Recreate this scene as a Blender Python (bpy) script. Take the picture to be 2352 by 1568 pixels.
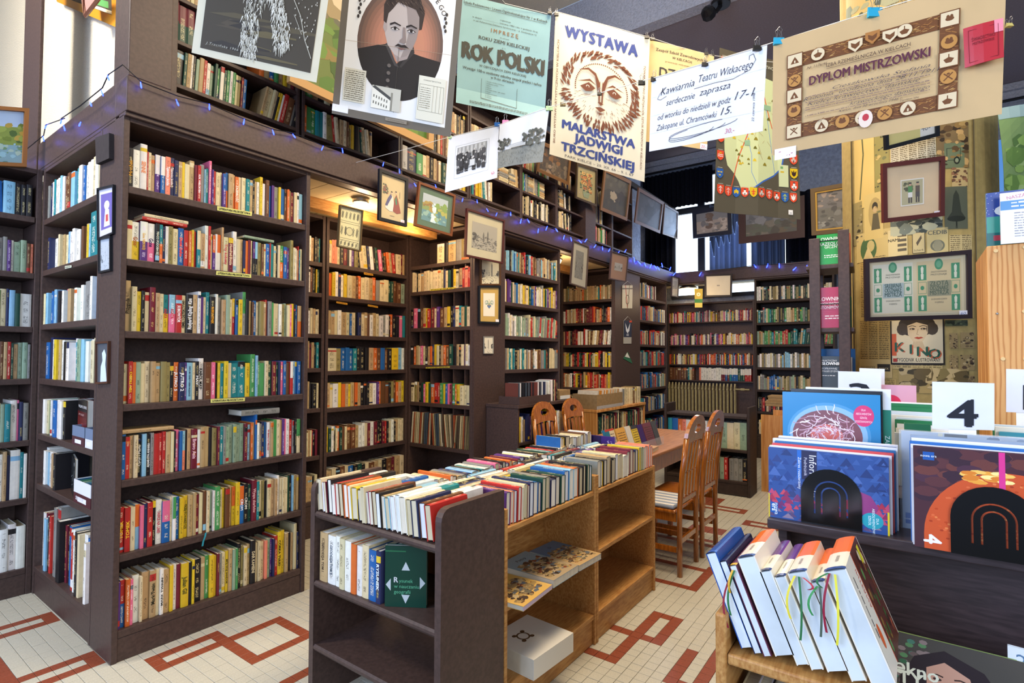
import bpy, math, random, re
from mathutils import Vector, Matrix
R = random.Random(7)
scene = bpy.context.scene
for o in list(bpy.data.objects): bpy.data.objects.remove(o)

# ---------------------------------------------------------------- camera
YAW, PIT, ROL, FPX, CAMH = math.radians(36.254), math.radians(1.629), math.radians(.227), 1243.1, 1.5
FW = Vector((math.cos(YAW)*math.cos(PIT), math.sin(YAW)*math.cos(PIT), math.sin(PIT)))
RT = Vector((math.sin(YAW), -math.cos(YAW), 0)); UP = RT.cross(FW)
RT, UP = math.cos(ROL)*RT + math.sin(ROL)*UP, -math.sin(ROL)*RT + math.cos(ROL)*UP
EYE = Vector((0, 0, CAMH))
cam = bpy.data.cameras.new('camera'); camo = bpy.data.objects.new('camera', cam)
scene.collection.objects.link(camo); scene.camera = camo
cam.sensor_width = 36; cam.lens = 36*FPX/2352; cam.clip_start = .02; cam.clip_end = 100
camo.matrix_world = Matrix((( RT.x, UP.x, -FW.x, 0), (RT.y, UP.y, -FW.y, 0), (RT.z, UP.z, -FW.z, CAMH), (0, 0, 0, 1)))

def ray(u, w): return RT*((u-1176)/FPX) - UP*((w-784)/FPX) + FW
def at(u, w, d=None, x=None, y=None, z=None):
    """the point of the room seen at u, w: at a depth d, or on a plane x, y or z"""
    r = ray(u, w)
    if d is not None: return EYE + r*d
    if x is not None: return EYE + r*(x/r.x)
    if y is not None: return EYE + r*(y/r.y)
    return EYE + r*((z-CAMH)/r.z)

# ---------------------------------------------------------------- world, lamps, exposure
def lin(h, a=1.0):
    h = h.lstrip('#'); c = [int(h[i:i+2], 16)/255 for i in (0, 2, 4)]
    return tuple((v/12.92 if v <= .04045 else ((v+.055)/1.055)**2.4) for v in c) + (a,)
world = bpy.data.worlds.new('daylight'); scene.world = world; world.use_nodes = True
bg = world.node_tree.nodes['Background']; bg.inputs[0].default_value = lin('#cfe0ff'); bg.inputs[1].default_value = .6
def lamp(name, kind, loc, energy, color, size=.1, size_y=None, aim=None, spot=None):
    l = bpy.data.lights.new(name, kind); l.energy = energy; l.color = color
    if kind == 'AREA':
        l.size = size
        if size_y: l.shape = 'RECTANGLE'; l.size_y = size_y
    else: l.shadow_soft_size = size
    if spot: l.spot_size = spot; l.spot_blend = .6
    o = bpy.data.objects.new(name, l); scene.collection.objects.link(o); o.location = loc
    if aim: o.rotation_euler = (Vector(aim)-Vector(loc)).to_track_quat('-Z', 'Y').to_euler()
    return o
WARM, WARM2, COOL = (1, .80, .56), (1, .70, .40), (.50, .66, 1)
lamp('shop_window_light', 'AREA', (-3.2, 2.4, 2.4), 380, COOL, 3.4, 2.8, (1, 2.2, 1.5))
lamp('shop_door_light', 'AREA', (-.9, -2.6, 2.5), 160, (.85, .92, 1), 2.2, 2.2, (1.8, 1, 1.2))
lamp('ceiling_light_front', 'AREA', (2.4, .9, 4.6), 220, WARM, 1.6, 1.2, (2.2, 1.2, 0))
lamp('ceiling_light_rear', 'AREA', (5.2, 1.2, 4.6), 170, WARM, 1.6, 1.2, (5.0, 1.5, 0))
lamp('ceiling_light_left', 'AREA', (-1.2, 4.2, 4.9), 240, (1, .9, .76), .8, .8, (1.3, 4.6, 3.4))
lamp('end_window_light', 'AREA', (9.0, 2.6, 3.5), 40, (.5, .68, 1), 1.3, 1.1, (4, 1.5, 2.2))
lamp('alcove_lamp_light', 'POINT', (2.75, 3.50, 2.56), 17, WARM2, .05)
lamp('alcove_lamp_light', 'POINT', (3.35, 3.50, 2.56), 12, WARM2, .05)
lamp('globe_lamp_light', 'POINT', (5.55, 3.30, 2.45), 10, WARM2, .06)
lamp('globe_lamp_light', 'POINT', (8.2, 2.62, 2.45), 10, WARM2, .06)
vs = scene.view_settings; vs.view_transform = 'Standard'; vs.look = 'None'; vs.gamma = 1; vs.use_curve_mapping = False; vs.exposure = -.46
scene.cycles.max_bounces = 6; scene.cycles.diffuse_bounces = 4; scene.cycles.use_denoising = True
scene.cycles.caustics_reflective = False; scene.cycles.caustics_refractive = False
scene.cycles.sample_clamp_indirect = 6

# ---------------------------------------------------------------- materials
MATS = {}
def mat(name, col, rough=.6, spec=.35, metal=0, noise=None, bump=None, emit=None, alpha=None, trans=None, col2=None, stretch=(1, 1, 1), attr=None, coat=None):
    m = bpy.data.materials.new(name); m.use_nodes = True; MATS[name] = m
    nt = m.node_tree; N = nt.nodes; L = nt.links; b = N['Principled BSDF']
    b.inputs['Roughness'].default_value = rough; b.inputs['Specular IOR Level'].default_value = spec; b.inputs['Metallic'].default_value = metal
    c = lin(col) if isinstance(col, str) else col
    b.inputs['Base Color'].default_value = c
    if attr:
        a = N.new('ShaderNodeAttribute'); a.attribute_name = attr; L.new(a.outputs['Color'], b.inputs['Base Color'])
    if noise:
        tc = N.new('ShaderNodeTexCoord'); mp = N.new('ShaderNodeMapping'); mp.inputs['Scale'].default_value = stretch
        n = N.new('ShaderNodeTexNoise'); n.inputs['Scale'].default_value = noise[0]; n.inputs['Detail'].default_value = 5
        L.new(tc.outputs['Object'], mp.inputs[0]); L.new(mp.outputs[0], n.inputs['Vector'])
        r = N.new('ShaderNodeMix'); r.data_type = 'RGBA'
        mr = N.new('ShaderNodeMapRange'); mr.inputs[1].default_value = .35; mr.inputs[2].default_value = .65
        L.new(n.outputs[0], mr.inputs[0]); L.new(mr.outputs[0], r.inputs['Factor'])
        k = noise[1]
        c2 = lin(col2) if col2 else tuple(min(1, v*(1+k)) for v in c[:3]) + (1,)
        if attr:
            r.blend_type = 'MULTIPLY'; L.new(a.outputs['Color'], r.inputs['A']); r.inputs['B'].default_value = (1-k, 1-k, 1-k, 1)
        else:
            r.inputs['A'].default_value = c if col2 else tuple(v*(1-k) for v in c[:3]) + (1,); r.inputs['B'].default_value = c2
        L.new(r.outputs['Result'], b.inputs['Base Color'])
        if bump:
            bp = N.new('ShaderNodeBump'); bp.inputs['Strength'].default_value = bump[0]; bp.inputs['Distance'].default_value = bump[1]
            L.new(n.outputs[0], bp.inputs['Height']); L.new(bp.outputs[0], b.inputs['Normal'])
    if emit: b.inputs['Emission Color'].default_value = lin(emit[0]); b.inputs['Emission Strength'].default_value = emit[1]
    if trans: b.inputs['Transmission Weight'].default_value = trans; b.inputs['IOR'].default_value = 1.1
    if alpha is not None: b.inputs['Alpha'].default_value = alpha
    if coat: b.inputs['Coat Weight'].default_value = coat
    return m
BROWN = mat('brown_paint', '#44332e', .5, .4, noise=(60, .18), bump=(.15, .002))
BROWN2 = mat('brown_paint_dark', '#33261f', .6, .3, noise=(40, .2))
DARKWOOD = mat('dark_wood_veneer', '#382c2e', .45, .45, noise=(14, .3), stretch=(1, 1, 9), coat=.15)
OAK = mat('oak_veneer', '#bd8e52', .5, .35, noise=(10, 1), col2='#a06c36', stretch=(1.5, 14, 9))
PINE = mat('pine_wood', '#d09a5a', .5, .35, noise=(5, 1), col2='#a96c30', stretch=(6, 6, .5))
CHAIR = mat('varnished_chair_wood', '#ab6622', .22, .5, noise=(14, 1), col2='#854812', stretch=(5, 5, .6), coat=.5)
TABLE = mat('worn_table_wood', '#b07a4a', .4, .4, noise=(6, 1), col2='#8a5a34', stretch=(.8, 9, 9))
PLASTER = mat('cream_plaster', '#e6dcc6', .9, .1, noise=(90, .06), bump=(.8, .01))
GREYPL = mat('grey_textured_plaster', '#b9bac4', .85, .2, noise=(55, .12), bump=(1, .02))
BLUEPL = mat('grey_blue_plaster', '#98a2b4', .85, .2, noise=(25, .15), bump=(1, .02))
DARKCEIL = mat('dark_ceiling_paint', '#8a8187', .9, .1, noise=(60, .05))
CREAMB = mat('cream_board', '#d8c298', .6, .2, noise=(4, .08))
PRINT = mat('print', '#ffffff', .55, .25, attr='Col')
GLOSS = mat('gloss_print', '#ffffff', .25, .5, attr='Col')
PAPER = mat('paper', '#f0ede6', .7, .2, attr='Col', noise=(9, .07))
PAGES = mat('page_block', '#ffffff', .8, .1, attr='Col', noise=(140, .2), stretch=(1, .05, .05))
PLAIN = mat('coloured_surface', '#ffffff', .5, .3, attr='Col')
MATTE = mat('matte_surface', '#ffffff', .85, .15, attr='Col', noise=(30, .15))
BLACKPL = mat('black_plastic', '#08080a', .18, .5)
METAL = mat('bright_metal', '#b8b8b8', .3, .5, 1)
WIRE = mat('black_wire', '#101014', .5, .3)
CORD = mat('white_cord', '#d8d4c8', .7, .2)
GLASS = mat('picture_glass', '#ffffff', .06, .5, alpha=.06)
CLEAR = mat('clear_plastic', '#dfe8f0', .12, .5, alpha=.22)
LED = mat('blue_led', '#2030ff', .4, .3, emit=('#1c2cff', 26))
LAMPGLASS = mat('lit_opal_glass', '#fff0d0', .4, .3, emit=('#ffd08a', 9))
DAY = mat('daylit_window_pane', '#e8f4ff', .3, .3, emit=('#d8ecff', 3.2))
CURT = mat('blue_curtain', '#5e6878', .9, .1)
_n = CURT.node_tree; _t = _n.nodes.new('ShaderNodeBsdfTranslucent'); _t.inputs[0].default_value = lin('#8089a0'); _m = _n.nodes.new('ShaderNodeMixShader'); _m.inputs[0].default_value = .6; _o = _n.nodes['Material Output']; _n.links.new(_n.nodes['Principled BSDF'].outputs[0], _m.inputs[1]); _n.links.new(_t.outputs[0], _m.inputs[2]); _n.links.new(_m.outputs[0], _o.inputs[0])
CURTD = mat('dark_curtain', '#14161f', .95, .05, noise=(60, .3))
RADI = mat('radiator_paint', '#a59a72', .5, .35, noise=(20, .12))
TILEW = mat('white_tile', '#b6b2a2', .35, .4, noise=(160, .10))
TILER = mat('red_tile', '#82402a', .4, .4, noise=(120, .18))
GROUT = mat('grout', '#66645e', .8, .2, noise=(50, .2))
CARDB = mat('cardboard', '#8c7350', .8, .15, noise=(30, .1))

PINE2 = mat('knotty_pine', '#c8935a', .5, .3)
nt = PINE2.node_tree; w_ = nt.nodes.new('ShaderNodeTexWave'); w_.wave_type = 'BANDS'; w_.bands_direction = 'Y'; w_.inputs['Scale'].default_value = 8; w_.inputs['Distortion'].default_value = 6; w_.inputs['Detail'].default_value = 3; w_.inputs['Detail Scale'].default_value = 1.2
tc_ = nt.nodes.new('ShaderNodeTexCoord'); mp_ = nt.nodes.new('ShaderNodeMapping'); mp_.inputs['Scale'].default_value = (1, 2.6, .35); mp_.inputs['Location'].default_value = (0, 1.1, -1.1); mx_ = nt.nodes.new('ShaderNodeMix'); mx_.data_type = 'RGBA'; mx_.inputs['A'].default_value = lin('#d8a468'); mx_.inputs['B'].default_value = lin('#b87c44')
nt.links.new(tc_.outputs['Object'], mp_.inputs[0]); nt.links.new(mp_.outputs[0], w_.inputs['Vector']); pw_ = nt.nodes.new('ShaderNodeMath'); pw_.operation = 'POWER'; pw_.inputs[1].default_value = 3; nt.links.new(w_.outputs['Fac'], pw_.inputs[0]); nt.links.new(pw_.outputs[0], mx_.inputs['Factor']); nt.links.new(mx_.outputs['Result'], nt.nodes['Principled BSDF'].inputs['Base Color'])

def book_material():
    m = bpy.data.materials.new('book_cover'); m.use_nodes = True; nt = m.node_tree; N = nt.nodes; L = nt.links; b = N['Principled BSDF']
    b.inputs['Roughness'].default_value = .42; b.inputs['Specular IOR Level'].default_value = .35
    c = N.new('ShaderNodeAttribute'); c.attribute_name = 'Col'; k = N.new('ShaderNodeAttribute'); k.attribute_name = 'Ink'
    uv = N.new('ShaderNodeUVMap'); sx = N.new('ShaderNodeSeparateXYZ'); L.new(uv.outputs[0], sx.inputs[0])
    def M(op, a, v=None):
        n = N.new('ShaderNodeMath'); n.operation = op
        for i, q in enumerate((a, v)):
            if q is None: continue
            if isinstance(q, (int, float)): n.inputs[i].default_value = q
            else: L.new(q, n.inputs[i])
        return n.outputs[0]
    def white(a, bb):
        cb = N.new('ShaderNodeCombineXYZ'); L.new(a, cb.inputs[0]); L.new(bb, cb.inputs[1])
        w = N.new('ShaderNodeTexWhiteNoise'); w.noise_dimensions = '2D'; L.new(cb.outputs[0], w.inputs[0]); return w.outputs[0]
    U, V = sx.outputs[0], sx.outputs[1]
    fu, iu = M('FRACT', U), M('FLOOR', U)
    inband = M('MULTIPLY', M('GREATER_THAN', fu, .3), M('LESS_THAN', fu, .7))
    letters = M('GREATER_THAN', white(M('FLOOR', M('MULTIPLY', V, 90)), M('FLOOR', M('MULTIPLY', U, 11))), .5)
    words = M('GREATER_THAN', white(M('FLOOR', M('MULTIPLY', V, 9)), iu), .42)
    ends = M('MULTIPLY', M('GREATER_THAN', V, .1), M('LESS_THAN', V, .9))
    f = M('MULTIPLY', M('MULTIPLY', M('MULTIPLY', M('MULTIPLY', inband, letters), M('MULTIPLY', words, ends)), k.outputs['Alpha']), .62)
    mx = N.new('ShaderNodeMix'); mx.data_type = 'RGBA'; L.new(f, mx.inputs['Factor']); L.new(c.outputs['Color'], mx.inputs['A']); L.new(k.outputs['Color'], mx.inputs['B'])
    n = N.new('ShaderNodeTexNoise'); n.inputs['Scale'].default_value = 35; tc = N.new('ShaderNodeTexCoord'); L.new(tc.outputs['Object'], n.inputs['Vector'])
    mr = N.new('ShaderNodeMapRange'); mr.inputs[3].default_value = .8; mr.inputs[4].default_value = 1.1; L.new(n.outputs[0], mr.inputs[0])
    m2 = N.new('ShaderNodeMix'); m2.data_type = 'RGBA'; m2.blend_type = 'MULTIPLY'; m2.inputs['Factor'].default_value = 1
    L.new(mx.outputs['Result'], m2.inputs['A']); L.new(mr.outputs[0], m2.inputs['B']); L.new(m2.outputs['Result'], b.inputs['Base Color'])
    return m
BOOK = book_material()

# ---------------------------------------------------------------- mesh builder
class MB:
    def __init__(s): s.v = []; s.f = []; s.c = []; s.m = []; s.u = []; s.k = []
    def poly(s, pts, col=(1, 1, 1, 1), m=0, uv=None, ink=(0, 0, 0, 0)):
        n = len(s.v); s.v += [tuple(p) for p in pts]; s.f.append(tuple(range(n, n+len(pts)))); s.c.append(col); s.m.append(m); s.u.append(uv); s.k.append(ink)
    def box(s, x0, x1, y0, y1, z0, z1, col=(1, 1, 1, 1), m=0, M=None):
        p = [Vector((x, y, z)) for z in (z0, z1) for y in (y0, y1) for x in (x0, x1)]
        s.hexa(p, col, m, M)
    def hexa(s, p, col=(1, 1, 1, 1), m=0, M=None):
        """eight corners in the order of box()"""
        if M is not None: p = [M @ Vector(q) for q in p]
        n = len(s.v); s.v += [tuple(q) for q in p]
        for f in ((0, 2, 3, 1), (4, 5, 7, 6), (0, 1, 5, 4), (1, 3, 7, 5), (3, 2, 6, 7), (2, 0, 4, 6)):
            s.f.append(tuple(n+i for i in f)); s.c.append(col); s.m.append(m); s.u.append(None); s.k.append((0, 0, 0, 0))
    def prism(s, ring, vec, col=(1, 1, 1, 1), m=0, side=None, capm=None):
        """a closed outline swept along vec"""
        vec = Vector(vec); a = [Vector(p) for p in ring]; b = [p+vec for p in a]; n = len(a)
        s.poly(a[::-1], col, m if capm is None else capm); s.poly(b, col, m if capm is None else capm)
        for i in range(n): s.poly([a[i], a[(i+1) % n], b[(i+1) % n], b[i]], side or col, m)
    def tube(s, pts, r, n=6, col=(1, 1, 1, 1), m=0, cap=True):
        pts = [Vector(p) for p in pts]; rs = r if isinstance(r, (list, tuple)) else [r]*len(pts); rings = []
        for i, p in enumerate(pts):
            t = (pts[min(i+1, len(pts)-1)]-pts[max(i-1, 0)]).normalized()
            a = t.cross(Vector((0, 0, 1)) if abs(t.z) < .9 else Vector((1, 0, 0))).normalized(); b = t.cross(a)
            n0 = len(s.v); s.v += [tuple(p + (a*math.cos(2*math.pi*k/n) + b*math.sin(2*math.pi*k/n))*rs[i]) for k in range(n)]; rings.append(n0)
        def add(f): s.f.append(f); s.c.append(col); s.m.append(m); s.u.append(None); s.k.append((0, 0, 0, 0))
        for i in range(len(rings)-1):
            for k in range(n): add((rings[i]+k, rings[i]+(k+1) % n, rings[i+1]+(k+1) % n, rings[i+1]+k))
        if cap: add(tuple(rings[0]+k for k in range(n))[::-1]); add(tuple(rings[-1]+k for k in range(n)))
    def lathe(s, c, prof, n=16, col=(1, 1, 1, 1), m=0, axis='z', cap=True):
        c = Vector(c); ax = {'z': lambda r, a, h: (r*math.cos(a), r*math.sin(a), h), 'x': lambda r, a, h: (h, r*math.cos(a), r*math.sin(a)), 'y': lambda r, a, h: (r*math.cos(a), h, r*math.sin(a))}[axis]
        rings = []
        for r, h in prof:
            n0 = len(s.v); s.v += [tuple(c+Vector(ax(max(r, .0004), 2*math.pi*k/n, h))) for k in range(n)]; rings.append(n0)
        def add(f): s.f.append(f); s.c.append(col); s.m.append(m); s.u.append(None); s.k.append((0, 0, 0, 0))
        for i in range(len(rings)-1):
            for k in range(n): add((rings[i]+k, rings[i]+(k+1) % n, rings[i+1]+(k+1) % n, rings[i+1]+k))
        if cap: add(tuple(rings[0]+k for k in range(n))[::-1]); add(tuple(rings[-1]+k for k in range(n)))
    def mesh(s, name, mats):
        me = bpy.data.meshes.new(name); me.from_pydata(s.v, [], s.f); mats = mats if isinstance(mats, (list, tuple)) else [mats]
        for q in mats: me.materials.append(q)
        if len(mats) > 1: me.polygons.foreach_set('material_index', s.m)
        a = me.color_attributes.new('Col', 'FLOAT_COLOR', 'CORNER'); buf = []
        for f, c in zip(s.f, s.c): buf += list(c)*len(f)
        a.data.foreach_set('color', buf)
        if any(k[3] for k in s.k):
            a = me.color_attributes.new('Ink', 'FLOAT_COLOR', 'CORNER'); buf = []
            for f, c in zip(s.f, s.k): buf += list(c)*len(f)
            a.data.foreach_set('color', buf)
            uv = me.uv_layers.new(name='UVMap'); buf = []
            for f, q in zip(s.f, s.u):
                if q:
                    for w in q: buf += list(w)
                else: buf += [0, 0]*len(f)
            uv.data.foreach_set('uv', buf)
        me.update(); return me
def obj(name, mb, mats, parent=None, smooth=False, bevel=0):
    o = bpy.data.objects.new(name, mb.mesh(name, mats)); scene.collection.objects.link(o)
    if parent: o.parent = parent
    if smooth: o.data.shade_smooth()
    if bevel:
        md = o.modifiers.new('edge', 'BEVEL'); md.width = bevel; md.segments = 2; md.limit_method = 'ANGLE'
    return o
def tag(o, label=None, cat=None, group=None, kind=None):
    if label: o['label'] = label
    if cat: o['category'] = cat
    if group: o['group'] = group
    if kind: o['kind'] = kind
    return o
def thing(name, label, cat, group=None, loc=(0, 0, 0)):
    o = bpy.data.objects.new(name, None); scene.collection.objects.link(o); o.empty_display_size = .05; o.location = loc
    return tag(o, label, cat, group)
def part(name, mats, parent, *boxes, bevel=0, col=(1, 1, 1, 1)):
    mb = MB()
    for b in boxes: mb.box(*b, col=col)
    return obj(name, mb, mats, parent, bevel=bevel)
def frame(o, ax, ay):
    """a local frame: ax along, ay inwards, z up"""
    ax, ay = Vector(ax), Vector(ay); az = ax.cross(ay); o = Vector(o)
    return Matrix(((ax.x, ay.x, az.x, o.x), (ax.y, ay.y, az.y, o.y), (ax.z, ay.z, az.z, o.z), (0, 0, 0, 1)))
FX = lambda x, y, z: frame((x, y, z), (1, 0, 0), (0, 1, 0))      # shelves that face -Y
FY = lambda x, y, z: frame((x, y, z), (0, -1, 0), (1, 0, 0))     # shelves that face -X

# ---------------------------------------------------------------- lettering
TXT = {}
def glyphs(s, bold=0, shear=0, space=1.0):
    key = (s, bold, shear, space)
    if key in TXT: return TXT[key]
    cu = bpy.data.curves.new('t', 'FONT'); cu.body = s; cu.resolution_u = 2; cu.offset = bold; cu.shear = shear; cu.space_character = space
    o = bpy.data.objects.new('t', cu); me = o.to_mesh()
    v = [(q.co.x, q.co.y) for q in me.vertices]; f = [tuple(p.vertices) for p in me.polygons]
    o.to_mesh_clear(); bpy.data.objects.remove(o); bpy.data.curves.remove(cu)
    if v:
        x0 = min(q[0] for q in v); x1 = max(q[0] for q in v)
        v = [(q[0]-x0, q[1]) for q in v]; w = x1-x0
    else: w = 0
    TXT[key] = (v, f, w); return TXT[key]
class Art:
    """flat print on a sheet: shapes in metres (x right, y down from the top left corner), mapped onto the sheet by fn(x, y, layer)"""
    def __init__(s, fn): s.fn = fn; s.mb = MB(); s.n = 1; s._h = False; s.grid = None
    @property
    def hold(s): return s._h
    @hold.setter
    def hold(s, q): s._h = q; s.n += .1
    def poly(s, pts, col, layer=None):
        s.n += .003 if s._h else .02
        l = s.n if layer is None else layer; c = lin(col) if isinstance(col, str) else col
        if s.grid:
            gx, gy = s.grid; xs = [p[0] for p in pts]; ys = [p[1] for p in pts]
            i0, i1, j0, j1 = math.floor(min(xs)/gx+1e-6), math.ceil(max(xs)/gx-1e-6), math.floor(min(ys)/gy+1e-6), math.ceil(max(ys)/gy-1e-6)
            if (i1-i0)*(j1-j0) > 1:
                def cut(P, k, v, up):
                    out = []
                    for a, b in zip(P, P[1:]+P[:1]):
                        ia, ib = (a[k] >= v) == up or a[k] == v, (b[k] >= v) == up or b[k] == v
                        if ia: out.append(a)
                        if ia != ib: f = (v-a[k])/(b[k]-a[k]); out.append((a[0]+(b[0]-a[0])*f, a[1]+(b[1]-a[1])*f))
                    return out
                for i in range(i0, i1):
                    P = cut(cut(list(pts), 0, i*gx, True), 0, (i+1)*gx, False)
                    if len(P) < 3: continue
                    for j in range(j0, j1):
                        Q = cut(cut(P, 1, j*gy, True), 1, (j+1)*gy, False)
                        if len(Q) > 2: s.mb.poly([s.fn(x, y, l) for x, y in Q], c)
                return
        s.mb.poly([s.fn(x, y, l) for x, y in pts], c)
    def rect(s, x0, y0, x1, y1, col, nx=1): 
        for i in range(nx):
            a, b = x0+(x1-x0)*i/nx, x0+(x1-x0)*(i+1)/nx
            s.poly([(a, y1), (b, y1), (b, y0), (a, y0)], col)
            s.n -= 0 if s.hold else .02
        s.n += 0 if s.hold else .02
    def frame(s, x0, y0, x1, y1, t, col):
        s.rect(x0, y0, x1, y0+t, col); s.rect(x0, y1-t, x1, y1, col); s.rect(x0, y0, x0+t, y1, col); s.rect(x1-t, y0, x1, y1, col)
    def ell(s, cx, cy, rx, ry, col, n=20, a0=0, a1=2*math.pi): s.poly([(cx+rx*math.cos(a0+(a1-a0)*k/n), cy-ry*math.sin(a0+(a1-a0)*k/n)) for k in range(n if a1-a0 > 6.2 else n+1)], col)
    def ring(s, cx, cy, r, t, col, n=20):
        for k in range(n):
            a, b = 2*math.pi*k/n, 2*math.pi*(k+1)/n
            s.poly([(cx+q*math.cos(w), cy-q*math.sin(w)) for q, w in ((r-t, a), (r, a), (r, b), (r-t, b))], col)
            s.n -= 0 if s.hold else .02
        s.n += 0 if s.hold else .02
    def line(s, pts, w, col, taper=False):
        for i in range(len(pts)-1):
            (ax, ay), (bx, by) = pts[i], pts[i+1]; dx, dy = bx-ax, by-ay; d = math.hypot(dx, dy) or 1; nx, ny = -dy/d*w/2, dx/d*w/2
            e = .15 if taper else 1
            s.poly([(ax+nx, ay+ny), (bx+nx*e, by+ny*e), (bx-nx*e, by-ny*e), (ax-nx, ay-ny)], col); s.n -= 0 if s.hold else .02
        s.n += 0 if s.hold else .02
    def text(s, str_, x, y, h, col, width=None, anchor='c', bold=.0, shear=0, space=1.0, rot=0):
        """baseline at y; h the capital height; width squeezes the line to fit"""
        if bold > 0:
            b = bold*h*.8; s.text(str_, x-b, y, h, col, width, anchor, 0, shear, space, rot); s.n -= .015; s.text(str_, x+b, y-b*.6, h, col, width, anchor, 0, shear, space, rot); s.n -= .015; bold = 0; y += b*.6
        v, f, w = glyphs(str_, bold, shear, space)
        if not v: return
        k = h/.72; kx = k if width is None else width/w
        off = {'c': -w*kx/2, 'l': 0, 'r': -w*kx}[anchor]; s.n += .02; c = lin(col) if isinstance(col, str) else col
        cr, sr = math.cos(rot), math.sin(rot)
        P = []
        for a, b in v:
            q, r = off+a*kx, b*k
            P.append(s.fn(x+q*cr-r*sr, y-(q*sr+r*cr), s.n))
        n = len(s.mb.v); s.mb.v += [tuple(p) for p in P]
        for g in f: s.mb.f.append(tuple(n+i for i in g)); s.mb.c.append(c); s.mb.m.append(0); s.mb.u.append(None); s.mb.k.append((0, 0, 0, 0))
    def scribble(s, x0, x1, y, h, col, R=R, w=.0012):
        """a line of small illegible print"""
        x = x0
        while x < x1:
            l = R.uniform(.5, 2.2)*h*2
            s.rect(x, y-h*R.uniform(.6, 1), min(x+l, x1), y, col); x += l+h*.6
    def done(s, name, parent, m=None): return obj(name, s.mb, m or PRINT, parent) if s.mb.f else None
def plane_fn(M, step=.0004):
    """M: frame with x right, z up on the sheet, its front towards -y"""
    return lambda x, y, l: M @ Vector((x, -step*l, -y))
# ---------------------------------------------------------------- the room shell
def struct(name, mats, *boxes, parent=None, bevel=0, col=(1, 1, 1, 1)):
    o = part(name, mats, parent, *boxes, bevel=bevel, col=col)
    if not parent: o['kind'] = 'structure'
    return o
floor = struct('floor', GROUT, (-3, 9.4, -3, 5.6, -.06, -.0035))
T, TX, TY = .059, 1.4725, 3.068
RED = set()
def bar(i0, i1, j0, j1):
    for i in range(i0, i1+1):
        for j in range(j0, j1+1): RED.add((i, j))
for b in ((-6, -1, 0, 0), (-6, -1, 2, 2), (-6, -6, 0, 2), (-1, -1, 0, 7), (0, 4, 2, 2), (4, 4, 2, 7), (-1, 4, 7, 7),
          (-16, -9, -17, -17), (-16, -9, -15, -15), (-9, -9, -17, -15), (-14, -9, -5, -5), (-14, -9, -3, -3), (-9, -9, -5, -3), (-15, -14, -10, -3), (-22, -14, -3, -3),
          (17, 27, 31, 31), (17, 17, 28, 31), (22, 22, 28, 33), (27, 27, 31, 33), (22, 27, 33, 33),
          (35, 35, 24, 32), (35, 42, 32, 32), (41, 41, 24, 32), (18, 30, 38, 38), (17, 17, 36, 46), (17, 22, 36, 36),
          (52, 52, 22, 31), (50, 50, 22, 31), (50, 52, 31, 31), (71, 71, 20, 29), (69, 69, 20, 29), (69, 71, 29, 29), (65, 65, 31, 38), (63, 63, 31, 38), (63, 65, 31, 31),
          (56, 58, 25, 29), (72, 76, 20, 24), (4, 4, 12, 18), (-1, 4, 12, 12)): bar(*b)
def tile_mb(mb, x, y, h, M=None):
    e, g = .0009, .0022
    a = [(x+e, y+e, h-.008), (x+T-e, y+e, h-.008), (x+T-e, y+T-e, h-.008), (x+e, y+T-e, h-.008)]
    b = [(x+e, y+e, h-.001), (x+T-e, y+e, h-.001), (x+T-e, y+T-e, h-.001), (x+e, y+T-e, h-.001)]
    c = [(x+g, y+g, h), (x+T-g, y+g, h), (x+T-g, y+T-g, h), (x+g, y+T-g, h)]
    for lo, hi in ((a, b), (b, c)):
        for k in range(4): mb.poly([lo[k], lo[(k+1) % 4], hi[(k+1) % 4], hi[k]])
    mb.poly(c)
COVER = [(1.0, 2.05, 3.1, 5), (-1, 1.0, 4.45, 6), (1.35, 3.42, 1.34, 2.2), (1.25, 3, -3, .37), (3.86, 4.85, 2.75, 4), (5.2, 6.8, 2.75, 4), (4.1, 9, 3.1, 4)]
seen, rest_w, rest_r = [], MB(), MB()
for i in range(-30, 132):
    for j in range(-25, 58):
        x, y = TX+i*T, TY-(j+1)*T; c = Vector((x+T/2, y+T/2, 0))-EYE; d = c.dot(FW)
        if d < .5 or x < -.6: continue
        u, w = 1176+FPX*c.dot(RT)/d, 784-FPX*c.dot(UP)/d
        vis = -20 < u < 2372 and w < 1585 and not any(a <= x+T/2 <= b and e <= y+T/2 <= f for a, b, e, f in COVER)
        if not vis and not (-200 < u < 2500 and w < 1800): continue
        seen.append((d**3 if vis else 1e9, i, j, x, y))
seen.sort()
pr = {}
for n, (d, i, j, x, y) in enumerate(seen):
    h = R.uniform(-.0005, .0004)
    if n < 300:
        k = (i, j) in RED
        if k not in pr:
            mb = MB(); tile_mb(mb, 0, 0, 0); pr[k] = mb.mesh('tile', TILER if k else TILEW)
        o = bpy.data.objects.new('tile', pr[k]); scene.collection.objects.link(o); o.parent = floor; o.location = (x, y, h)
    else: tile_mb(rest_r if (i, j) in RED else rest_w, x, y, h)
tag(obj('far_white_tiles', rest_w, TILEW, floor), kind='stuff'); tag(obj('far_red_tiles', rest_r, TILER, floor), kind='stuff')

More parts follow.
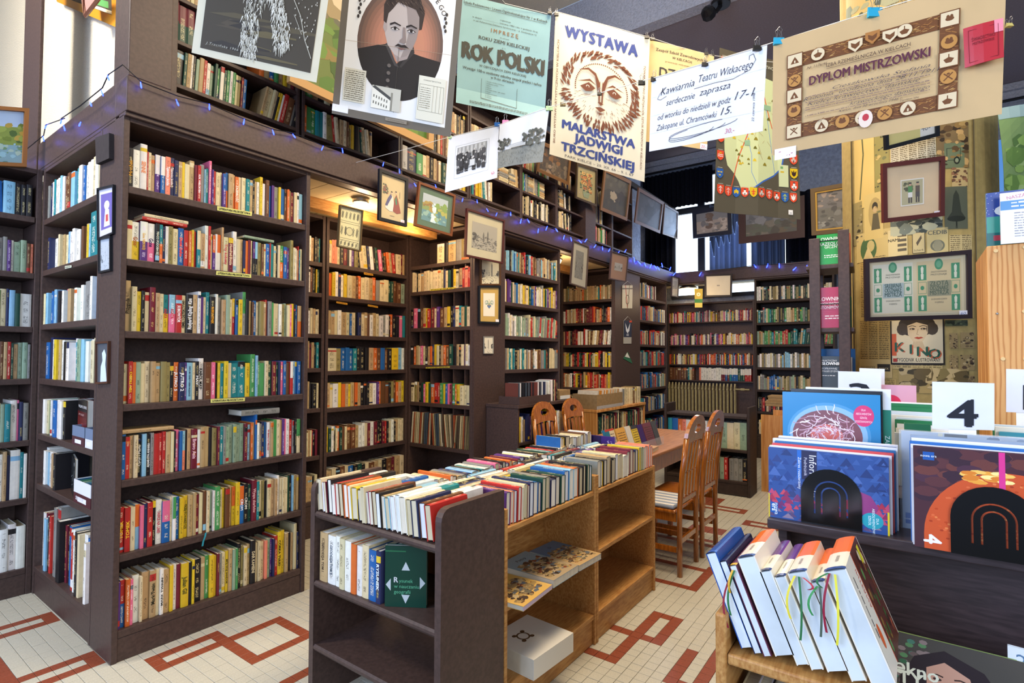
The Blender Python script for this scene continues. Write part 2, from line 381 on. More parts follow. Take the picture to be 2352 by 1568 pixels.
struct('ceiling', DARKCEIL, (5.401, 9.4, -3, 4.4, 4.95, 5.05))
struct('ceiling_high', PLASTER, (-3, 5.25, -3, 8, 5.5, 5.6))
struct('trim_bulkhead', GREYPL, (5.25, 5.4, -3, 4.4, 4.94, 5.49))
struct('wall_left', PLASTER, (1.30, 1.42, 3.45, 8, 2.72, 5.5))
struct('wall_left_low', PLASTER, (-1.2, 1.3, 4.83, 4.95, 0, 2.7))
struct('wall_back', GREYPL, (1.42, 9.4, 4.3, 4.4, 0, 5.5))
struct('wall_gallery', BLUEPL, (7.42, 8.3, 3.5, 3.6, 2.74, 4.95))
WX = 9.22
struct('wall_end', BLUEPL, (WX, WX+.15, 3.3, 4.3, 0, 4.95), (WX, WX+.15, -3, 1.45, 0, 4.95), (WX, WX+.15, 1.45, 3.3, 4.62, 4.95), (WX, WX+.15, 1.45, 3.3, 0, 2.5))
struct('trim_cornice', GREYPL, (WX-.10, WX-.002, -3, 4.3, 4.78, 4.945), (WX-.16, WX-.002, -3, 4.3, 4.86, 4.945))
# gallery beam that runs over the bookcases
struct('trim_beam_front', BROWN, (1.0, 8.77, 3.10, 3.245, 2.712, 2.89), (1.0, 8.77, 3.113, 3.2, 2.69, 2.712), bevel=.004)
struct('trim_beam_left', BROWN, (1.0, 1.2, 3.2455, 4.62, 2.712, 2.89), (1.0, 1.2, 3.245, 4.62, 2.69, 2.712), bevel=.004)
struct('trim_beam_end', BROWN, (8.74, 8.93, -1.2, 3.245, 2.712, 2.89), (8.755, 8.9, -1.2, 3.1, 2.69, 2.712), bevel=.004)
struct('trim_corner_post', BROWN, (1.005, 1.20, 3.102, 3.30, 2.89, 5.5), (1.20, 1.235, 3.125, 3.30, 2.89, 5.5), bevel=.004)
struct('trim_wall_post', BROWN, (1.0, 1.02, 4.66, 5.06, 2.7, 4.32), bevel=.004)
mb = MB(); a, b = Vector((1.0, 4.9, 4.18)), Vector((1.0, 4.0, 4.85))
mb.hexa([(1.0, 5.06, 4.27), (1.03, 5.06, 4.27), (1.0, 4.66, 4.24), (1.03, 4.66, 4.24), (1.0, 5.0, 4.34), (1.03, 5.0, 4.34), (1.0, 4.66, 4.55), (1.03, 4.66, 4.55)])
mb.hexa([(1.0, 4.80, 4.24), (1.06, 4.80, 4.24), (1.0, 3.9, 5.05), (1.06, 3.9, 5.05), (1.0, 5.06, 4.30), (1.06, 5.06, 4.30), (1.0, 4.1, 5.30), (1.06, 4.1, 5.30)])
tag(obj('trim_rafter', mb, BROWN), kind='structure')
struct('wall_pier_near', BROWN, (3.702, 4.13, 3.133, 3.157, 0, 2.70))
struct('wall_pier_far', BROWN, (6.582, 7.375, 3.133, 3.157, 0, 2.70))
# alcove ceilings: cream planks and a brown cross beam
for x0, x1, nm in ((2.05, 3.70, 'ceiling_alcove'), (5.19, 6.58, 'ceiling_alcove_far')):
    s = struct(nm, CREAMB, (x0, x1, 3.2, 4.3, 2.715, 2.74)); n = 8; w = (x1-x0)/n
    for k in range(n): part('plank', CREAMB, s, (x0+k*w+.002, x0+(k+1)*w-.002, 3.247, 4.29, 2.70, 2.714), bevel=.002)
    struct('trim_alcove_beam', OAK, (x0, x1, 3.6, 3.70, 2.615, 2.699), bevel=.003)
s = struct('ceiling_end_bay', CREAMB, (8.9, 9.2, 1.9, 3.4, 2.70, 2.72))

# ---------------------------------------------------------------- bookcases
SH = []   # rows to be filled: (bookcase key, frame at the left end of the shelf, inner width)
def bookcase(key, name, label, F, W, D, zs, top, mats=BROWN, plinth=None, th=.036, side=.028, dividers=None, cat='bookcase', back=True, nose=0, sides=True, tilt=None, group=None):
    t = thing(name, label, cat, group); mm = mats
    def P(nm, *bx, bevel=.003):
        mb = MB()
        for b in bx: mb.box(*b, M=F)
        return obj(nm, mb, mm, t, bevel=bevel)
    if sides: P('side_panel', (0, side, 0, D, 0, top)); P('side_panel', (W-side, W, 0, D, 0, top))
    if back: P('back_panel', (side, W-side, D-.012, D-.002, 0, top-.001))
    P('top_panel', (side, W-side, .002, D-.013, top-.03, top-.001))
    for z in zs:
        P('shelf', (side+.0005, W-side-.0005, .003-nose, D-.0125, z-th, z))
        SH.append((key, F @ Matrix.Translation((side+.003, 0, z+.0005)), W-2*side-.006))
    z0 = zs[0]-th if plinth is None else plinth
    if z0 > .02: P('plinth', (side, W-side, .006, .03, 0, z0-.001))
    if dividers:
        for d in dividers[0]:
            for i in dividers[1]:
                a = zs[i]; b = (zs[i+1]-th if i+1 < len(zs) else top-.03)
                P('divider', (d-.006, d+.006, .02, D-.014, a+.0005, b-.0005), bevel=0)
    return t
ZF = [.151, .520, .883, 1.258, 1.622, 1.983, 2.348]
bookcase('front', 'bookcase', 'tall brown bookcase of teenage fiction with yellow shelf labels', FX(1.0, 3.133, 0), 1.043, .29, ZF, 2.70)
bookcase('side', 'bookcase', 'brown bookcase of art albums round the corner under the blue fairy lights', FY(1.0, 4.489, 0), 1.06, .28, [.17, .69, 1.003, 1.351, 1.694, 2.037], 2.70)
bookcase('left', 'bookcase', 'brown bookcase below the river landscape painting', FX(.15, 4.49, 0), .849, .30, [.165, .600, .962, 1.350, 1.678, 2.02], 2.69)
bookcase('alcove', 'bookcase', 'wide brown bookcase on the rear wall of the lit alcove', FX(2.765, 3.99, 0), .945, .28, [.32, .68, 1.055, 1.373, 1.686, 2.018, 2.30], 2.69)
bookcase('slit', 'bookcase', 'narrow brown bookcase behind the tall fiction bookcase', FX(2.30, 3.99, 0), .455, .28, [.30, .67, 1.065, 1.40, 1.686, 2.03, 2.29], 2.69)
bookcase('corner', 'bookcase', 'pigeonhole bookcase with thin dividers and records on the alcove side wall', FY(3.70, 3.988, 0), .829, .27, [.34, .66, 1.059, 1.419, 1.776, 2.132, 2.385], 2.69, dividers=([.15, .30, .45, .59, .73], [1, 2, 3, 4, 5]))
bookcase('second', 'bookcase', 'brown bookcase above the box of film discs', FX(4.13, 3.133, 0), 1.05, .30, [.36, .70, 1.038, 1.376, 1.706, 2.034, 2.345], 2.70)
bookcase('alcfar', 'bookcase', 'brown bookcase on the side wall of the alcove with the globe lamp', FY(6.58, 3.97, 0), .811, .28, [.42, .76, 1.082, 1.369, 1.669, 1.974, 2.281], 2.69)
bookcase('third', 'bookcase', 'brown bookcase at the far end of the long wall beyond the pennants', FX(7.38, 3.133, 0), 1.10, .30, [.36, .70, 1.046, 1.378, 1.692, 2.051, 2.386], 2.70)
bookcase('endbay', 'bookcase', 'open wall shelves above the cream radiator', FY(9.10, 3.35, 0), 1.40, .12, [1.127, 1.387, 1.716, 2.095], 2.42, plinth=0, th=.022)
bookcase('end', 'bookcase', 'dark bookcase right of the radiator with green volumes', FY(8.77, 1.88, 0), 1.05, .30, [.36, .70, 1.026, 1.36, 1.701, 2.029, 2.365], 2.70, mats=BROWN2)
# upper gallery bookcases behind the beam
ZU = [2.76, 3.010, 3.255, 3.50, 3.745]
for n, (x0, x1, lab) in enumerate(((1.225, 2.03, 'gallery bookcase behind the charcoal drawing poster'), (2.05, 2.915, 'gallery bookcase behind the oval portrait poster'), (2.92, 3.75, 'gallery bookcase with the leaning dark blue volume'), (3.76, 4.585, 'gallery bookcase holding old paper stacks above the boathouse engraving'),
                               (4.59, 5.29, 'gallery bookcase behind the waterfall picture'), (5.295, 6.0, 'gallery bookcase behind the sunflower painting'), (6.2, 6.745, 'gallery bookcase right of the brown gallery pillar'), (6.75, 7.415, 'empty gallery bookcase at the far end'))):
    F = FX(x0, 3.25, 0); zs = ZU
    t = thing('gallery_bookcase', lab, 'bookcase', 'bookcases up on the gallery'); top = 4.05
    def P(nm, b, bevel=.002):
        mb = MB(); mb.box(*b, M=F); return obj(nm, mb, BROWN, t, bevel=bevel)
    W = x1-x0
    P('side_panel', (0, .02, 0, .25, 2.742, top)); P('side_panel', (W-.02, W, 0, .25, 2.742, top)); P('back_panel', (.02, W-.02, .24, .25, 2.742, top))
    for z in zs + [top]:
        P('shelf', (.0205, W-.0205, .003, .238, z-.022, z))
        if z < 4: SH.append(('up%d' % n, F @ Matrix.Translation((.024, 0, z+.0005)), W-.048))
struct('trim_gallery_pillar', BROWN, (5.93, 6.195, 3.22, 3.5, 2.742, 4.05))
struct('trim_gallery_floor', BROWN, (1.3, 2.045, 3.246, 4.3, 2.705, 2.741), (3.705, 5.185, 3.246, 4.3, 2.705, 2.741), (6.585, 9.2, 3.246, 4.3, 2.705, 2.741))
struct('trim_picture_rail', BROWN2, (6.0, 9.2, 3.20, 3.245, 3.98, 4.05))

# low cabinets in front of the long wall
def low_cab(key, lab, x0, x1, z, zs, m):
    t = thing('low_cabinet', lab, 'cabinet'); F = FX(x0, 2.77, 0); W = x1-x0; D = .355
    def P(nm, *bx):
        mb = MB()
        for b in bx: mb.box(*b, M=F)
        return obj(nm, mb, m, t, bevel=.003)
    P('top_panel', (-.005, W+.005, -.01, D, z-.03, z)); P('side_panel', (0, .028, 0, D, 0, z-.0305)); P('side_panel', (W-.028, W, 0, D, 0, z-.0305)); P('back_panel', (.0285, W-.0285, D-.012, D, 0, z-.031))
    for q in zs:
        P('shelf', (.0285, W-.0285, .004, D-.0125, q-.025, q)); SH.append((key, F @ Matrix.Translation((.032, 0, q+.0005)), W-.064))
    P('plinth', (.0285, W-.0285, .02, .04, 0, zs[0]-.026))
low_cab('low1', 'brown low cabinet carrying the box of film discs', 3.865, 4.85, 1.075, [.12, .44, .74], BROWN)
low_cab('low2', 'low cabinet carrying the taped cardboard box', 5.35, 6.70, .92, [.12, .40, .64], PINE)
# ---------------------------------------------------------------- books
PAL = dict(k='1d1b1e', w='e4e0d6', c='d2c39a', t='b4966a', b='1f5c9c', n='262c50', l='86b4cc', y='d6b428', o='d06628', r='b02c28', m='6a1d2c', p='d8688a', v='553074', g='468c4e', d='1c4438', e='217c82', z='86857f', s='643f26', a='8a9f86', u='8a7d4c', h='e68466')
CN = dict(k='black', w='white', c='cream', t='tan', b='blue', n='navy', l='pale blue', y='yellow', o='orange', r='red', m='maroon', p='pink', v='purple', g='green', d='dark green', e='teal', z='grey', s='brown', a='sage', u='khaki', h='salmon')
INK = dict(k='d8c890', w='303030', c='3a2a20', t='3a2a20', b='e8e0c8', n='d8c060', l='203050', y='202020', o='f4e8d0', r='f4e0c0', m='e0c070', p='ffffff', v='e8d8f0', g='f0f0d8', d='d8d0a0', e='f0e8d0', z='202020', s='d8c090', a='28382c', u='2c2414', h='503020')
PG = ['e2d8c0', 'd8caa8', 'ece6d8', 'c9b692', 'e8e2d4']
def jit(c, k=.08, R=R):
    f = 1+R.uniform(-k, k); return tuple(max(0, min(1, v*f*(1+R.uniform(-.04, .04)))) for v in c[:3]) + (1,)
SEED = [0]
def book_geo(cov, pag, M, t, d, h, col, col2=None, split=.5, ink=None, pages=None, spine='front', soft=True, bands=None, deco=None):
    """a closed book: spine on the front (-y) side, cover boards, page block seen at head and foot. x thickness, y depth, z height"""
    SEED[0] += 1; sd = SEED[0] % 4000
    bd = min(.0025, t*.12) if soft else .003; sq = .0 if soft else .003; bul = min(t*.22, .006)
    ink = (ink[0], ink[1], ink[2], 1) if ink else (0, 0, 0, 0)
    xs = [0, t*.18, t*.5, t*.82, t]; ys = [bul*.55, bul*.15, 0, bul*.15, bul*.55]
    cuts = sorted({0., 1.} | ({split} if col2 else set()) | ({q for b in (bands or []) for q in b[:2]}))
    for a, b in zip(cuts, cuts[1:]):
        mid = (a+b)/2; cc = col2 if (col2 and mid > split) else col
        for q in (bands or []):
            if q[0] <= mid <= q[1]: cc = q[2]
        for k in range(4):
            u0, u1 = sd+xs[k]/t*.998, sd+xs[k+1]/t*.998
            cov.poly([M @ Vector(q) for q in ((xs[k], ys[k], a*h), (xs[k+1], ys[k+1], a*h), (xs[k+1], ys[k+1], b*h), (xs[k], ys[k], b*h))], cc, 0, [(u0, a), (u1, a), (u1, b), (u0, b)], ink)
    yb = bul*.55
    def q4(m, pts, c): m.poly([M @ Vector(p) for p in pts], c)
    for x0, x1, cc in ((0, bd, col), (t-bd, t, col)):
        q4(cov, [(x0, yb, 0), (x0, yb, h), (x0, d, h), (x0, d, 0)], cc); q4(cov, [(x1, yb, 0), (x1, d, 0), (x1, d, h), (x1, yb, h)], cc)
        q4(cov, [(x0, yb, h), (x1, yb, h), (x1, d, h), (x0, d, h)], cc); q4(cov, [(x0, d, 0), (x0, d, h), (x1, d, h), (x1, d, 0)], cc); q4(cov, [(x0, yb, 0), (x0, d, 0), (x1, d, 0), (x1, yb, 0)], cc)
    q4(cov, [(0, yb, h), (xs[1], ys[1], h), (xs[2], 0, h), (xs[3], ys[3], h), (t, yb, h), (t-bd, yb+.001, h), (bd, yb+.001, h)], col2 or col)
    pc = pages or lin(R.choice(PG)); x0, x1, y0, y1, z0, z1 = bd, t-bd, yb+.0015, d-sq-.0015, sq, h-sq-(.0015 if soft else 0)
    pag.box(x0, x1, y0, y1, z0, z1, pc, M=M)
ORD = 'first second third fourth fifth sixth seventh eighth ninth tenth eleventh twelfth thirteenth fourteenth fifteenth sixteenth seventeenth eighteenth nineteenth twentieth'.split()
TENS = {2: 'twenty', 3: 'thirty', 4: 'forty', 5: 'fifty'}
def ordinal(n):
    if n <= 20: return ORD[n-1]
    t, u = divmod(n, 10)
    return TENS[t][:-1]+'ieth' if u == 0 else TENS[t]+'-'+ORD[u-1]
def parse(s):
    out = []
    for q in s.split():
        m = re.match(r'([a-z])(?::([a-z]))?(\d*)([+-]*)$', q); out.append((m[1], m[2], int(m[3] or 5), m[4].count('+')-m[4].count('-')))
    return out
FARB, FARP = MB(), MB()      # the books past the limit
def random_row(W, pal, R, w=(3, 8)):
    out, x = [], 0
    while x < W/.0042:
        q = R.randint(*w); out.append((R.choice(pal), None, q, R.choice((0, 0, 0, 0, 1, -1)))); x += q
    return out
def fill(F, W, toks, base_h=.195, depth=.15, name=None, where=None, cat='book', group=None, jitter=.05, tilt=None, unit=None, setback=(.012, .03), titles=None, gap=None, stand=None):
    """stand a row of books on the shelf with frame F"""
    tot = sum(q[2] for q in toks); k = unit or (W-.001)/tot; x = 0; n = 0; lean = 0
    for i, (c, c2, w, hh) in enumerate(toks):
        t = w*k-.0008; n += 1
        if c == 'x': x += w*k; n -= 1; continue
        h = base_h*(1+.11*hh)*(1+R.uniform(-jitter, jitter)); d = min(depth*(1+.06*hh)*R.uniform(.92, 1.06), .235); soft = t < .022
        col = jit(lin(PAL[c])); col2 = jit(lin(PAL[c2])) if c2 else None
        ink = lin(INK[c]) if R.random() < .78 else None; ang = 0
        if tilt: ang = tilt(i, len(toks))
        M = F @ Matrix.Translation((x+.0004, R.uniform(*setback), 0))
        if ang:
            M = F @ Matrix.Translation((x+.0004+(t if ang > 0 else 0), R.uniform(*setback), 0)) @ Matrix.Rotation(ang, 4, 'Y') @ Matrix.Translation((-t if ang > 0 else 0, 0, 0))
        bands = None
        if R.random() < .25 and not c2:
            a = R.choice((.06, .78, .84)); bands = [(a, a+R.uniform(.05, .16), jit(lin(PAL[R.choice('wkcrnoyl')])))]
        if name:
            o3 = M.to_translation(); Mi = M.copy(); Mi.translation = (0, 0, 0); cov, pag = MB(), MB()
            book_geo(cov, pag, Mi, t, d, h, col, col2, .5, ink, bands=bands, soft=soft)
            ob = obj(name, cov, BOOK); ob.location = o3
            pa = obj('page_block', pag, PAGES, ob)
            wd = 'slim ' if w <= 3 else 'thick ' if w >= 8 else ''
            tall = 'tall ' if hh > 1 and not wd else ''
            cn = CN[c] if not c2 else CN[c]+' and '+CN[c2]
            tag(ob, '%s%s%s %s, %s along %s' % (wd, tall, cn, name.replace('_', ' '), ordinal(n), where), cat, group)
            if titles and i in titles:
                s, tc, rel, up = titles[i]; v, f, wl = glyphs(s, .025)
                L = h*rel; kx = L/wl; kk = min(t*.62/.75, kx*1.35); mb = MB(); z0 = h*.5-(L/2 if up else -L/2); s1 = 1 if up else -1; xc = t/2+(kk*.36 if up else -kk*.36)
                pts = [Mi @ Vector((xc-s1*b*kk, -.0006, z0+s1*a*kx)) for a, b in v]; mb.v = [tuple(p) for p in pts]
                for g in f: mb.f.append(g); mb.c.append(lin(tc)); mb.m.append(0); mb.u.append(None); mb.k.append((0, 0, 0, 0))
                obj('title', mb, PRINT, ob)
        else: book_geo(FARB, FARP, M, t, d, h, col, col2, .5, ink, bands=bands, soft=soft)
        x += w*k
def lying(F, x0, y0, w, d, t, col, name='book', label=None, cat='book', group=None, rot=0, pages=None, ink=None, col2=None):
    """a book lying flat, spine towards the front; F is a frame with z up"""
    M = F @ Matrix.Translation((x0, y0, 0)) @ Matrix.Rotation(rot, 4, 'Z') @ Matrix(((0, 0, 1, 0), (0, 1, 0, 0), (-1, 0, 0, t), (0, 0, 0, 1)))
    cov, pag = (MB(), MB()) if label else (FARB, FARP); o3 = M.to_translation()
    if label: M = M.copy(); M.translation = (0, 0, 0)
    book_geo(cov, pag, M, t, d, w, lin(PAL.get(col, col)), lin(PAL[col2]) if col2 else None, .5, lin(INK.get(col, '303030')) if ink is None else ink, pages=pages, soft=t < .02)
    if label:
        ob = obj(name, cov, BOOK); ob.location = o3; obj('page_block', pag, PAGES, ob); return tag(ob, label, cat, group)
ROWS = {k: [r for r in SH if r[0] == k] for k in {r[0] for r in SH}}
LEV7 = ['the bottom shelf', 'the second shelf up', 'the third shelf up', 'the fourth shelf up', 'the fifth shelf up', 'the sixth shelf up', 'the top shelf']
FRONT = [
 'v3 b:r5 o5 p3 w7 c3 t8 t7 c4 w4 t7 y4 w4 m5 y9 k4 y3 k9 t5 g5 y6 y3 m3 z4 c5 y4 t5 a4 g3 k5+ u4 c5 t4 k7+ c4 c5 c5 h4 a5 v3 n3 r5 y6+ y5+ t5 k5 t4 c5++ n3',
 'r6 r6 c5 l:o5 p4 n4 r6 k4 w7 b:p9 c3 w:g4 b5 y5 y5 t6 t4 m4 c5 s4 c4 a4 w3 g7+ c4 y3 s6 t4 y:o5 y6+ b:o6 k6 d5 m7+ e4 c5 u4 k4 c6 t5 t4 w4+ c4 c4 c5 d4 k4 l3 t5 t4',
 'b5 r5 t4 c5 k5 l5 k5 z4 r6 r4 r4 t6 c4 k2 p5 b4 h:l4 k3 t5 m8 w4 t6 t6 k4 u7 m3 e5 z4 a5 a6 a5 a6 a6 m5 l5 o3 t3 b3++ w4 z4 n4 b5 w5 t5 g6 c6 t4 v4 p3 w6 r5 z3 k3 c:g7',
 'c5 r4 o3 a5 c4 c5 t5 t5 u6 u4 k4 o5 n6 v2 l6 c3 k4 w6+ s8 p5 k3 y3 e4 y5 c4 e9 e9 y6 g6++ l3++ g3 g6 c5 d6 m6 d3 n3 p4 b4 s5 r:w4 l4 b3 b5',
 't8++ c6+ y5 k4 c6 m7+ t5 c5 y:e7 p:l8 r8 c6 k9 t6 w4+ v4 c4 e5+ k8 w4+ z5 t6 a6+ c5 r:y4 b4 y6 z:g5++ k5 t5 s3 b5 c4 u7 t4 r3+ z6 g3 c4 c6 w5 u5 a4 c5 p3 y4 k3 b5 o:t7',
 'c7 y:w9 v:w9 p:w9 k5 o:e4 n4 w4 u6 c7 b7 r6 o4 y3 r4 e:c5 t6 w5++ r3++ c3 v:o4 w3 w:o6 t3++ c7 m7 w6++ c6 t4 n3 o4 m4 c4 k:v4 k:l4 u6 s4 c3 b6 r2 e6 c4 k3 c4 o:g7 b6 v4 u5++ c4 w3 t3 r2+ e2 c4',
 'k7 w9 w9++ r2 c4 t5 v:w7 b:w6 h7 n6 n6 t5 y4 c7 t7+ m4 r5 z6+ l3 e4 p4++ v3 r4 c7 c3 v:b5 o:b4 t8 o:t4 o6 c5 c7 e6 t5 k4 t5 w5 y5++ w5 s6+ b5 v5 z8 y4 b8 s4 o4 u5 m6 c6 w4 l8']
TITLES = {0: {14: ('Julian Gil', '#4a4a20', .4, 0), 42: ('CÓRKA TUŁKI', '#1a1a10', .6, 0), 33: ('DAR KAMIENI', '#d8c8a0', .5, 0), 9: ('MARK TWAIN', '#202020', .6, 1), 7: ('Mark Twain', '#303020', .45, 1), 25: ('MÓJ WUJ SANDOR', '#202020', .6, 0)},
 1: {31: ('CROM', '#e8e0d0', .3, 0), 30: ('CROM', '#e8f0ff', .3, 0), 33: ('Wyspa skarbów', '#d8a0a0', .6, 0), 8: ('TAŃCE NA LINIE', '#c04050', .5, 0), 0: ('TOMEK', '#f0c030', .4, 1), 1: ('TOMEK', '#f0c030', .4, 1), 14: ('TRZEJ TOWARZYSZE', '#404010', .6, 0)},
 2: {4: ('Cyryl i Maria', '#e8e0d0', .5, 1), 6: ('ALHAR SYN ANHARA', '#e8e8e8', .6, 1), 19: ('Bravo Asis', '#e0b0c0', .5, 0), 51: ('LIST PRZYJACIÓŁ', '#202020', .6, 0), 42: ('W domu od Niedzia', '#c04040', .6, 0)},
 3: {17: ('KAROL MAY', '#181818', .5, 0), 12: ('JUTRO 2', '#f0f0f0', .5, 0), 11: ('JUTRO 5', '#f0f0f0', .5, 0), 14: ('KAROL MAY SKARB W SREBRNYM JEZIORZE', '#102040', .8, 0), 16: ('MAY', '#f0f0f0', .25, 0), 1: ('TEN TRZECI', '#f0d020', .5, 1)},
 4: {10: ('SOBOWTÓR', '#f8f0f0', .45, 0), 12: ('Rudyard Kipling  Kim', '#e8e8e8', .8, 1), 8: ('AGATA', '#c02830', .26, 0), 9: ('AGATA', '#c02830', .26, 0), 11: ('EMIL I DETEKTYWI', '#201810', .7, 1), 18: ('RUEKLASTINEK', '#e8a020', .45, 0), 0: ('Przygoda', '#2a2010', .3, 1)},
 5: {1: ('Gone', '#b06020', .22, 0), 2: ('Gone NIEPOKÓJ', '#e0b030', .42, 0), 3: ('Gone', '#301050', .22, 0), 4: ('TO CO PODOBA SIĘ', '#d0d8c8', .6, 0), 10: ('Daniel Defoe', '#f04830', .5, 0), 25: ('Hundred Bottle', '#e0c0a0', .6, 0), 24: ('Trzy kobiety', '#c04050', .6, 0)},
 6: {0: ('Mrożek', '#c8902c', .4, 1), 2: ('SENNE', '#e08040', .25, 0), 16: ('ROK WIELORYBA', '#f4f0f0', .5, 0), 8: ('Tajemnica Jacoba', '#fff0f0', .5, 0), 9: ('Tajemnica Jacoba 2', '#f0e0e8', .5, 0), 29: ('ZAZDROŚĆ', '#f8f0e0', .5, 0), 37: ('ZIELONY DUKAT', '#e0d040', .6, 1)}}
HB = [.232, .222, .215, .205, .205, .202, .202]
for i, (k, F, W) in enumerate(ROWS['front']):
    tk = parse(FRONT[i])
    fill(F, W, tk, HB[i], .145, 'book', LEV7[i]+' of the fiction bookcase', 'book', 'books in the tall fiction bookcase', .035, titles=TITLES[i], setback=(.02, .04))
def flat_on(r, x, z, lab, w, d, t, col, col2=None): lying(ROWS['front'][r][1] @ Matrix.Translation((0, .03, z)), x, 0, w, d, t, col, 'book', lab, 'book', 'books in the tall fiction bookcase', col2=col2)
flat_on(5, .07, .2145, 'red book lying flat across the row beneath a cream one', .215, .14, .017, 'r')
flat_on(5, .08, .2325, 'cream book lying flat on the red one', .21, .14, .016, 'c')
flat_on(5, .60, .2180, 'green clothbound book lying flat on the upright row', .185, .13, .014, 'a')
flat_on(2, .0, .2240, 'long yellow book lying flat over the left end of the row', .24, .15, .018, 't')
flat_on(2, .60, .262, 'grey box file lying flat over the right end of the row', .24, .16, .034, 'z')

SIDE = ['w5 m3 w3 l4 k3 r4 c4 z5++ z6++ k6+ m3 k3 b4 w3 o2 r4 w3 l3 k4 c3 w5 b4 w3 w3 m3 o4', 'w5 w4 l6 w5 t3 z4 k4 x64', 'w4 c4 g6 w3 l5 b6 w4 w6 k4 x49', 'w4 b7 n5+ w3 s4 y5 t4 w4 k5 u4 w5 w4 l4 e4 a6 l5 w5 w5 c4 c5 k6', 'c3 l4 e4 b4 c3 l4 n3 k4 p3 w3 n3 l3 t5 s3 w4 w4 z9+ k5++ w3++ b4++ l3++ d6++', 'w4 n4 w6 l4 b4 c3 t4 c4 l4 w5 b3 w4 w6 n4 s3 t4 y3 l3 e10++ c9++']
SIDE6 = 'z4 l4 n4 w3 e4 w5 w5 l4 w5 s7 s7 l8 e8 w7 b4 w4 w5 w5 c6 w5 c4 w5'
LEV6 = ['the bottom shelf', 'the second shelf up', 'the third shelf up', 'the fourth shelf up', 'the fifth shelf up', 'the top shelf']
for i, (k, F, W) in enumerate(ROWS['side']):
    tk = parse(SIDE[i] if i < 5 else SIDE[5]); 
    fill(F, W, tk, [.33, .21, .22, .235, .20, .20][i], .17, 'album', LEV6[i]+' of the corner bookcase', 'album', 'albums on the corner bookcase', .05, setback=(.01, .05))
# the top row stands above the highest shelf of that bookcase
t = bpy.data.objects['bookcase.001']
part('shelf', BROWN, t, (1.003, 1.267, 3.4585, 4.4605, 2.329, 2.365), bevel=.003)
fill(FY(1.0, 4.458, 2.3655), .99, parse(SIDE6), .225, .17, 'album', 'the highest shelf of the corner bookcase', 'album', 'albums on the corner bookcase', .05)
LEFT = ['t5 k4 o6 z6 w8 w8 w9', 'y5 c5 k5 w7 c5 w5 w4 w4 t4 n4 w11+ e4 w4', 's6 k5 t5 t6 c4 a4 e6 w7 p2 n4 z6', 'k6 z4 d5 d5 v5 w4 n3 s4 t4 r4 d3 t5 a5 a6 z3', 'w5 z4 z5 g5 c6 n3 l6 d5 w12', 'w5 t7 z4 z4 z4 v4 w3 a7 a6 s4 h3']
for i, (k, F, W) in enumerate(ROWS['left']):
    tk = parse('c8 t9 b7 u6 w9 r6 z9 c8 b6 t9 k8 w8 s9 c9 t7 ' + LEFT[i])
    fill(F, W, tk, [.27, .29, .24, .22, .22, .20][i], .19, 'album', LEV6[i]+' below the river painting', 'album', 'albums below the river painting', .06, tilt=None, setback=(.01, .03))
part('shelf', BROWN, bpy.data.objects['bookcase.002'], (.181, .967, 4.495, 4.778, 2.344, 2.38), bevel=.003)
fill(FX(.185, 4.49, 2.3805), .77, parse('c8 t9 b7 u6 w9 r6 z9 c8 b6 t9 t6 c5 c5 c4 b9 l9 k5 k4 k5'), .20, .18, 'album', 'the highest shelf below the river painting', 'album', 'albums below the river painting', .04, tilt=lambda i, n: -.04 if 9 < i < 15 else 0)

# novels of the lit alcove
WARMP = 'cccctttcctwkosyrmucctz'
def row_where(key): return {'alcove': 'the alcove bookcase', 'corner': 'the pigeonhole bookcase', 'slit': 'the narrow bookcase'}[key]
ALC = ['t6 c4 k4 s5 c4 b5 k4 d5 k4 c4 s5 t5 c4 k5 s6 m4 t6 c5', 'y4 d4 w4 k3 c3 o4 d4 s4 c4 s7 s8 t6 w6 w5 c5 m5 w6 m6 k5 k5 m5 r3 k4 c5 w5 k4 t5 c4 c4 c4', 't5 c4 w7 y4 o5 t4 y4 t5 o4 t5 k4 k4 k4 c6 w6 v3 o3 s8 s5 k3 u4 s4 o4 t5 y5',
       'c9 u5 b4 b4 b4 e4 k4 k5 k4 t5 o4 s4 b5 s4 k4 y8 l5 w3', 't4 t5 c4 w5 t7 c5 b3 c5 k3 n5 c6 t4 s3 w5 t5 c4 w6 z4 w5 k3 o4 k6 k5 p5 e4', 'o5 y4 w4 n3 w4 y4 c6 t5 s4 o4 c5 c6 t5 o5 z5 c6 c7 d4 d4 s5 s6 a7', 'c5 h4 h3 c4 k4 m5 k3 w3 v4 u5 k4 c5 c6 n3 w5 k4 d4 p5 k4 k4 o4 t4 r5 c8 m4 t4']
CUR = dict(alcove=ALC)
for i, (k, F, W) in enumerate(ROWS['alcove']):
    fill(F, W, parse(ALC[i]), .205, .15, 'novel', LEV7[i]+' of the alcove bookcase', 'novel', 'novels in the lit alcove', .06, tilt=(lambda i, n: -.12 if 9 < i < 23 else 0) if i == 6 else None)
CORN = [None, None, 'c5 u4 t3 k4 d4 p3 y4 d4 o5 r5 r4 g4 y4 b3 p3 m3 g4 o3 y4 c5 c5 c4', 'k4 o4 t4 c4 p4 c4 k4 t4 o4 n3 y5 c4 k3 t4 o4 s5 d6 k5 t4 k4 c4 v3 c4 w3', 'k4 p5 k4 s4 t4 y3 r4 m5 c4 v4 s6 t4 y4 k4 n3 c5 e3 t4 d4 c4', 'c4 c4 k3 c5 t4 c5 c5 c5 c4 c5 c5 c4 n3 c5 d4 k4 y4 c4 t5 r4 h5 r4', None]
for i, (k, F, W) in enumerate(ROWS['corner']):
    if CORN[i]: fill(F, W, parse(CORN[i]), .185, .14, 'novel', LEV7[i]+' of the pigeonhole bookcase', 'novel', 'novels in the lit alcove', .06, setback=(.005, .02))
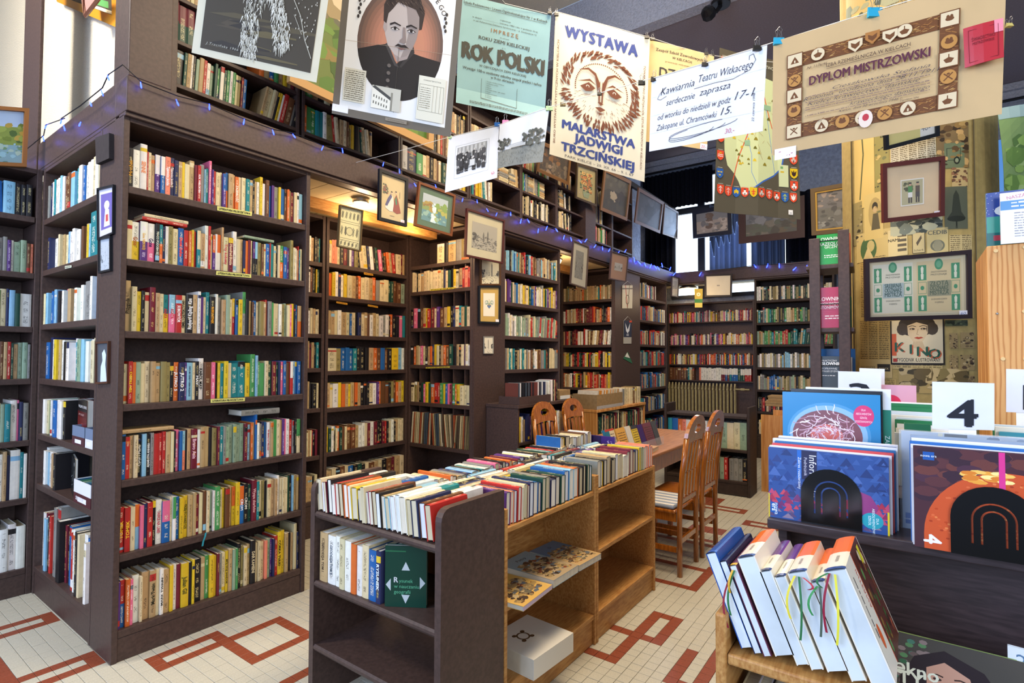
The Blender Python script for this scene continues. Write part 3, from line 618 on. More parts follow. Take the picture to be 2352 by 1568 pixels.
F = ROWS['corner'][6][1]
fill(F @ Matrix.Translation((.32, .02, 0)), .4, parse('c9 k4 t9 z7 u9'), .2, .15, 'novel', LEV7[6]+' of the pigeonhole bookcase', 'novel', 'novels in the lit alcove')
for i, (k, F, W) in enumerate(ROWS['slit']):
    fill(F @ Matrix.Translation((.30, 0, 0)), .085, parse(['t6 k3 c4', 't4 c4 r2 k5 m5', 'k4 k6 c3', 'm3 t4 k3 e4', 'c5 t5 c4 c4', 's4 k5 y2 d5', 't6 k4 k4 e2'][i]), .205, .15, 'novel', LEV7[i]+' of the narrow bookcase', 'novel', 'novels in the lit alcove')
    fill(F, .30, random_row(.30, WARMP, R), .2, .15)
# long-playing records on the second shelf of the pigeonholes
F = ROWS['corner'][1][1]
for k in range(34):
    x = .012+k*.0225; a = (.09 if k < 12 else -.14 if k < 25 else .10) * R.uniform(.3, 1); mb = MB()
    mb.box(0, .004, 0, .24, 0, .30, jit(lin(R.choice(['b09a70', '8a7a58', 'c8b890', '584838', 'a05030', '48525a', 'd0c4a4']))))
    o = obj('vinyl_record', mb, MATTE); M = F @ Matrix.Translation((x+(.03 if a < 0 else 0), .01, .001)) @ Matrix.Rotation(a, 4, 'Y')
    o.matrix_world = M; tag(o, 'worn record sleeve, %s from the left in the pigeonhole bookcase' % ordinal(k+1), 'record', 'records low in the pigeonhole bookcase')

# everything further off: one mass
SEC = ['zctk', 'zctkw', 'tcsyw', 'cskztwe', 'aaaczwr', 'cctdzbyvw', 'cktszrleb']
for key, pal, hb in (('second', None, .20), ('alcfar', 'tcosrkdywmt', .19), ('third', 'ztcrwknbe', .2), ('end', 'dgauczktw', .2), ('low1', 'vnywtk', .22), ('low2', 'cktdm', .2)):
    for i, (k, F, W) in enumerate(ROWS[key]):
        if key == 'second' and i == 2: continue
        p = pal or SEC[i]
        if key == 'end': p = ['ckm', 'kmrc', 'zkbucta', 'ctuzwl', 'gdgaetucr', 'gdgeuczkt', 'kducw'][i]
        if key == 'alcfar': p = ['ckt', 'tck', 'crtkoyw', 'ckyrtd', 'tckrwms', 'ktrsmrowc', 'tteuttock'][i]
        fill(F, W if key != 'third' or i != 6 else W*.62, random_row(W, p, R, (4, 8)), hb, .16, tilt=(lambda i, n: .10 if i > n*.55 else 0) if (i % 3 == 1 and key in ('second', 'alcfar', 'end')) else None)
for i, (k, F, W) in enumerate(ROWS['endbay']):
    tk = [parse('s6 s6 s6 s6 s6 s6 k3 e3 c3 t3 s4 x10 h4 w5 w5 w5 w5 w5 w5 w5 w5 m:w4 m:w4 b:w4 m:w4 e:w4 b:w4 b:w4 b:w4 d5 d:w4 d:w4 r:w4 r:w4 r:w4 x3'), random_row(W, 'cwkryosbn', R, (3, 5)), random_row(W, 'rcwcyovpsk', R, (3, 5)), random_row(W, 'cyrwcevpsm', R, (3, 5))][i]
    fill(F, W, tk, .165 if i else .2, .09, setback=(.003, .01))
UPP = ['wctgrk', 'wctgrk', 'dgwrcztb', 'nzsct', 'kwc']
for n in range(8):
    for i, (k, F, W) in enumerate(ROWS['up%d' % n]):
        if n == 7 or i > 3: continue
        if n == 0:
            tk = [parse('d5 x4 t4 w5 c4 x14 w4 x3 c4 w3 x8 w4 c3 t4 w4 x6 o3 c4 d3 x3 w4 c4 w3'), parse('r4 k12 d4 t5 w3 k3 a4 t6 r4 w5 a4 d4 g4 w5 d4 g4 w4 g4 c4 u4 m3 b5 x20 t4 c8 c4 c4 k3 y4 w3 r7 s9 z4 k5'), parse('k6 k6 k6 k6 k6 e5 e5 w5 x30 o5 t6 b5 g4 t5 y4 c5 m4'), random_row(W, 'tkcgr', R)][i]
            if i == 2: tk = [('d', 'm', 7, 1)]*5 + tk[5:]
            fill(F, W, tk, [.17, .2, .2, .2][i], .16, 'gallery_book', ['the lowest', 'the second', 'the third', 'the fourth'][i]+' shelf behind the drawing poster', 'book', 'books up on the gallery', tilt=(lambda j, m: .05 if j < 22 else (.22 if j > 22 else 0)) if i == 1 else None)
            continue
        if n == 1: tk = [random_row(W*.4, 'wct', R), parse('o3 g6 g6 e5 e5 w5 u9 r3 c4 t5 c5 s3 u4 y5 k9 d3 c5 c5 t4 x38'), parse('g6 t5 k5 c4 x60'), random_row(W, 'tkcg', R)][i]
        elif n == 2: tk = [random_row(W*.6, 'cwt', R), parse('w7 n12 g8 c5 t4 k4 t4 s4 c4 d5 t4 c4 u4 t4 k5 c4 y4'), random_row(W, 'kstcr', R), random_row(W, 'tkc', R)][i]
        elif n == 3: tk = [random_row(W*.5, 'cwt', R), parse('d4 e4 m5 y6 y5 c4 e4 w4 s4 w4 c4 x60'), parse('x4 t5 k4 l5 p7 x30 c4 t4'), parse('t5 c5 s4 x40')][i]
        else: tk = random_row(W*R.choice((.5, .8)), UPP[R.randint(0, 4)], R)
        wd = W if n < 4 else min(W, sum(q[2] for q in tk)*.0042)
        fill(F, wd, tk, [.17, .19, .19, .19][i], .15, tilt=(lambda j, m: -.10 if j % 9 > 5 else 0) if n % 2 else None)
# paper-wrapped stacks on the gallery
for n, x, i, cnt in ((3, .45, 2, 6), (3, .62, 2, 5), (4, .08, 2, 7), (4, .3, 2, 7), (4, .1, 0, 5), (4, .3, 0, 6), (5, .02, 2, 6)):
    F = ROWS['up%d' % n][i][1]
    for q in range(cnt): lying(F @ Matrix.Translation((0, .02, q*.026)), x+R.uniform(-.006, .006), 0, .15, .2, .025, R.choice(['z', 't', 'c']))
tag(obj('distant_books', FARB, BOOK), 'books on the farther shelves', 'books', kind='stuff')
fp = obj('page_blocks', FARP, PAGES, bpy.data.objects['distant_books']); fp['kind'] = 'stuff'
# ---------------------------------------------------------------- the island of book carts
cart = thing('book_cart', 'dark brown book cart with rounded end panels at the front of the island', 'cart')
def rounded_panel(y, th, x0, x1, z1, r, m, par, z0=0):
    pts = [(x0, y, z0), (x1, y, z0), (x1, y, z1)] + [(x0+r-r*math.sin(a), y, z1-r+r*math.cos(a)) for a in (0, .4, .8, 1.2, math.pi/2)]
    mb = MB(); mb.prism(pts, (0, th, 0)); return obj('side_panel', mb, m, par, bevel=.004)
rounded_panel(1.34, .03, 1.41, 1.778, .957, .045, BROWN, cart); rounded_panel(2.095, .03, 1.41, 1.778, .957, .045, BROWN, cart)
for z in (.825, .527, .255):
    mb = MB(); mb.prism([(1.418, 1.3705, z), (1.769, 1.3705, z), (1.769, 1.3705, z-.03), (1.42, 1.3705, z-.03), (1.411, 1.3705, z-.018), (1.411, 1.3705, z-.008)], (0, .724, 0)); obj('shelf', mb, BROWN, cart, bevel=.002)
def oak_unit(x0, x1, lab, last):
    t = thing('bookshelf_unit', lab, 'shelf unit', 'low light oak shelf units'); ys = (1.34, 1.98)
    def P(nm, *b, bevel=.003): return part(nm, OAK, t, *b, bevel=bevel)
    P('side_panel', (x0, x0+.02, ys[0], ys[1], 0, .875)); P('side_panel', (x1-.02, x1, ys[0], ys[1], 0, .875 if not last else .80))
    P('top_panel', (x0+.0205, x1-.0205, ys[0]+.006, ys[1]-.006, .772, .795))
    P('back_panel', (x0+.0205, x1-.0205, 1.66, 1.675, .155, .7715))
    P('shelf', (x0+.0205, x1-.0205, ys[0]+.008, 1.6595, .452, .475)); P('shelf', (x0+.0205, x1-.0205, 1.6755, ys[1]-.008, .452, .475)); P('shelf', (x0+.0205, x1-.0205, ys[0]+.004, ys[1]-.004, .132, .155))
    P('plinth', (x0+.0205, x1-.0205, ys[0]+.014, ys[0]+.03, 0, .1315))
part('back_panel', PINE, cart, (1.770, 1.7775, 1.3705, 1.80, .0, .79))
oak_unit(1.785, 2.588, 'light oak shelf unit holding three illustrated paperbacks and a white album', False)
oak_unit(2.592, 3.405, 'empty light oak shelf unit next to the reading table', True)
# books standing on their fore-edges, spine up
def spine_up(F, toks, L=.185, Wd=.13, name='paperback', where='', group=None, lean=0, unit=None, total=None, jl=.02, jw=.012):
    tot = sum(q[2] for q in toks); k = unit or total/tot; x = 0
    for i, (c, c2, w, hh) in enumerate(toks):
        if c == 'x': x += w*k; continue
        t = w*k-.0012; d = Wd*(1+.09*hh)+R.uniform(-jw, jw); l = L*(1+.06*hh)+R.uniform(-jl, jl)
        M = F @ Matrix.Translation((x, R.uniform(0, .012), 0)) @ Matrix.Rotation(lean*R.uniform(.8, 1.2) if lean else R.uniform(-.01, .01), 4, 'Y') @ Matrix(((1, 0, 0, 0), (0, 0, 1, 0), (0, -1, 0, d+.002), (0, 0, 0, 1)))
        o3 = M.to_translation(); Mi = M.copy(); Mi.translation = (0, 0, 0); cov, pag = MB(), MB()
        book_geo(cov, pag, Mi, t, d, l, jit(lin(PAL[c])), jit(lin(PAL[c2])) if c2 else None, R.choice((.3, .5, .7)), lin(INK[c]), soft=t < .024, pages=lin(R.choice(['d9d0bc', 'cfc4a8', 'e4ded0', 'dde0e4', 'c8bc9c'])))
        ob = obj(name, cov, BOOK); ob.location = o3; obj('page_block', pag, PAGES, ob); n = sum(1 for q in toks[:i+1] if q[0] != 'x')
        wd = 'slim ' if w <= 3 else 'thick ' if w >= 8 else ''; cn = CN[c] if not c2 else CN[c]+' and '+CN[c2]
        tag(ob, '%s%s %s spine up, %s %s' % (wd, cn, name, ordinal(n), where), 'book', group); x += w*k
IG = 'second-hand paperbacks on the island'
spine_up(FY(1.417, 2.088, .826), parse('c6 w4 m3 k5 w4 r5 s5 o5 c3 y7 n5 c4 v3 r4 s5 k4 t4 l5 w5 w5 w6 c5 n6 s6 r6'), .20, .135, where='from the far end of the cart front row', group=IG, lean=-.13, total=.70)
spine_up(FX(1.812, 1.347, .796), parse('v5 h4 n3 r4 w3 c4 m2 n5 b7 n4 d5 z7 n7 k6 d6 b7 l7 o8 k6 k4 k4 d4 d4'), .20, .14, where='from the cart in the oak front row', group=IG, total=.75, lean=.03)
spine_up(FX(2.618, 1.347, .796), parse('z6 y4 k5 t7 k3 k4 c6 c8 w8 m6 m6 n5 n5 y4 a4 a3 h5 a3 h4 h4'), .20, .14, where='from the barcode book in the oak front row', group=IG, total=.76, lean=.02)
MIDS = ['w6 c4 k7 n4 c5 e6', 'l5 o4 w6 c7 y4 b5', 'k8 r6 o4 w5 c5 y7', 'k9 w4 e5 m6 k5 c5', 's9 e5 k4 w6 c5 b5', 'm8 n5 c4 v6 t5 e4', 'n5 l6 w4 c5 k4 m7', 'c5 k7 s5 w4 r5 t5']
for k in range(7):
    spine_up(FY(1.80+.205*k+(.05 if k > 3 else 0), 1.745, .796), parse(MIDS[k]), .185, .125, where='from the back in middle stack %s of the island' % ordinal(k+1), group=IG, total=.178, lean=R.uniform(-.1, .1))
spine_up(FX(1.80, 1.768, .796), parse('w7 c5 w6 o3 s5 t6 z5 n5 l7 k4 e4 w8 z5 p6 w5 k4 v5 o4 t6 m5 v7 k6 c5 w4 k7 s6 c5 d4 w5 e4 r5 k4 w5 c5 t6 m5 w5 k5'), .20, .13, where='from the cart in the oak rear row', group=IG, total=1.32)
spine_up(FY(1.63, 2.085, .826), parse('w6 k5 c4 w7 z5 c6 b5 w5 l6 o4 w5 e6 c5 w6 w5'), .14, .115, where='from the far end of the cart inner row', group=IG, total=.62)
# raised row of thick books at the far right
spine_up(FX(2.95, 1.775, .83), parse('b3 y7 k9 w9 s9 w6 c7 s4 n6 w8 k3'), .17, .15, where='from the yellow spine in the raised far row', group=IG, total=.42)
part('riser', OAK, bpy.data.objects['bookshelf_unit.001'], (2.93, 3.38, 1.77, 1.97, .7955, .829))
# standing purple book, and the spine row low on the cart
def slab(name, M, w, h, t, col, lab, cat, art=None, pages='e4ded0', par=None, spine=None, m=GLOSS):
    """a book as a block: front cover towards -y of M, x right, z up, thickness to +y; art(A, w, h) prints its cover"""
    mb, pg = MB(), MB(); c = lin(PAL.get(col, col)); s = lin(PAL.get(spine, spine)) if spine else c
    mb.box(0, w, 0, .0016, 0, h, c, M=M); mb.box(0, w, t-.0016, t, 0, h, c, M=M); mb.box(0, .002, .0016, t-.0016, 0, h, s, M=M)
    pg.box(.0021, w-.003, .0018, t-.0018, .003, h-.003, lin(pages), M=M)
    o = obj(name, mb, m); tag(o, lab, cat); obj('page_block', pg, PAGES, o)
    if art:
        A = Art(plane_fn(M @ Matrix.Translation((0, 0, h)), .00025)); art(A, w, h); A.done('cover_print', o, m)
    return o
def fr(p, q, up=Vector((0, 0, 1))):
    """frame with x from p to q, z up, y away"""
    p, q = Vector(p), Vector(q); ax = (q-p).normalized(); up = Vector(up); az = (up - ax*up.dot(ax)).normalized(); ay = az.cross(ax)
    return Matrix(((ax.x, ay.x, az.x, p.x), (ax.y, ay.y, az.y, p.y), (ax.z, ay.z, az.z, p.z), (0, 0, 0, 1)))
def purple(A, w, h): A.rect(.0, 0, w*.45, h, '#241a4a'); A.text('Wyspa', w*.72, h*.45, h*.12, '#d8c8f0', rot=-1.3, shear=.3); A.text('i słońce', w*.86, h*.45, h*.1, '#d8c8f0', rot=-1.3, shear=.3)
slab('book', fr((3.385, 1.80, .832), (3.385, 1.62, .832)) , .185, .125, .02, '#3a2470', 'purple glossy book standing at the table end of the island', 'book', purple)
fill(FY(1.425, 2.085, .5275), .40, parse('t8 w8 w5 c5 w6 o5 w5 c6 b7 n4'), .205, .15, 'old_textbook', 'the middle shelf of the brown cart', 'book', 'school books on the cart shelf', .03, setback=(0, .008), titles={0: ('GEODEZJA TOM I', '#504030', .6, 0), 1: ('GEODEZJA TOM II', '#405060', .6, 0), 9: ('RYSUNEK', '#e0e8f0', .5, 0)})
def geo(A, w, h):
    for p in (((.40, .40), (.60, .40), (.50, .26)), ((.40, .80), (.60, .80), (.50, .94)), ((.14, .54), (.14, .74), (.02, .64)), ((.84, .50), (.84, .70), (.97, .60))): A.poly([(a*w, b*h) for a, b in p][::-1], '#b8c0c0')
    A.rect(.0, .08*h, w*.5, .10*h, '#2c6a44')
    A.text('R', .22*w, .60*h, .09*h, '#c8c8c8', anchor='l', bold=.05); A.text('ysunek', .34*w, .60*h, .06*h, '#5aa880', anchor='l'); A.text('w nauczaniu', .22*w, .69*h, .06*h, '#5aa880', anchor='l', width=.6*w); A.text('geografii', .22*w, .78*h, .06*h, '#5aa880', anchor='l')
slab('old_textbook', fr((1.432, 1.66, .5275), (1.53, 1.50, .5275)), .165, .235, .022, '#123a2c', 'dark green geography drawing textbook with four white triangles', 'book', geo, spine='w')
# lying books in the oak unit
def battle(seed, base, title):
    def f(A, w, h):
        r = random.Random(seed); A.rect(0, 0, w, h, base[0]); A.rect(0, h*.42, w, h, base[1])
        A.hold = True
        for k in range(170):
            x, y = r.uniform(.1, .9)*w, r.uniform(.3, .9)*h; s = r.uniform(.03, .12)*w
            A.poly([(x+s*r.uniform(.5, 1)*math.cos(q), y+s*r.uniform(.3, .9)*math.sin(q)) for q in (0, 1.2, 2.5, 3.7, 5.1)], r.choice(['#4a3c34', '#6a4e38', '#7a4430', '#a88c58', '#b8a47c', '#5c6670', '#6a6454', '#3a302a', '#8a7450', '#94805c']))
        A.text(title, w*.5, h*.2, h*.07, '#16202c', shear=.2)
    return f
def laid(name, p, q, z, t, w, col, lab, cat, art, group=None, spine=None):
    """lying flat, near edge from p to q at the front, cover up"""
    M = fr((p[0], p[1], z+t), (q[0], q[1], z+t)); Mx = M @ Matrix(((1, 0, 0, 0), (0, 0, 1, 0), (0, -1, 0, 0), (0, 0, 0, 1)))
    W = (Vector((q[0], q[1], 0))-Vector((p[0], p[1], 0))).length
    mb, pg = MB(), MB(); c = lin(col); s = lin(spine or col)
    # x along the near edge, z away from it, thickness below
    for z0, z1 in ((0, .0015), (t-.0015, t)): mb.box(0, W, z0, z1, 0, w, c, M=Mx)
    mb.box(0, W, .0015, t-.0015, 0, .002, s, M=Mx) if spine else None
    pg.box(.002, W-.002, .0016, t-.0016, .0025 if spine else .001, w-.002, lin('d8d0bc'), M=Mx)
    o = obj(name, mb, GLOSS); tag(o, lab, cat, group); obj('page_block', pg, PAGES, o)
    if art: A = Art(plane_fn(Mx @ Matrix.Translation((0, 0, w)), .00025)); art(A, W, w); A.done('cover_print', o, GLOSS)
    return o
laid('illustrated_book', (1.81, 1.265), (2.06, 1.285), .4755, .020, .27, '#c8a864', 'illustrated paperback with a yellow desert battle cover next to the cart', 'book', battle(3, ('#c8a050', '#d0a85c'), ''), spine='#b8a8c0')
laid('illustrated_book', (2.07, 1.285), (2.295, 1.285), .4755, .034, .31, '#7a98a8', 'thick illustrated paperback with a pale blue battle cover', 'book', battle(4, ('#8098a0', '#a89474'), 'Potop'))
laid('illustrated_book', (2.305, 1.285), (2.515, 1.275), .4755, .028, .30, '#8aa0b0', 'illustrated paperback with a wagon wheel cover at the divider', 'book', battle(5, ('#50708c', '#b89a6c'), 'O'))
def album(A, w, h):
    A.ring(.42*w, .42*h, .12*h, .03*h, '#5a4630', 24)
    for k in range(4): 
        a = math.pi/4+k*math.pi/2; A.ell(.42*w+.15*h*math.cos(a), .42*h+.15*h*math.sin(a), .045*h, .04*h, '#5a4630', 9)
laid('album', (1.90, 1.275), (2.195, 1.255), .1555, .085, .27, '#d4d0c4', 'thick white album with a gold rosette at the foot of the oak unit', 'album', album, spine='#d8d4c8')
mb = MB(); A = Art(plane_fn(fr((2.0, 1.2655, .225), (2.12, 1.2575, .225)), .0004)); A.frame(.01, .008, .10, .05, .004, '#8a7444'); A.text('Zarys', .055, .042, .022, '#8a7444', shear=.3); A.rect(.11, .01, .125, .05, '#8a7444'); A.rect(-.06, .012, -.055, .045, '#8a7444'); A.done('spine_ornament', bpy.data.objects[[o.name for o in bpy.data.objects if o.get('label', '').startswith('thick white album')][0]])

# ---------------------------------------------------------------- reading table and chairs
tb = thing('reading_table', 'long varnished wooden reading table behind the oak units', 'table')
part('table_top', TABLE, tb, (3.50, 5.49, 1.57, 2.42, .732, .76), bevel=.008)
part('apron', CHAIR, tb, (3.54, 5.45, 1.60, 1.622, .615, .7315)); part('apron', CHAIR, tb, (3.54, 5.45, 2.368, 2.39, .615, .7315)); part('apron', CHAIR, tb, (3.541, 3.562, 1.6225, 2.3675, .615, .7315)); part('apron', CHAIR, tb, (5.428, 5.449, 1.6225, 2.3675, .615, .7315))
for x in (3.56, 5.37):
    for y in (1.6225, 2.3075): part('leg', CHAIR, tb, (x+.003, x+.06, y+.0005, y+.06, 0, .7315), bevel=.006)
def chair(x, y, flip, lab, cushion=False):
    t = thing('dining_chair', lab, 'chair', 'slatted wooden chairs at the reading table', (x, y, 0)); s = -1 if flip else 1
    def PT(pts): return [(a, s*b, c) for a, b, c in pts]
    def bar(nm, pts, w, d):
        mb = MB(); pts = PT(pts)
        for i in range(len(pts)-1):
            (a, b, c), (e, f, g) = pts[i], pts[i+1]
            q = [(a-w/2, b-d/2, c), (a+w/2, b-d/2, c), (a-w/2, b+d/2, c), (a+w/2, b+d/2, c), (e-w/2, f-d/2, g), (e+w/2, f-d/2, g), (e-w/2, f+d/2, g), (e+w/2, f+d/2, g)]
            mb.hexa(q)
        return obj(nm, mb, CHAIR, t, bevel=.004)
    back = lambda z: .03 - .03*max(0, (z-.45))/.6 - .045*max(0, (z-.45)/.65)**2
    for sx in (-.175, .175):
        mb = MB(); mb.tube(PT([(sx, .03, 0), (sx, .03, .45), (sx, back(.7), .7), (sx*.98, back(.95), .95)]), .019, 8); obj('leg', mb, CHAIR, t, smooth=True)
        bar('leg', [(sx, .40, 0), (sx, .40, .425)], .036, .036)
    # arched head piece with an oval grip hole
    mb = MB(); th = .026; outer, inner = [], []
    n = 14
    for k in range(n+1):
        a = math.pi*k/n; outer.append((.192*math.cos(a), .95+.145*math.sin(a)))
    hole = [(.07*math.cos(-math.pi/2+2*math.pi*k/n*1.0), .0) for k in range(n)]
    lo = [(-.192+.384*k/n, .90+.02*math.sin(math.pi*k/n)) for k in range(n+1)]
    ring_o = outer + lo[1:-1]; m_ = len(ring_o)
    ring_i = []
    for q in ring_o:
        a = math.atan2((q[1]-1.0)/.05, q[0]/.07); ring_i.append((.068*math.cos(a), 1.0+.032*math.sin(a)))
    def p3(q, k): return (q[0], s*(back(q[1])+k), q[1])
    for i in range(m_):
        j = (i+1) % m_
        for k, d in ((-th/2, 1), (th/2, -1)):
            f = [p3(ring_o[i], k), p3(ring_o[j], k), p3(ring_i[j], k), p3(ring_i[i], k)]; mb.poly(f if d > 0 else f[::-1])
        mb.poly([p3(ring_o[i], -th/2), p3(ring_o[i], th/2), p3(ring_o[j], th/2), p3(ring_o[j], -th/2)]); mb.poly([p3(ring_i[i], -th/2), p3(ring_i[j], -th/2), p3(ring_i[j], th/2), p3(ring_i[i], th/2)])
    obj('head_piece', mb, CHAIR, t, bevel=.005)
    for k in range(4):
        xx = -.105+.07*k; bar('slat', [(xx, back(.53)+.004, .525), (xx, back(.7)+.004, .70), (xx*1.02, back(.905), .905)], .034, .012)
    bar('back_rail', [(-.158, .03, .505), (.158, .03, .505)], 0, 0).data.clear_geometry()
    rail = [o for o in t.children if o.name.startswith('back_rail')][0]; mb = MB(); mb.box(-.158, .158, s*.018 if s > 0 else -.042, s*.042 if s > 0 else -.018, .49, .525); rail.data = mb.mesh('back_rail', CHAIR)
    y0, y1 = sorted((s*.052, s*.43)); part('seat', CHAIR, t, (-.20, .20, y0, y1, .425, .45), bevel=.01)
    for sx in (-.175, .175):
        y0, y1 = sorted((s*.05, s*.381)); part('stretcher', CHAIR, t, (sx-.009, sx+.009, y0, y1, .16, .195)); part('seat_rail', CHAIR, t, (sx-.012, sx+.012, y0, y1, .37, .4245))
    y0, y1 = sorted((s*.392, s*.408)); part('stretcher', CHAIR, t, (-.156, .156, y0, y1, .25, .285)); part('seat_rail', CHAIR, t, (-.156, .156, y0, y1, .37, .4245))
    y0, y1 = sorted((s*.022, s*.04)); part('stretcher', CHAIR, t, (-.156, .156, y0, y1, .22, .255))
    return t
chair(3.88, 1.255, False, 'slatted wooden chair with a striped cushion pulled up to the table')
chair(4.34, 1.245, False, 'slatted wooden chair beside the cushioned one on the near side')
chair(4.16, 2.66, True, 'slatted wooden chair across the table behind the display books')
chair(4.68, 2.66, True, 'slatted wooden chair across the table below the cardboard box')
cu = part('seat_cushion', PLAIN, None, (3.69, 4.07, 1.32, 1.68, .4505, .478), bevel=.012, col=lin('8a96a8')); tag(cu, 'grey and white striped seat cushion on the near chair', 'cushion')
for k in range(5): part('stripe', PLAIN, cu, (3.70+.075*k, 3.73+.075*k, 1.325, 1.675, .4781, .4795), col=lin('d8d4cc'))
# wire rack of leaning display books on the table, and a flat magazine
wr = thing('wire_book_rack', 'low clear rack holding leaning cookery books on the table', 'rack')
mb = MB(); mb.box(3.52, 4.52, 1.70, 1.703, .7605, .83); mb.box(3.52, 4.52, 1.703, 1.95, .7605, .764); obj('tray', mb, CLEAR, wr)
for k, (x, w, h, c, c2, lab) in enumerate(((3.56, .15, .22, '#2a6a80', '#c8b898', 'blue and grey worn book leaning leftmost in the clear rack'), (3.73, .16, .21, '#c89848', '#c89848', 'amber book leaning in the clear rack'), (3.90, .09, .21, '#c8c4b8', '#c8c4b8', 'pale grey slim book leaning in the clear rack'), (3.995, .12, .205, '#c8ac38', '#3a3a40', 'mustard book with a dark top edge in the clear rack'), (4.12, .10, .20, '#3c2860', '#3c2860', 'deep purple book leaning in the clear rack'), (4.23, .17, .20, '#6a3c48', '#6a3c48', 'dusty maroon book leaning in the clear rack'), (4.41, .10, .20, '#46484c', '#6a6a60', 'dark grey book leaning rightmost in the clear rack'))):
    M = Matrix.Translation((x, 1.712, .766)) @ Matrix.Rotation(-.32, 4, 'X')
    def cov(A, w, h, c2=c2, k=k):
        if k == 0: A.rect(w*.45, .0, w, h, c2); A.rect(0, 0, w, h*.07, '#b04030')
        if k == 3: A.rect(0, 0, w, h*.14, c2)
        if k in (0, 1, 3, 5):
            r = random.Random(k)
            for j in range(6): A.scribble(w*(.5 if k == 0 else .12), w*.9, h*(.2+.09*j), h*.03, '#4a3a30', r)
    slab('cookery_book', M, w-.005, h, .022, c, lab, 'book', cov, 'c8b080', m=PRINT)
def mag(A, w, h): A.rect(0, 0, w, h, '#c8a078'); A.poly([(w*.1, h*.9), (w*.3, h*.3), (w*.6, h*.5), (w*.5, h)], '#2c3050'); A.ell(w*.6, h*.4, w*.2, h*.2, '#8a5a40'); A.poly([(w*.3, h*.4), (w*.7, h*.2), (w*.9, h*.6)], '#d8c4a8')
laid('magazine', (3.95, 1.60), (4.22, 1.63), .7605, .03, .20, '#c8a078', 'thick glossy magazine lying on the near table corner', 'magazine', mag)

# ---------------------------------------------------------------- far cart, pine unit, radiator
c2 = thing('book_cart', 'dark brown book cart of encyclopaedias before the radiator', 'cart')
part('side_panel', BROWN2, c2, (6.20, 6.52, 1.385, 1.415, 0, .965), bevel=.006); part('side_panel', BROWN2, c2, (6.20, 6.52, 2.30, 2.33, 0, .965), bevel=.006)
for z in (.865, .50, .16): part('shelf', BROWN2, c2, (6.205, 6.515, 1.4155, 2.2995, z-.03, z), bevel=.004)
part('back_panel', BROWN2, c2, (6.50, 6.514, 1.4155, 2.2995, .1605, .8345)); part('plinth', BROWN2, c2, (6.21, 6.225, 1.4155, 2.2995, .01, .1295))
fill(FY(6.215, 2.295, .501), .87, parse('e6 b9 o6 h6 w9 z8 r6 w8 z9 m9 a9 c9 c8 a9'), .29, .2, 'encyclopaedia', 'the middle shelf of the far cart', 'book', 'encyclopaedias on the far cart', .02)
fill(FY(6.215, 2.295, .161), .87, parse('x50 t6 c6 y6 t5 s4 a6 r5 x2 z6 z6 z6 k6'), .24, .18, 'encyclopaedia', 'the bottom shelf of the far cart', 'book', 'encyclopaedias on the far cart', .03)
fill(FY(6.215, 2.295, .866), .86, random_row(.8, 'cwcctwcwl', R, (4, 7)), .145, .2)
p1 = thing('bookshelf_unit', 'pine shelf unit of paperbacks right behind the far cart', 'shelf unit')
part('side_panel', PINE, p1, (6.62, 6.645, 1.05, 1.36, 0, .86)); part('side_panel', PINE, p1, (7.30, 7.325, 1.05, 1.36, 0, .86))
for z in (.80, .42, .10): part('shelf', PINE, p1, (6.6455, 7.2995, 1.055, 1.355, z-.022, z))
for z, hb in ((.80, .15), (.42, .22), (.10, .22)): fill(FX(6.65, 1.06, z+.0005), .64, random_row(.64, 'tcstkrc', R), hb, .2)
for x, y, z, w, d, t, lab in ((6.66, 1.10, .955, .3, .22, .055, 'yellowed cardboard carton, lower of two on the pine unit'), (6.70, 1.10, 1.0105, .24, .2, .06, 'yellowed cardboard carton, upper of two on the pine unit')):
    o = part('carton', CARDB, None, (x, x+w, y, y+d, z, z+t), bevel=.004); tag(o, lab, 'box'); part('lid', CARDB, o, (x-.003, x+w+.003, y-.003, y+d+.003, z+t-.02, z+t+.0008))
ra = thing('radiator', 'cream ribbed cast iron radiator under the wall shelves', 'radiator')
for k in range(20):
    y = 3.30-.056*k; mb = MB()
    for xx in (9.02, 9.07): mb.tube([(xx, y, .30), (xx, y, 1.04)], .012, 6)
    mb.prism([(9.005, y-.011, .98), (9.045, y-.011, 1.085), (9.085, y-.011, .98)], (0, .022, 0)); mb.box(9.005, 9.085, y-.018, y+.018, .25, .30)
    obj('rib', mb, RADI, ra)
mb = MB(); mb.tube([(9.045, 3.34, .28), (9.045, 2.05, .28)], .016, 8); mb.tube([(9.045, 2.24, 1.0), (9.045, 2.02, 1.0)], .012, 8); mb.lathe((9.045, 2.12, 1.0), [(.02, -.03), (.02, .03)], 8, axis='y'); obj('pipe', mb, RADI, ra)

# ---------------------------------------------------------------- boxes on the low cabinets
db = thing('disc_box', 'brown open box of film discs on the near low cabinet', 'box')
part('side', BROWN, db, (3.885, 4.40, 2.765, 2.775, 1.0755, 1.146)); part('side', BROWN, db, (3.885, 4.40, 2.985, 2.995, 1.0755, 1.146)); part('side', BROWN, db, (3.885, 3.895, 2.7755, 2.9845, 1.0755, 1.146)); part('side', BROWN, db, (4.39, 4.40, 2.7755, 2.9845, 1.0755, 1.146)); part('base', BROWN, db, (3.8955, 4.3895, 2.7755, 2.9845, 1.0755, 1.08))
for k in range(22):
    mb = MB(); x = 3.90+.0222*k; mb.box(0, .014, 0, .135, 0, .185, jit(lin(R.choice(['18181c', '26242a', '48505c', '6a3a34', 'd0d0d0', '2c3450'])), .2)); o = obj('film_disc_case', mb, GLOSS); o.location = (x, 2.80, 1.0805); tag(o, 'dark plastic film disc case, %s along the brown open box' % ordinal(k+1), 'disc', 'film discs in the brown open box')
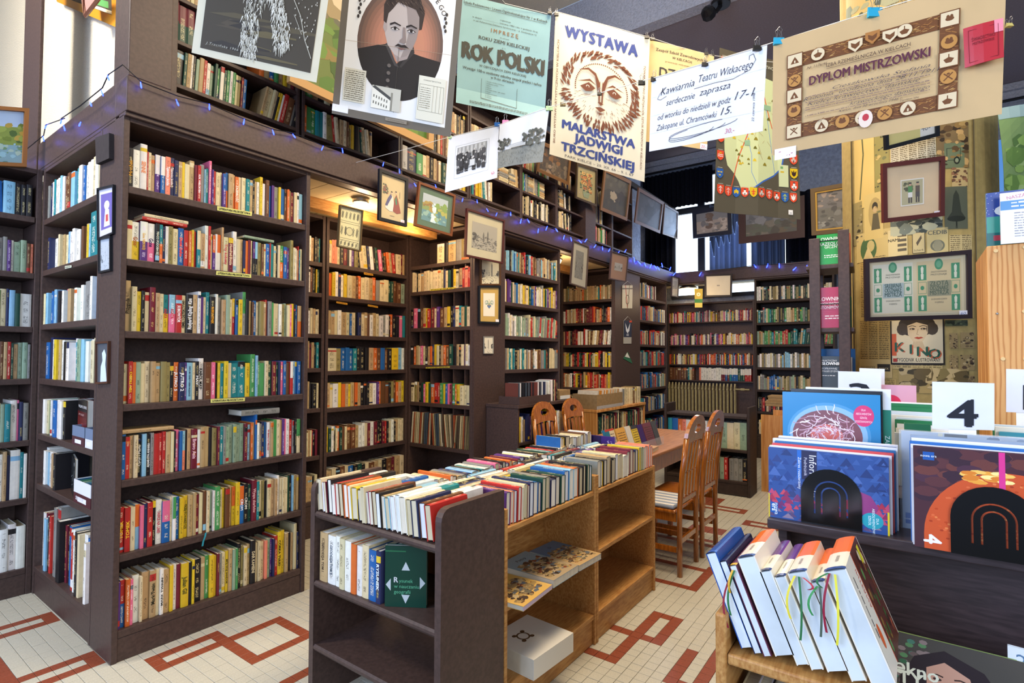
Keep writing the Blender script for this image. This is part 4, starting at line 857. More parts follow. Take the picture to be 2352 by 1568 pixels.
fill(FX(4.42, 2.78, 1.0755), .16, parse('w4 z3 w5 k3 c5 m3 k4'), .20, .15, 'film_album', 'top of the near low cabinet', 'book', 'books beside the disc box')
o = part('carton', CARDB, None, (4.62, 4.83, 2.80, 2.98, 1.0755, 1.17), bevel=.004); tag(o, 'small grey carton right of the disc box', 'box'); part('label', PAPER, o, (4.63, 4.82, 2.7965, 2.799, 1.08, 1.115), col=lin('d0d0cc'))
cb = thing('cardboard_box', 'taped cardboard box full of upright record sleeves', 'box')
for b in ((5.36, 6.02, 2.77, 2.778, .9205, 1.085), (5.36, 6.02, 3.07, 3.078, .9205, 1.085), (5.36, 5.368, 2.7785, 3.0695, .9205, 1.085), (6.012, 6.02, 2.7785, 3.0695, .9205, 1.085)): part('side', CARDB, cb, b)
part('base', CARDB, cb, (5.3685, 6.0115, 2.7785, 3.0695, .9205, .926)); part('tape', CLEAR, cb, (5.355, 6.025, 2.768, 2.7695, .925, .96))
for k in range(26):
    mb = MB(); mb.box(0, .012, 0, .25, 0, .205, jit(lin(R.choice(['c8c0ac', 'b8b0a0', 'd8d0c0', 'a89878', 'c08030'])), .1)); o = obj('single_record', mb, MATTE); o.matrix_world = Matrix.Translation((5.375+.0215*k, 2.79, .927)) @ Matrix.Rotation(.22, 4, 'Y'); tag(o, 'pale paper record sleeve, %s along the taped cardboard box' % ordinal(k+1), 'record', 'records in the taped cardboard box')
fill(FX(6.06, 2.79, .9205), .62, parse('w5 z4 z4 c5 c5 c5 c4 c5 t5 s4 c4 u4 c5 c4 c5'), .20, .16, 'film_album', 'top of the far low cabinet', 'book', 'books beside the cardboard box')
# ---------------------------------------------------------------- sheets and frames
class Sheet:
    """a hanging sheet between four corner points (top left, top right, bottom right, bottom left)"""
    def __init__(s, c, bulge=None, step=.0016):
        s.c = [Vector(p) for p in c]; a, b, d, e = s.c
        s.W = ((b-a).length+(d-e).length)/2; s.H = ((e-a).length+(d-b).length)/2
        s.n = (b-a).cross(a-e).normalized()
        if s.n.dot(EYE-a) < 0: s.n = -s.n
        s.bulge = bulge or (lambda u, v: 0); s.step = step
    def pt(s, u, v, off=0):
        a, b, d, e = s.c; return (a*(1-u)+b*u)*(1-v)+(e*(1-u)+d*u)*v + s.n*(off+s.bulge(u, v))
    def fn(s, x, y, l): return s.pt(x/s.W, y/s.H, l*s.step)
    def solid(s, name, m, parent, col, nx=20, ny=20, th=.0006, col2=None):
        mb = MB(); c = lin(col)
        f = [[s.pt(i/nx, j/ny) for i in range(nx+1)] for j in range(ny+1)]; k = [[s.pt(i/nx, j/ny, -th) for i in range(nx+1)] for j in range(ny+1)]
        for j in range(ny):
            for i in range(nx):
                mb.poly([f[j+1][i], f[j+1][i+1], f[j][i+1], f[j][i]], c); mb.poly([k[j][i], k[j][i+1], k[j+1][i+1], k[j+1][i]], c)
        return obj(name, mb, m, parent)
def px(*q, **k): return [at(u, w, **k) for u, w in q]
def pxd(*q): return [at(u, w, d=d) for u, w, d in q]
def poster(label, corners, col, art, bulge=None, name='poster', cat='poster', m=None, group=None, tags=()):
    t = thing(name, label, cat, group); s = Sheet(corners, bulge)
    s.solid('sheet', PAPER, t, col); A = Art(s.fn); A.grid = (s.W/20, s.H/20); art(A, s.W, s.H); A.done('print', t, m)
    for (u0, v0, u1, v1, txt, c) in tags: price(s, t, u0, v0, u1, v1, txt, c)
    return t, s
def price(s, t, u0, v0, u1, v1, txt, c='#c85060'):
    A = Art(lambda x, y, l: s.pt(u0+(u1-u0)*x, v0+(v1-v0)*y, .003+l*.0005)); A.rect(0, 0, 1, 1, '#eceaf0')
    if txt: A.text(txt, .5, .75, .5, c, width=.7, shear=.2)
    A.done('price_label', t)
def framed(label, corners, fw, fcol, art, mount=None, mw=0, depth=.02, glass=True, name='framed_picture', cat='picture', group=None, inner=None, tags=(), m=None, fm=None):
    t = thing(name, label, cat, group); s = Sheet(corners); W, H = s.W, s.H
    def bars(nm, w0, w1, d0, d1, col):
        mb = MB(); o = [(w0, w0), (W-w0, w0), (W-w0, H-w0), (w0, H-w0)]; i = [(w1, w1), (W-w1, w1), (W-w1, H-w1), (w1, H-w1)]; c = lin(col)
        g = lambda q, d: s.pt(q[0]/W, q[1]/H, d)
        for k in range(4):
            j = (k+1) % 4
            mb.poly([g(o[k], d1), g(i[k], d1), g(i[j], d1), g(o[j], d1)], c); mb.poly([g(o[k], d0), g(o[j], d0), g(i[j], d0), g(i[k], d0)], c)
            mb.poly([g(o[k], d0), g(o[k], d1), g(o[j], d1), g(o[j], d0)], c); mb.poly([g(i[k], d0), g(i[j], d0), g(i[j], d1), g(i[k], d1)], c)
        return obj(nm, mb, fm or PLAIN, t)
    bars('frame', 0, fw, -depth/2, depth/2, fcol)
    if inner: bars('inner_trim', fw, fw*1.35, -depth/2, depth*.3, inner)
    mb = MB(); g = lambda u, v, d: s.pt(u, v, d); e = fw*.6
    u0, v0 = e/W, e/H; q = [(u0, v0), (1-u0, v0), (1-u0, 1-v0), (u0, 1-v0)]
    for i in range(8):
        for j in range(8): mb.poly([g(u0+(1-2*u0)*a/8, v0+(1-2*v0)*b/8, -depth*.3) for a, b in ((i, j+1), (i+1, j+1), (i+1, j), (i, j))], lin(mount or '#c8b898'))
    mb.poly([g(a, b, -depth*.45) for a, b in q][::-1], lin('6a5a48')); obj('mount' if mw else 'board', mb, PAPER, t)
    x0 = fw+mw; A = Art(lambda x, y, l: s.pt((x0+x)/W, (x0+y)/H, -depth*.27+l*.0007)); A.grid = ((W-2*x0)/8, (H-2*x0)/8); art(A, W-2*x0, H-2*x0); A.done('picture', t, m or PRINT)
    if glass:
        mb = MB(); mb.poly([g(a, b, depth*.1) for a, b in q][::-1]); obj('glass', mb, GLASS, t)
    for (a, b, c, d, txt, cc) in tags: price(s, t, a, b, c, d, txt, cc)
    return t, s

# ---------------------------------------------------------------- the printed sheets
def p_drawing(A, W, H):
    r = random.Random(5); b = .06*W
    A.rect(b, b, W-b, H-b, '#4c4438')
    for k in range(26):
        h = H*r.uniform(.008, .03); y = b+h+(H-2*b-2.2*h)*r.random(); x = b+(W-2*b)*r.uniform(0, .6); w = W*r.uniform(.15, .5)
        A.poly([(x, y+h*.5), (x+w*.4, y+h), (min(x+w, W-b), y+h*.4), (min(x+w, W-b), y-h*.3), (x+w*.4, y-h)], r.choice(['#5e5440', '#564c3e', '#6a5e42', '#403a34']))
    def leg(pts, n, wd):
        for k in range(n):
            s = r.random()*(len(pts)-1); i = int(s); f = s-i; (x0, y0, w0), (x1, y1, w1) = pts[i], pts[i+1]
            x, y, w = x0+(x1-x0)*f, y0+(y1-y0)*f, w0+(w1-w0)*f; x += r.uniform(-w, w); l = H*r.uniform(.02, .06); a = r.uniform(-.35, .45)
            A._h = True; A.line([(x*W, y*H), (x*W+l*math.sin(a), y*H+l*math.cos(a))], wd*r.uniform(.6, 1.5), r.choice(['#d8d2c0', '#c8c2b0', '#e4dfd0', '#a8a290']), True)
    leg([(.46, .25, .13), (.46, .45, .10), (.42, .62, .075), (.42, .80, .065), (.43, .93, .06)], 420, .0035)
    leg([(.52, .40, .10), (.62, .56, .05), (.66, .70, .075), (.69, .84, .06)], 300, .0035)
    A.n += .1
    for k in range(60): A.rect(*(lambda x, y: (x, y, x+.003, y+.006))(W*r.uniform(.72, .93), H*r.uniform(.3, .8)), '#c8c2b0')
    A.line([(W*.73, H*.5), (W*.8, H*.6), (W*.86, H*.75), (W*.93, H*.86)], .003, '#b8b2a0'); A.line([(W*.75, H*.6), (W*.83, H*.72)], .002, '#b8b2a0')
    A.text('J.Trzcińska 1966', W*.1, H*.915, .011, '#b8b4a4', anchor='l', shear=.3, space=1.2)
def p_portrait(A, W, H):
    b = .055*W
    for x0, y0, x1, y1, c in ((0, 0, W, H, '#6c6458'), (b, b, W-b, H-b*1.2, '#e9e6df')): A.rect(x0, y0, x1, y1, c, 6)
    cx, cy, rx, ry = W*.51, H*.545, W*.36, H*.315
    E = lambda u, v: (cx+u*rx, cy+v*ry)
    for k in range(14):
        f = 1-k/14; A.ell(cx+(.12*rx*(1-f)), cy+.05*ry*(1-f), rx*f, ry*f, ['#6a5348', '#7a5c4c', '#8c6450', '#9a6c56', '#a8745c', '#b47a60', '#bc7e62', '#c08264', '#c08264', '#c08264', '#c08264', '#c08264', '#c08264', '#c08264'][k], 36)
    def P(pts, c): A.poly([E(u, v) for u, v in pts][::-1], c)
    arc = [(math.cos(a)*.995, math.sin(a)*.995) for a in [math.radians(q) for q in range(12, 170, 8)]]
    P([(-.97, .22), (-.55, .10), (-.36, .06), (-.05, .36), (.22, .12), (.50, .16), (.97, .20)]+arc, '#2c2622')
    P([(-.36, .06), (-.30, .02), (-.08, .34), (.02, .42), (-.1, .40)], '#4a4440'); P([(.22, .1), (.30, .0), (.34, .12), (.06, .42), (.02, .40)], '#3c3632')
    P([(-.28, .02), (-.05, .33), (.18, .25), (.28, .02), (.20, -.15), (-.28, -.2)], '#a09088')
    P([(-.36, -.62), (-.40, -.35), (-.38, -.12), (-.30, .06), (-.14, .20), (.02, .25), (.16, .20), (.28, .06), (.36, -.12), (.40, -.35), (.38, -.6), (.2, -.72), (-.2, -.72)], '#b8aaa0')
    P([(.05, -.7), (.2, -.72), (.38, -.6), (.40, -.35), (.36, -.12), (.28, .06), (.16, .20), (.02, .25), (.12, .02), (.16, -.2)], '#94867e')
    P([(-.42, -.38), (-.36, -.40), (-.34, -.2), (-.38, -.14), (-.44, -.22)], '#a89890')
    P([(-.44, -.34), (-.46, -.62), (-.36, -.82), (-.16, -.86), (-.1, -.93), (.16, -.90), (.38, -.80), (.50, -.58), (.46, -.30), (.40, -.28), (.38, -.5), (.28, -.62), (.05, -.66), (-.14, -.70), (-.24, -.58), (-.34, -.48), (-.37, -.30)], '#3c302a')
    r = random.Random(2)
    for k in range(60):
        u = r.uniform(-.42, .44); v = -.86+.18*abs(u)+r.uniform(0, .18); A.line([E(u, v), E(u+.07, v+.06)], .0035, r.choice(['#5a4a3e', '#2a201c', '#4a3a30', '#6a584a']), True)
    for s, u in ((-1, -.16), (1, .22)):
        P([(u-.13, -.31), (u-.02, -.35), (u+.13, -.31), (u+.12, -.29), (u-.02, -.32), (u-.12, -.28)], '#2a2220')
        P([(u-.09, -.23), (u, -.265), (u+.09, -.23), (u, -.205)], '#d0c8c0'); A.ell(*E(u, -.235), rx*.034, ry*.028, '#241c1a', 12); A.line([E(u-.1, -.23), E(u, -.268), E(u+.1, -.228)], .0035, '#2a2220')
    P([(.02, -.28), (.07, -.28), (.12, -.03), (.06, .0), (-.04, -.02), (-.03, -.05), (.03, -.1)], '#8a7a72')
    P([(-.14, .07), (-.06, .015), (.02, .03), (.1, .015), (.2, .07), (.1, .065), (.02, .075), (-.06, .06)], '#2e2420'); P([(-.08, .085), (.02, .08), (.13, .085), (.02, .115)], '#7a5650')
    for q in range(4): A.ell(*E(-.22, .42+.13*q), .009, .009, '#6a6058', 10)
    A.line([(W*.5, H*.56), (W*.5, H*.93)], .0015, '#4a443c'); A.line([(b, H*.58), (W-b, H*.56)], .0012, '#a8947c')
    for i, ch in enumerate('STEFANA ŻEROMSKIEGO'):
        a = math.radians(145-110*i/18); A.text(ch, cx+rx*1.10*math.cos(a), cy-ry*1.07*math.sin(a), .024, '#2a2624', rot=a-math.pi/2)
    for sx in (-1, 1):
        for k in range(5): A.ell(cx+sx*rx*(1.02-.03*(k % 2)), cy-ry*(.62-.07*k), .006, .009, '#3a3430', 8)
    A.rect(W*.075, H*.73, W*.25, H*.915, '#d8d2bc')
    for k in range(15): A.scribble(W*.085, W*.24, H*(.745+.0115*k), .004, '#6a6250', r)
    A.rect(W*.31, H*.80, W*.55, H*.925, '#c4c0b0'); A.poly([(W*.31, H*.925), (W*.31, H*.81), (W*.36, H*.83), (W*.47, H*.87), (W*.47, H*.925)][::1], '#e8e4d4'); A.poly([(W*.31, H*.81), (W*.33, H*.80), (W*.48, H*.855), (W*.47, H*.87)], '#4a4a48'); A.rect(W*.468, H*.825, W*.485, H*.925, '#8a8678')
    for k in range(6): A.rect(W*(.325+.022*k), H*(.85+.004*k), W*(.333+.022*k), H*(.865+.004*k), '#5a584e'); A.rect(W*(.325+.022*k), H*(.885+.003*k), W*(.333+.022*k), H*(.9+.003*k), '#5a584e')
    A.rect(W*.69, H*.70, W*.92, H*.94, '#dcd8c4'); A.frame(W*.70, H*.745, W*.91, H*.89, .0015, '#6a6450'); A.text('CHARAKTERYSTYKA', W*.805, H*.725, .006, '#4a4438', width=W*.15)
    for k in range(10): A.scribble(W*.71, W*.80, H*(.765+.012*k), .003, '#7a7462', r)
    for q in (.82, .85, .88): A.rect(W*q, H*.745, W*q+.001, H*.89, '#7a7462')
    A.rect(W*.44, H*.965, W*.62, H*.983, '#8a8070'); A.text('© WYDAWNICTWO', W*.53, H*.979, .006, '#4a4438')
def p_rok(A, W, H):
    T = '#46443a'
    for s, y, h, w, k in (('Szkoła Podstawowa i Liceum Ogólnokształcące Nr 1 w Kielcach', .075, .0105, .92, .01), ('organizuje', .155, .005, .12, 0), ('w dniach ............................ czerwca 1983 roku o godzinie 16-ej', .185, .006, .72, 0), ('w sali Państwowej Orkiestry Symfonicznej – ul. Sienkiewicza 12', .215, .006, .70, 0), ('I M P R E Z Ę', .278, .015, .30, .03), ('dla uczczenia', .315, .004, .10, 0), ('ROKU ZIEMI KIELECKIEJ', .365, .014, .56, .02), ('p. t.', .405, .005, .04, 0), ('ROK POLSKI', .565, .086, .90, .06), ('W OBYCZAJACH ZIEMI KIELECKIEJ', .615, .009, .52, .01), ('Wystąpi 100-u osobowy szkolny zespół pieśni i tańca', .665, .011, .88, .015), ('w 9-ciu obrazach', .70, .010, .26, .015)):
        A.text(s, W*.5, H*y, h*1.0 if h > .05 else h*1.3, '#8a6a48' if 'I M P' in s else T, width=W*w, bold=k*1.6)
    A.rect(W*.05, H*.085, W*.95, H*.088, T); A.rect(W*.27, H*.72, W*.273, H*.90, T); A.rect(W*.67, H*.74, W*.673, H*.93, T); A.poly([(W*.27, H*.90), (W*.673, H*.925), (W*.673, H*.93), (W*.27, H*.905)][::-1], T)
    for i, s in enumerate(('1. Przedni z wróżby Andrzejowe', '2. Kolędnicy i turonie', '3. Zaloty', '4. Zapusty', '5. Powitanie wiosny – gaik i dyngus', '6. Kupała', '7. Robot czarowania', '8. Sobótka', '9. Dożynki')): A.text(s, W*.32, H*(.74+.0185*i), .0055, T, anchor='l')
    A.scribble(W*.15, W*.8, H*.955, .004, T); A.scribble(W*.15, W*.85, H*.97, .004, T)
def p_wystawa(A, W, H):
    B, S = '#3c4a86', '#74432c'; r = random.Random(4)
    A.text('WYSTAWA', W*.49, H*.155, .066, B, width=W*.76, bold=.10, space=1.15)
    for s, y, w in (('MALARSTWA', .79, .76), ('JADWIGI', .86, .50), ('TRZCIŃSKIEJ', .945, .76)): A.text(s, W*.50, H*y, .048, B, width=W*w, bold=.10)
    A.text('PARK KIELCE – 20. XII. 66 – 9. I. 67', W*.52, H*.985, .014, '#5a5a62', width=W*.72)
    A.text('TOWARZYSTWO PRZYJACIÓŁ SZTUK PIĘKNYCH W KIELCACH', W*.945, H*.56, .012, S, width=H*.72, rot=-math.pi/2)
    A.text('BIURO WYSTAW ARTYSTYCZNYCH W KIELCACH', W*.052, H*.55, .012, S, width=H*.72, rot=math.pi/2)
    cx, cy, rx, ry = W*.5, H*.46, W*.36, H*.225
    for ring, n, ln in ((1.0, 62, .10), (.90, 58, .08), (1.07, 50, .07)):
        for k in range(n):
            a = 2*math.pi*(k+r.random()*.5)/n
            if ring < 1 and math.sin(a) > .4 and r.random() < .6: continue
            x, y = cx+rx*ring*math.cos(a), cy-ry*ring*math.sin(a); t = a-1.1+r.uniform(-.2, .2) if math.sin(a) > -.2 else a+r.uniform(-.25, .25); l = ln*W*r.uniform(.6, 1.1); dx, dy = math.cos(t)*l, -math.sin(t)*l; w = .011*W*r.uniform(.7, 1.5)
            A.poly([(x, y), (x+dx*.5-dy/l*w, y+dy*.5+dx/l*w), (x+dx, y+dy), (x+dx*.5+dy/l*w, y+dy*.5-dx/l*w)], S)
    for k in range(46):
        a = math.pi*(-.05+1.1*k/45); A.rect(*(lambda x, y: (x, y, x+.006, y+.008))(cx+rx*.76*math.cos(a), cy-ry*.80*math.sin(a)), S)
    for s in (-1, 1):
        q = lambda u, v: (cx+s*u*W, cy+v*H)
        P = lambda pts: A.poly([q(*p) for p in pts][::s], S)
        P([(.02, -.05), (.06, -.105), (.14, -.13), (.24, -.10), (.14, -.115), (.07, -.085), (.03, .02)]); P([(.05, -.02), (.12, -.055), (.25, -.02), (.12, -.04)]); P([(.06, .0), (.13, -.03), (.22, .01), (.16, .035), (.10, .025)]); A.ell(*q(.14, .0), .018*W, .010*H, '#e8e0c8', 10); A.ell(*q(.14, .003), .013*W, .009*H, S, 10)
        P([(.012, -.06), (.028, -.03), (.022, .09), (.008, .09)])
        for k in range(4): A.line([q(.05+.03*k, .05), q(.09+.04*k, .06+.004*k)], .0018, S)
    A.poly([(cx-.03*W, cy+.09*H), (cx, cy+.085*H), (cx+.03*W, cy+.095*H), (cx, cy+.11*H)], S); A.poly([(cx-.055*W, cy+.13*H), (cx, cy+.12*H), (cx+.055*W, cy+.13*H), (cx, cy+.155*H)], S); A.poly([(cx-.03*W, cy+.16*H), (cx+.03*W, cy+.16*H), (cx, cy+.175*H)], S)
    for k in range(60):
        a = -math.pi*r.uniform(.1, .9); q = r.uniform(.62, .86); x, y = cx+rx*q*math.cos(a), cy-ry*q*math.sin(a); A.line([(x, y), (x+.018*math.cos(a), y-.018*math.sin(a))], .0025, S, True)
def p_zespol(A, W, H):
    T = '#3c3834'; A.text('Zespół Szkół Zawodowych Nr 1', W*.53, H*.09, .016, T, width=W*.86, bold=.02); A.text('W KIELCACH', W*.5, H*.14, .014, T, width=W*.3, bold=.02); A.text('prezentuje widowisko obrzędowe', W*.55, H*.185, .008, T, width=W*.6); A.text('p. t.', W*.5, H*.22, .006, T); A.text('DZIADY', W*.5, H*.33, .05, T, width=W*.66, bold=.04)
    for k in range(6): A.scribble(W*.12, W*.85, H*(.45+.05*k), .008, T)
def p_map(A, W, H):
    r = random.Random(8); A.rect(0, 0, W, H, '#57503f', 6)
    land = [(.16, .06), (.5, .03), (.86, .06), (.90, .3), (.90, .55), (.88, .68), (.84, .78), (.72, .85), (.55, .91), (.42, .97), (.30, 1.02), (.24, .99), (.20, .93), (.14, .87), (.03, .81), (-.02, .70), (-.04, .5), (-.02, .3), (.08, .15)]
    L = lambda u, v: (W*(.12+.80*u), H*(.10+.75*v))
    A.poly([L(u, v) for u, v in land][::-1], '#c9cf98')
    for pts, c, w in (([(.90, .50), (.88, .66), (.84, .78), (.72, .85), (.55, .91), (.42, .97), (.32, 1.03)], '#3a64b0', .009), ([(.86, .1), (.82, .3), (.88, .5)], '#3a64b0', .006), ([(.25, .2), (.3, .5), (.38, .7), (.38, .84), (.46, .94)], '#5a84c0', .003), ([(.6, .3), (.68, .6), (.74, .84)], '#5a84c0', .003), ([(.5, .05), (.42, .3), (.34, .5), (.2, .72), (.1, .98)], '#d0522c', .006), ([(.5, .05), (.62, .3), (.7, .45), (.88, .62)], '#d0522c', .006)): A.line([L(u, v) for u, v in pts], w, c)
    for k in range(34):
        u, v = r.uniform(.1, .78), r.uniform(.12, .8); 
        if v > .74 and (u > .7 or u < .15): continue
        x, y = L(u, v); s = .012*r.uniform(.6, 1.2); A.poly([(x-s, y+s*.6), (x+s, y+s*.6), (x+s*.7, y-s*.2), (x, y-s), (x-s*.7, y-s*.2)], r.choice(['#c8a828', '#8a7a20', '#d8b830', '#6a6420']))
    for k in range(14):
        u, v = r.uniform(.1, .7), r.uniform(.1, .7); x, y = L(u, v); A.line([(x, y), (x+r.uniform(-.07, .07), y+r.uniform(-.07, .07))], .0012, '#b0824a')
    for k in range(5): x, y = L(r.uniform(.1, .7), r.uniform(.1, .7)); A.rect(x, y, x+.035, y+.03, '#8fae86')
    A.rect(W*.76, H*.66, W*.87, H*.80, '#c6cc9c'); A.rect(W*.78, H*.67, W*.81, H*.685, '#6a9a5a'); A.rect(W*.78, H*.70, W*.82, H*.71, '#c8a828')
    def shield(x, y, w, c, ch, cc):
        h = w*1.25; A.poly([(x-w/2, y-h/2), (x-w/2, y+h*.15), (x-w*.3, y+h*.38), (x, y+h/2), (x+w*.3, y+h*.38), (x+w/2, y+h*.15), (x+w/2, y-h/2)], c)
        if ch == 'tower': A.rect(x-w*.14, y-h*.25, x+w*.14, y+h*.3, cc); A.rect(x-w*.32, y-h*.02, x+w*.32, y+h*.2, cc); A.poly([(x-w*.18, y-h*.25), (x+w*.18, y-h*.25), (x, y-h*.42)], '#3a3430'); A.rect(x-w*.06, y+h*.08, x+w*.06, y+h*.3, '#4a2a20')
        if ch == 'arrow': A.rect(x-w*.04, y-h*.35, x+w*.04, y+h*.35, cc); A.line([(x-w*.25, y-h*.12), (x, y-h*.36), (x+w*.25, y-h*.12)], w*.07, cc); A.rect(x-w*.2, y+h*.05, x+w*.2, y+h*.1, cc)
        if ch == 'eagle': A.poly([(x-w*.35, y-h*.3), (x-w*.1, y-h*.1), (x, y-h*.38), (x+w*.1, y-h*.1), (x+w*.35, y-h*.3), (x+w*.25, y+h*.15), (x, y+h*.32), (x-w*.25, y+h*.15)], cc)
        if ch == 'cross': A.rect(x-w*.07, y-h*.32, x+w*.07, y+h*.32, cc); A.rect(x-w*.28, y-h*.12, x+w*.28, y-h*.02, cc); A.rect(x-w*.2, y+h*.1, x+w*.2, y+h*.18, cc)
        if ch == 'crowns':
            for a, b in ((-.2, -.18), (.2, -.18), (0, .14)): A.poly([(x+w*(a-.13), y+h*(b+.08)), (x+w*(a-.15), y+h*(b-.08)), (x+w*a, y+h*b), (x+w*(a+.15), y+h*(b-.08)), (x+w*(a+.13), y+h*(b+.08))], cc)
        if ch == 'leaf':
            for a in (-.2, 0, .2): A.ell(x+w*a, y-h*(.05 if a else .15), w*.12, h*.2, cc, 10)
        if ch == 'waves':
            for b in (-.05, .12): A.line([(x-w*.4, y+h*b), (x-w*.2, y+h*(b-.06)), (x, y+h*b), (x+w*.2, y+h*(b-.06)), (x+w*.4, y+h*b)], w*.08, cc)
            A.ell(x, y-h*.25, w*.2, h*.08, '#c8a020', 10)
        A.rect(x-w*.35, y-h*.62, x+w*.35, y-h*.58, '#c8c4b0')
    O, B, Y, Wt = '#d84a28', '#2c5a9c', '#d8b41c', '#e4e0d4'
    row = [(O, 'arrow', Wt), (O, 'arrow', '#e0c0b0'), (B, 'leaf', Y), (O, 'tower', Wt), (Y, 'cross', O), (O, 'tower', '#c8c0b0'), (O, 'arrow', Wt), (O, 'tower', Wt), (B, 'arrow', '#c0c838'), (O, 'eagle', Wt)]
    for k, q in enumerate(row): shield(W*(.065+.095*k), H*(.862+.006*math.sin(k)), W*.082, *q)
    for v, q in ((.545, (O, 'leaf', '#8a9a28')), (.655, (O, 'waves', Wt)), (.765, (B, 'crowns', Y))): shield(W*.05, H*v, W*.082, *q)
    for v, q in ((.50, (O, 'tower', '#d8b8a8')), (.62, (O, 'tower', '#c8b0a0')), (.71, (Y, 'eagle', '#3a2420')), (.79, (O, 'tower', Wt))): shield(W*.93, H*v, W*.088, *q)
    for v in (.08, .2, .3): shield(W*.06, H*v, W*.082, O, 'eagle', Wt)
    A.rect(W*.86, H*.945, W*.91, H*.975, '#e8e4da'); A.text('20', W*.885, H*.97, .011, '#404048')
    A.text('WOJEWÓDZTWO KIELECKIE', W*.62, H*.07, .02, '#d8d4b8', width=W*.6)
def p_kaw(A, W, H):
    K = '#26283c'
    for s, x, y, h, w, an in (('Kawiarnia', .10, .27, .030, .32, 'l'), ('Teatru Witkacego', .46, .235, .030, .44, 'l'), ('serdecznie', .16, .43, .026, .27, 'l'), ('zaprasza', .47, .41, .026, .26, 'l'), ('od wtorku do niedzieli w godz', .08, .60, .024, .66, 'l'), ('17-1', .77, .565, .030, .16, 'l'), ('Zakopane ul. Chramcówki', .07, .74, .024, .56, 'l'), ('15.', .66, .715, .028, .09, 'l')): A.text(s, W*x, H*y, h, K, anchor=an, width=W*w, shear=.35, rot=.02, bold=-.008)
    def curl(pts, w=.0016): A.line([(W*a, H*b) for a, b in pts], w, K)
    curl([(.42, .30), (.6, .29), (.75, .30), (.88, .24), (.92, .14), (.90, .06), (.87, .07), (.87, .12)]); curl([(.14, .18), (.09, .25), (.07, .31), (.10, .33), (.16, .30)])
    for k in range(3):
        c = [(.50+.30*math.cos(a)*(1-.16*k)-.05*k, .83+.055*math.sin(a*1.0)+.10*math.cos(a)*-.35+.02*k) for a in [2*math.pi*q/20 for q in range(18-3*k)]]; curl(c)
    A.text('22 czerwca 1998', W*.93, H*.70, .008, K, width=H*.34, rot=math.pi/2, shear=.3); A.text('30,-', W*.74, H*.95, .018, '#c87888', shear=.2)
    for y in (.27, .52, .76): A.rect(0, H*y, W, H*y+.0008, '#cfd3de')
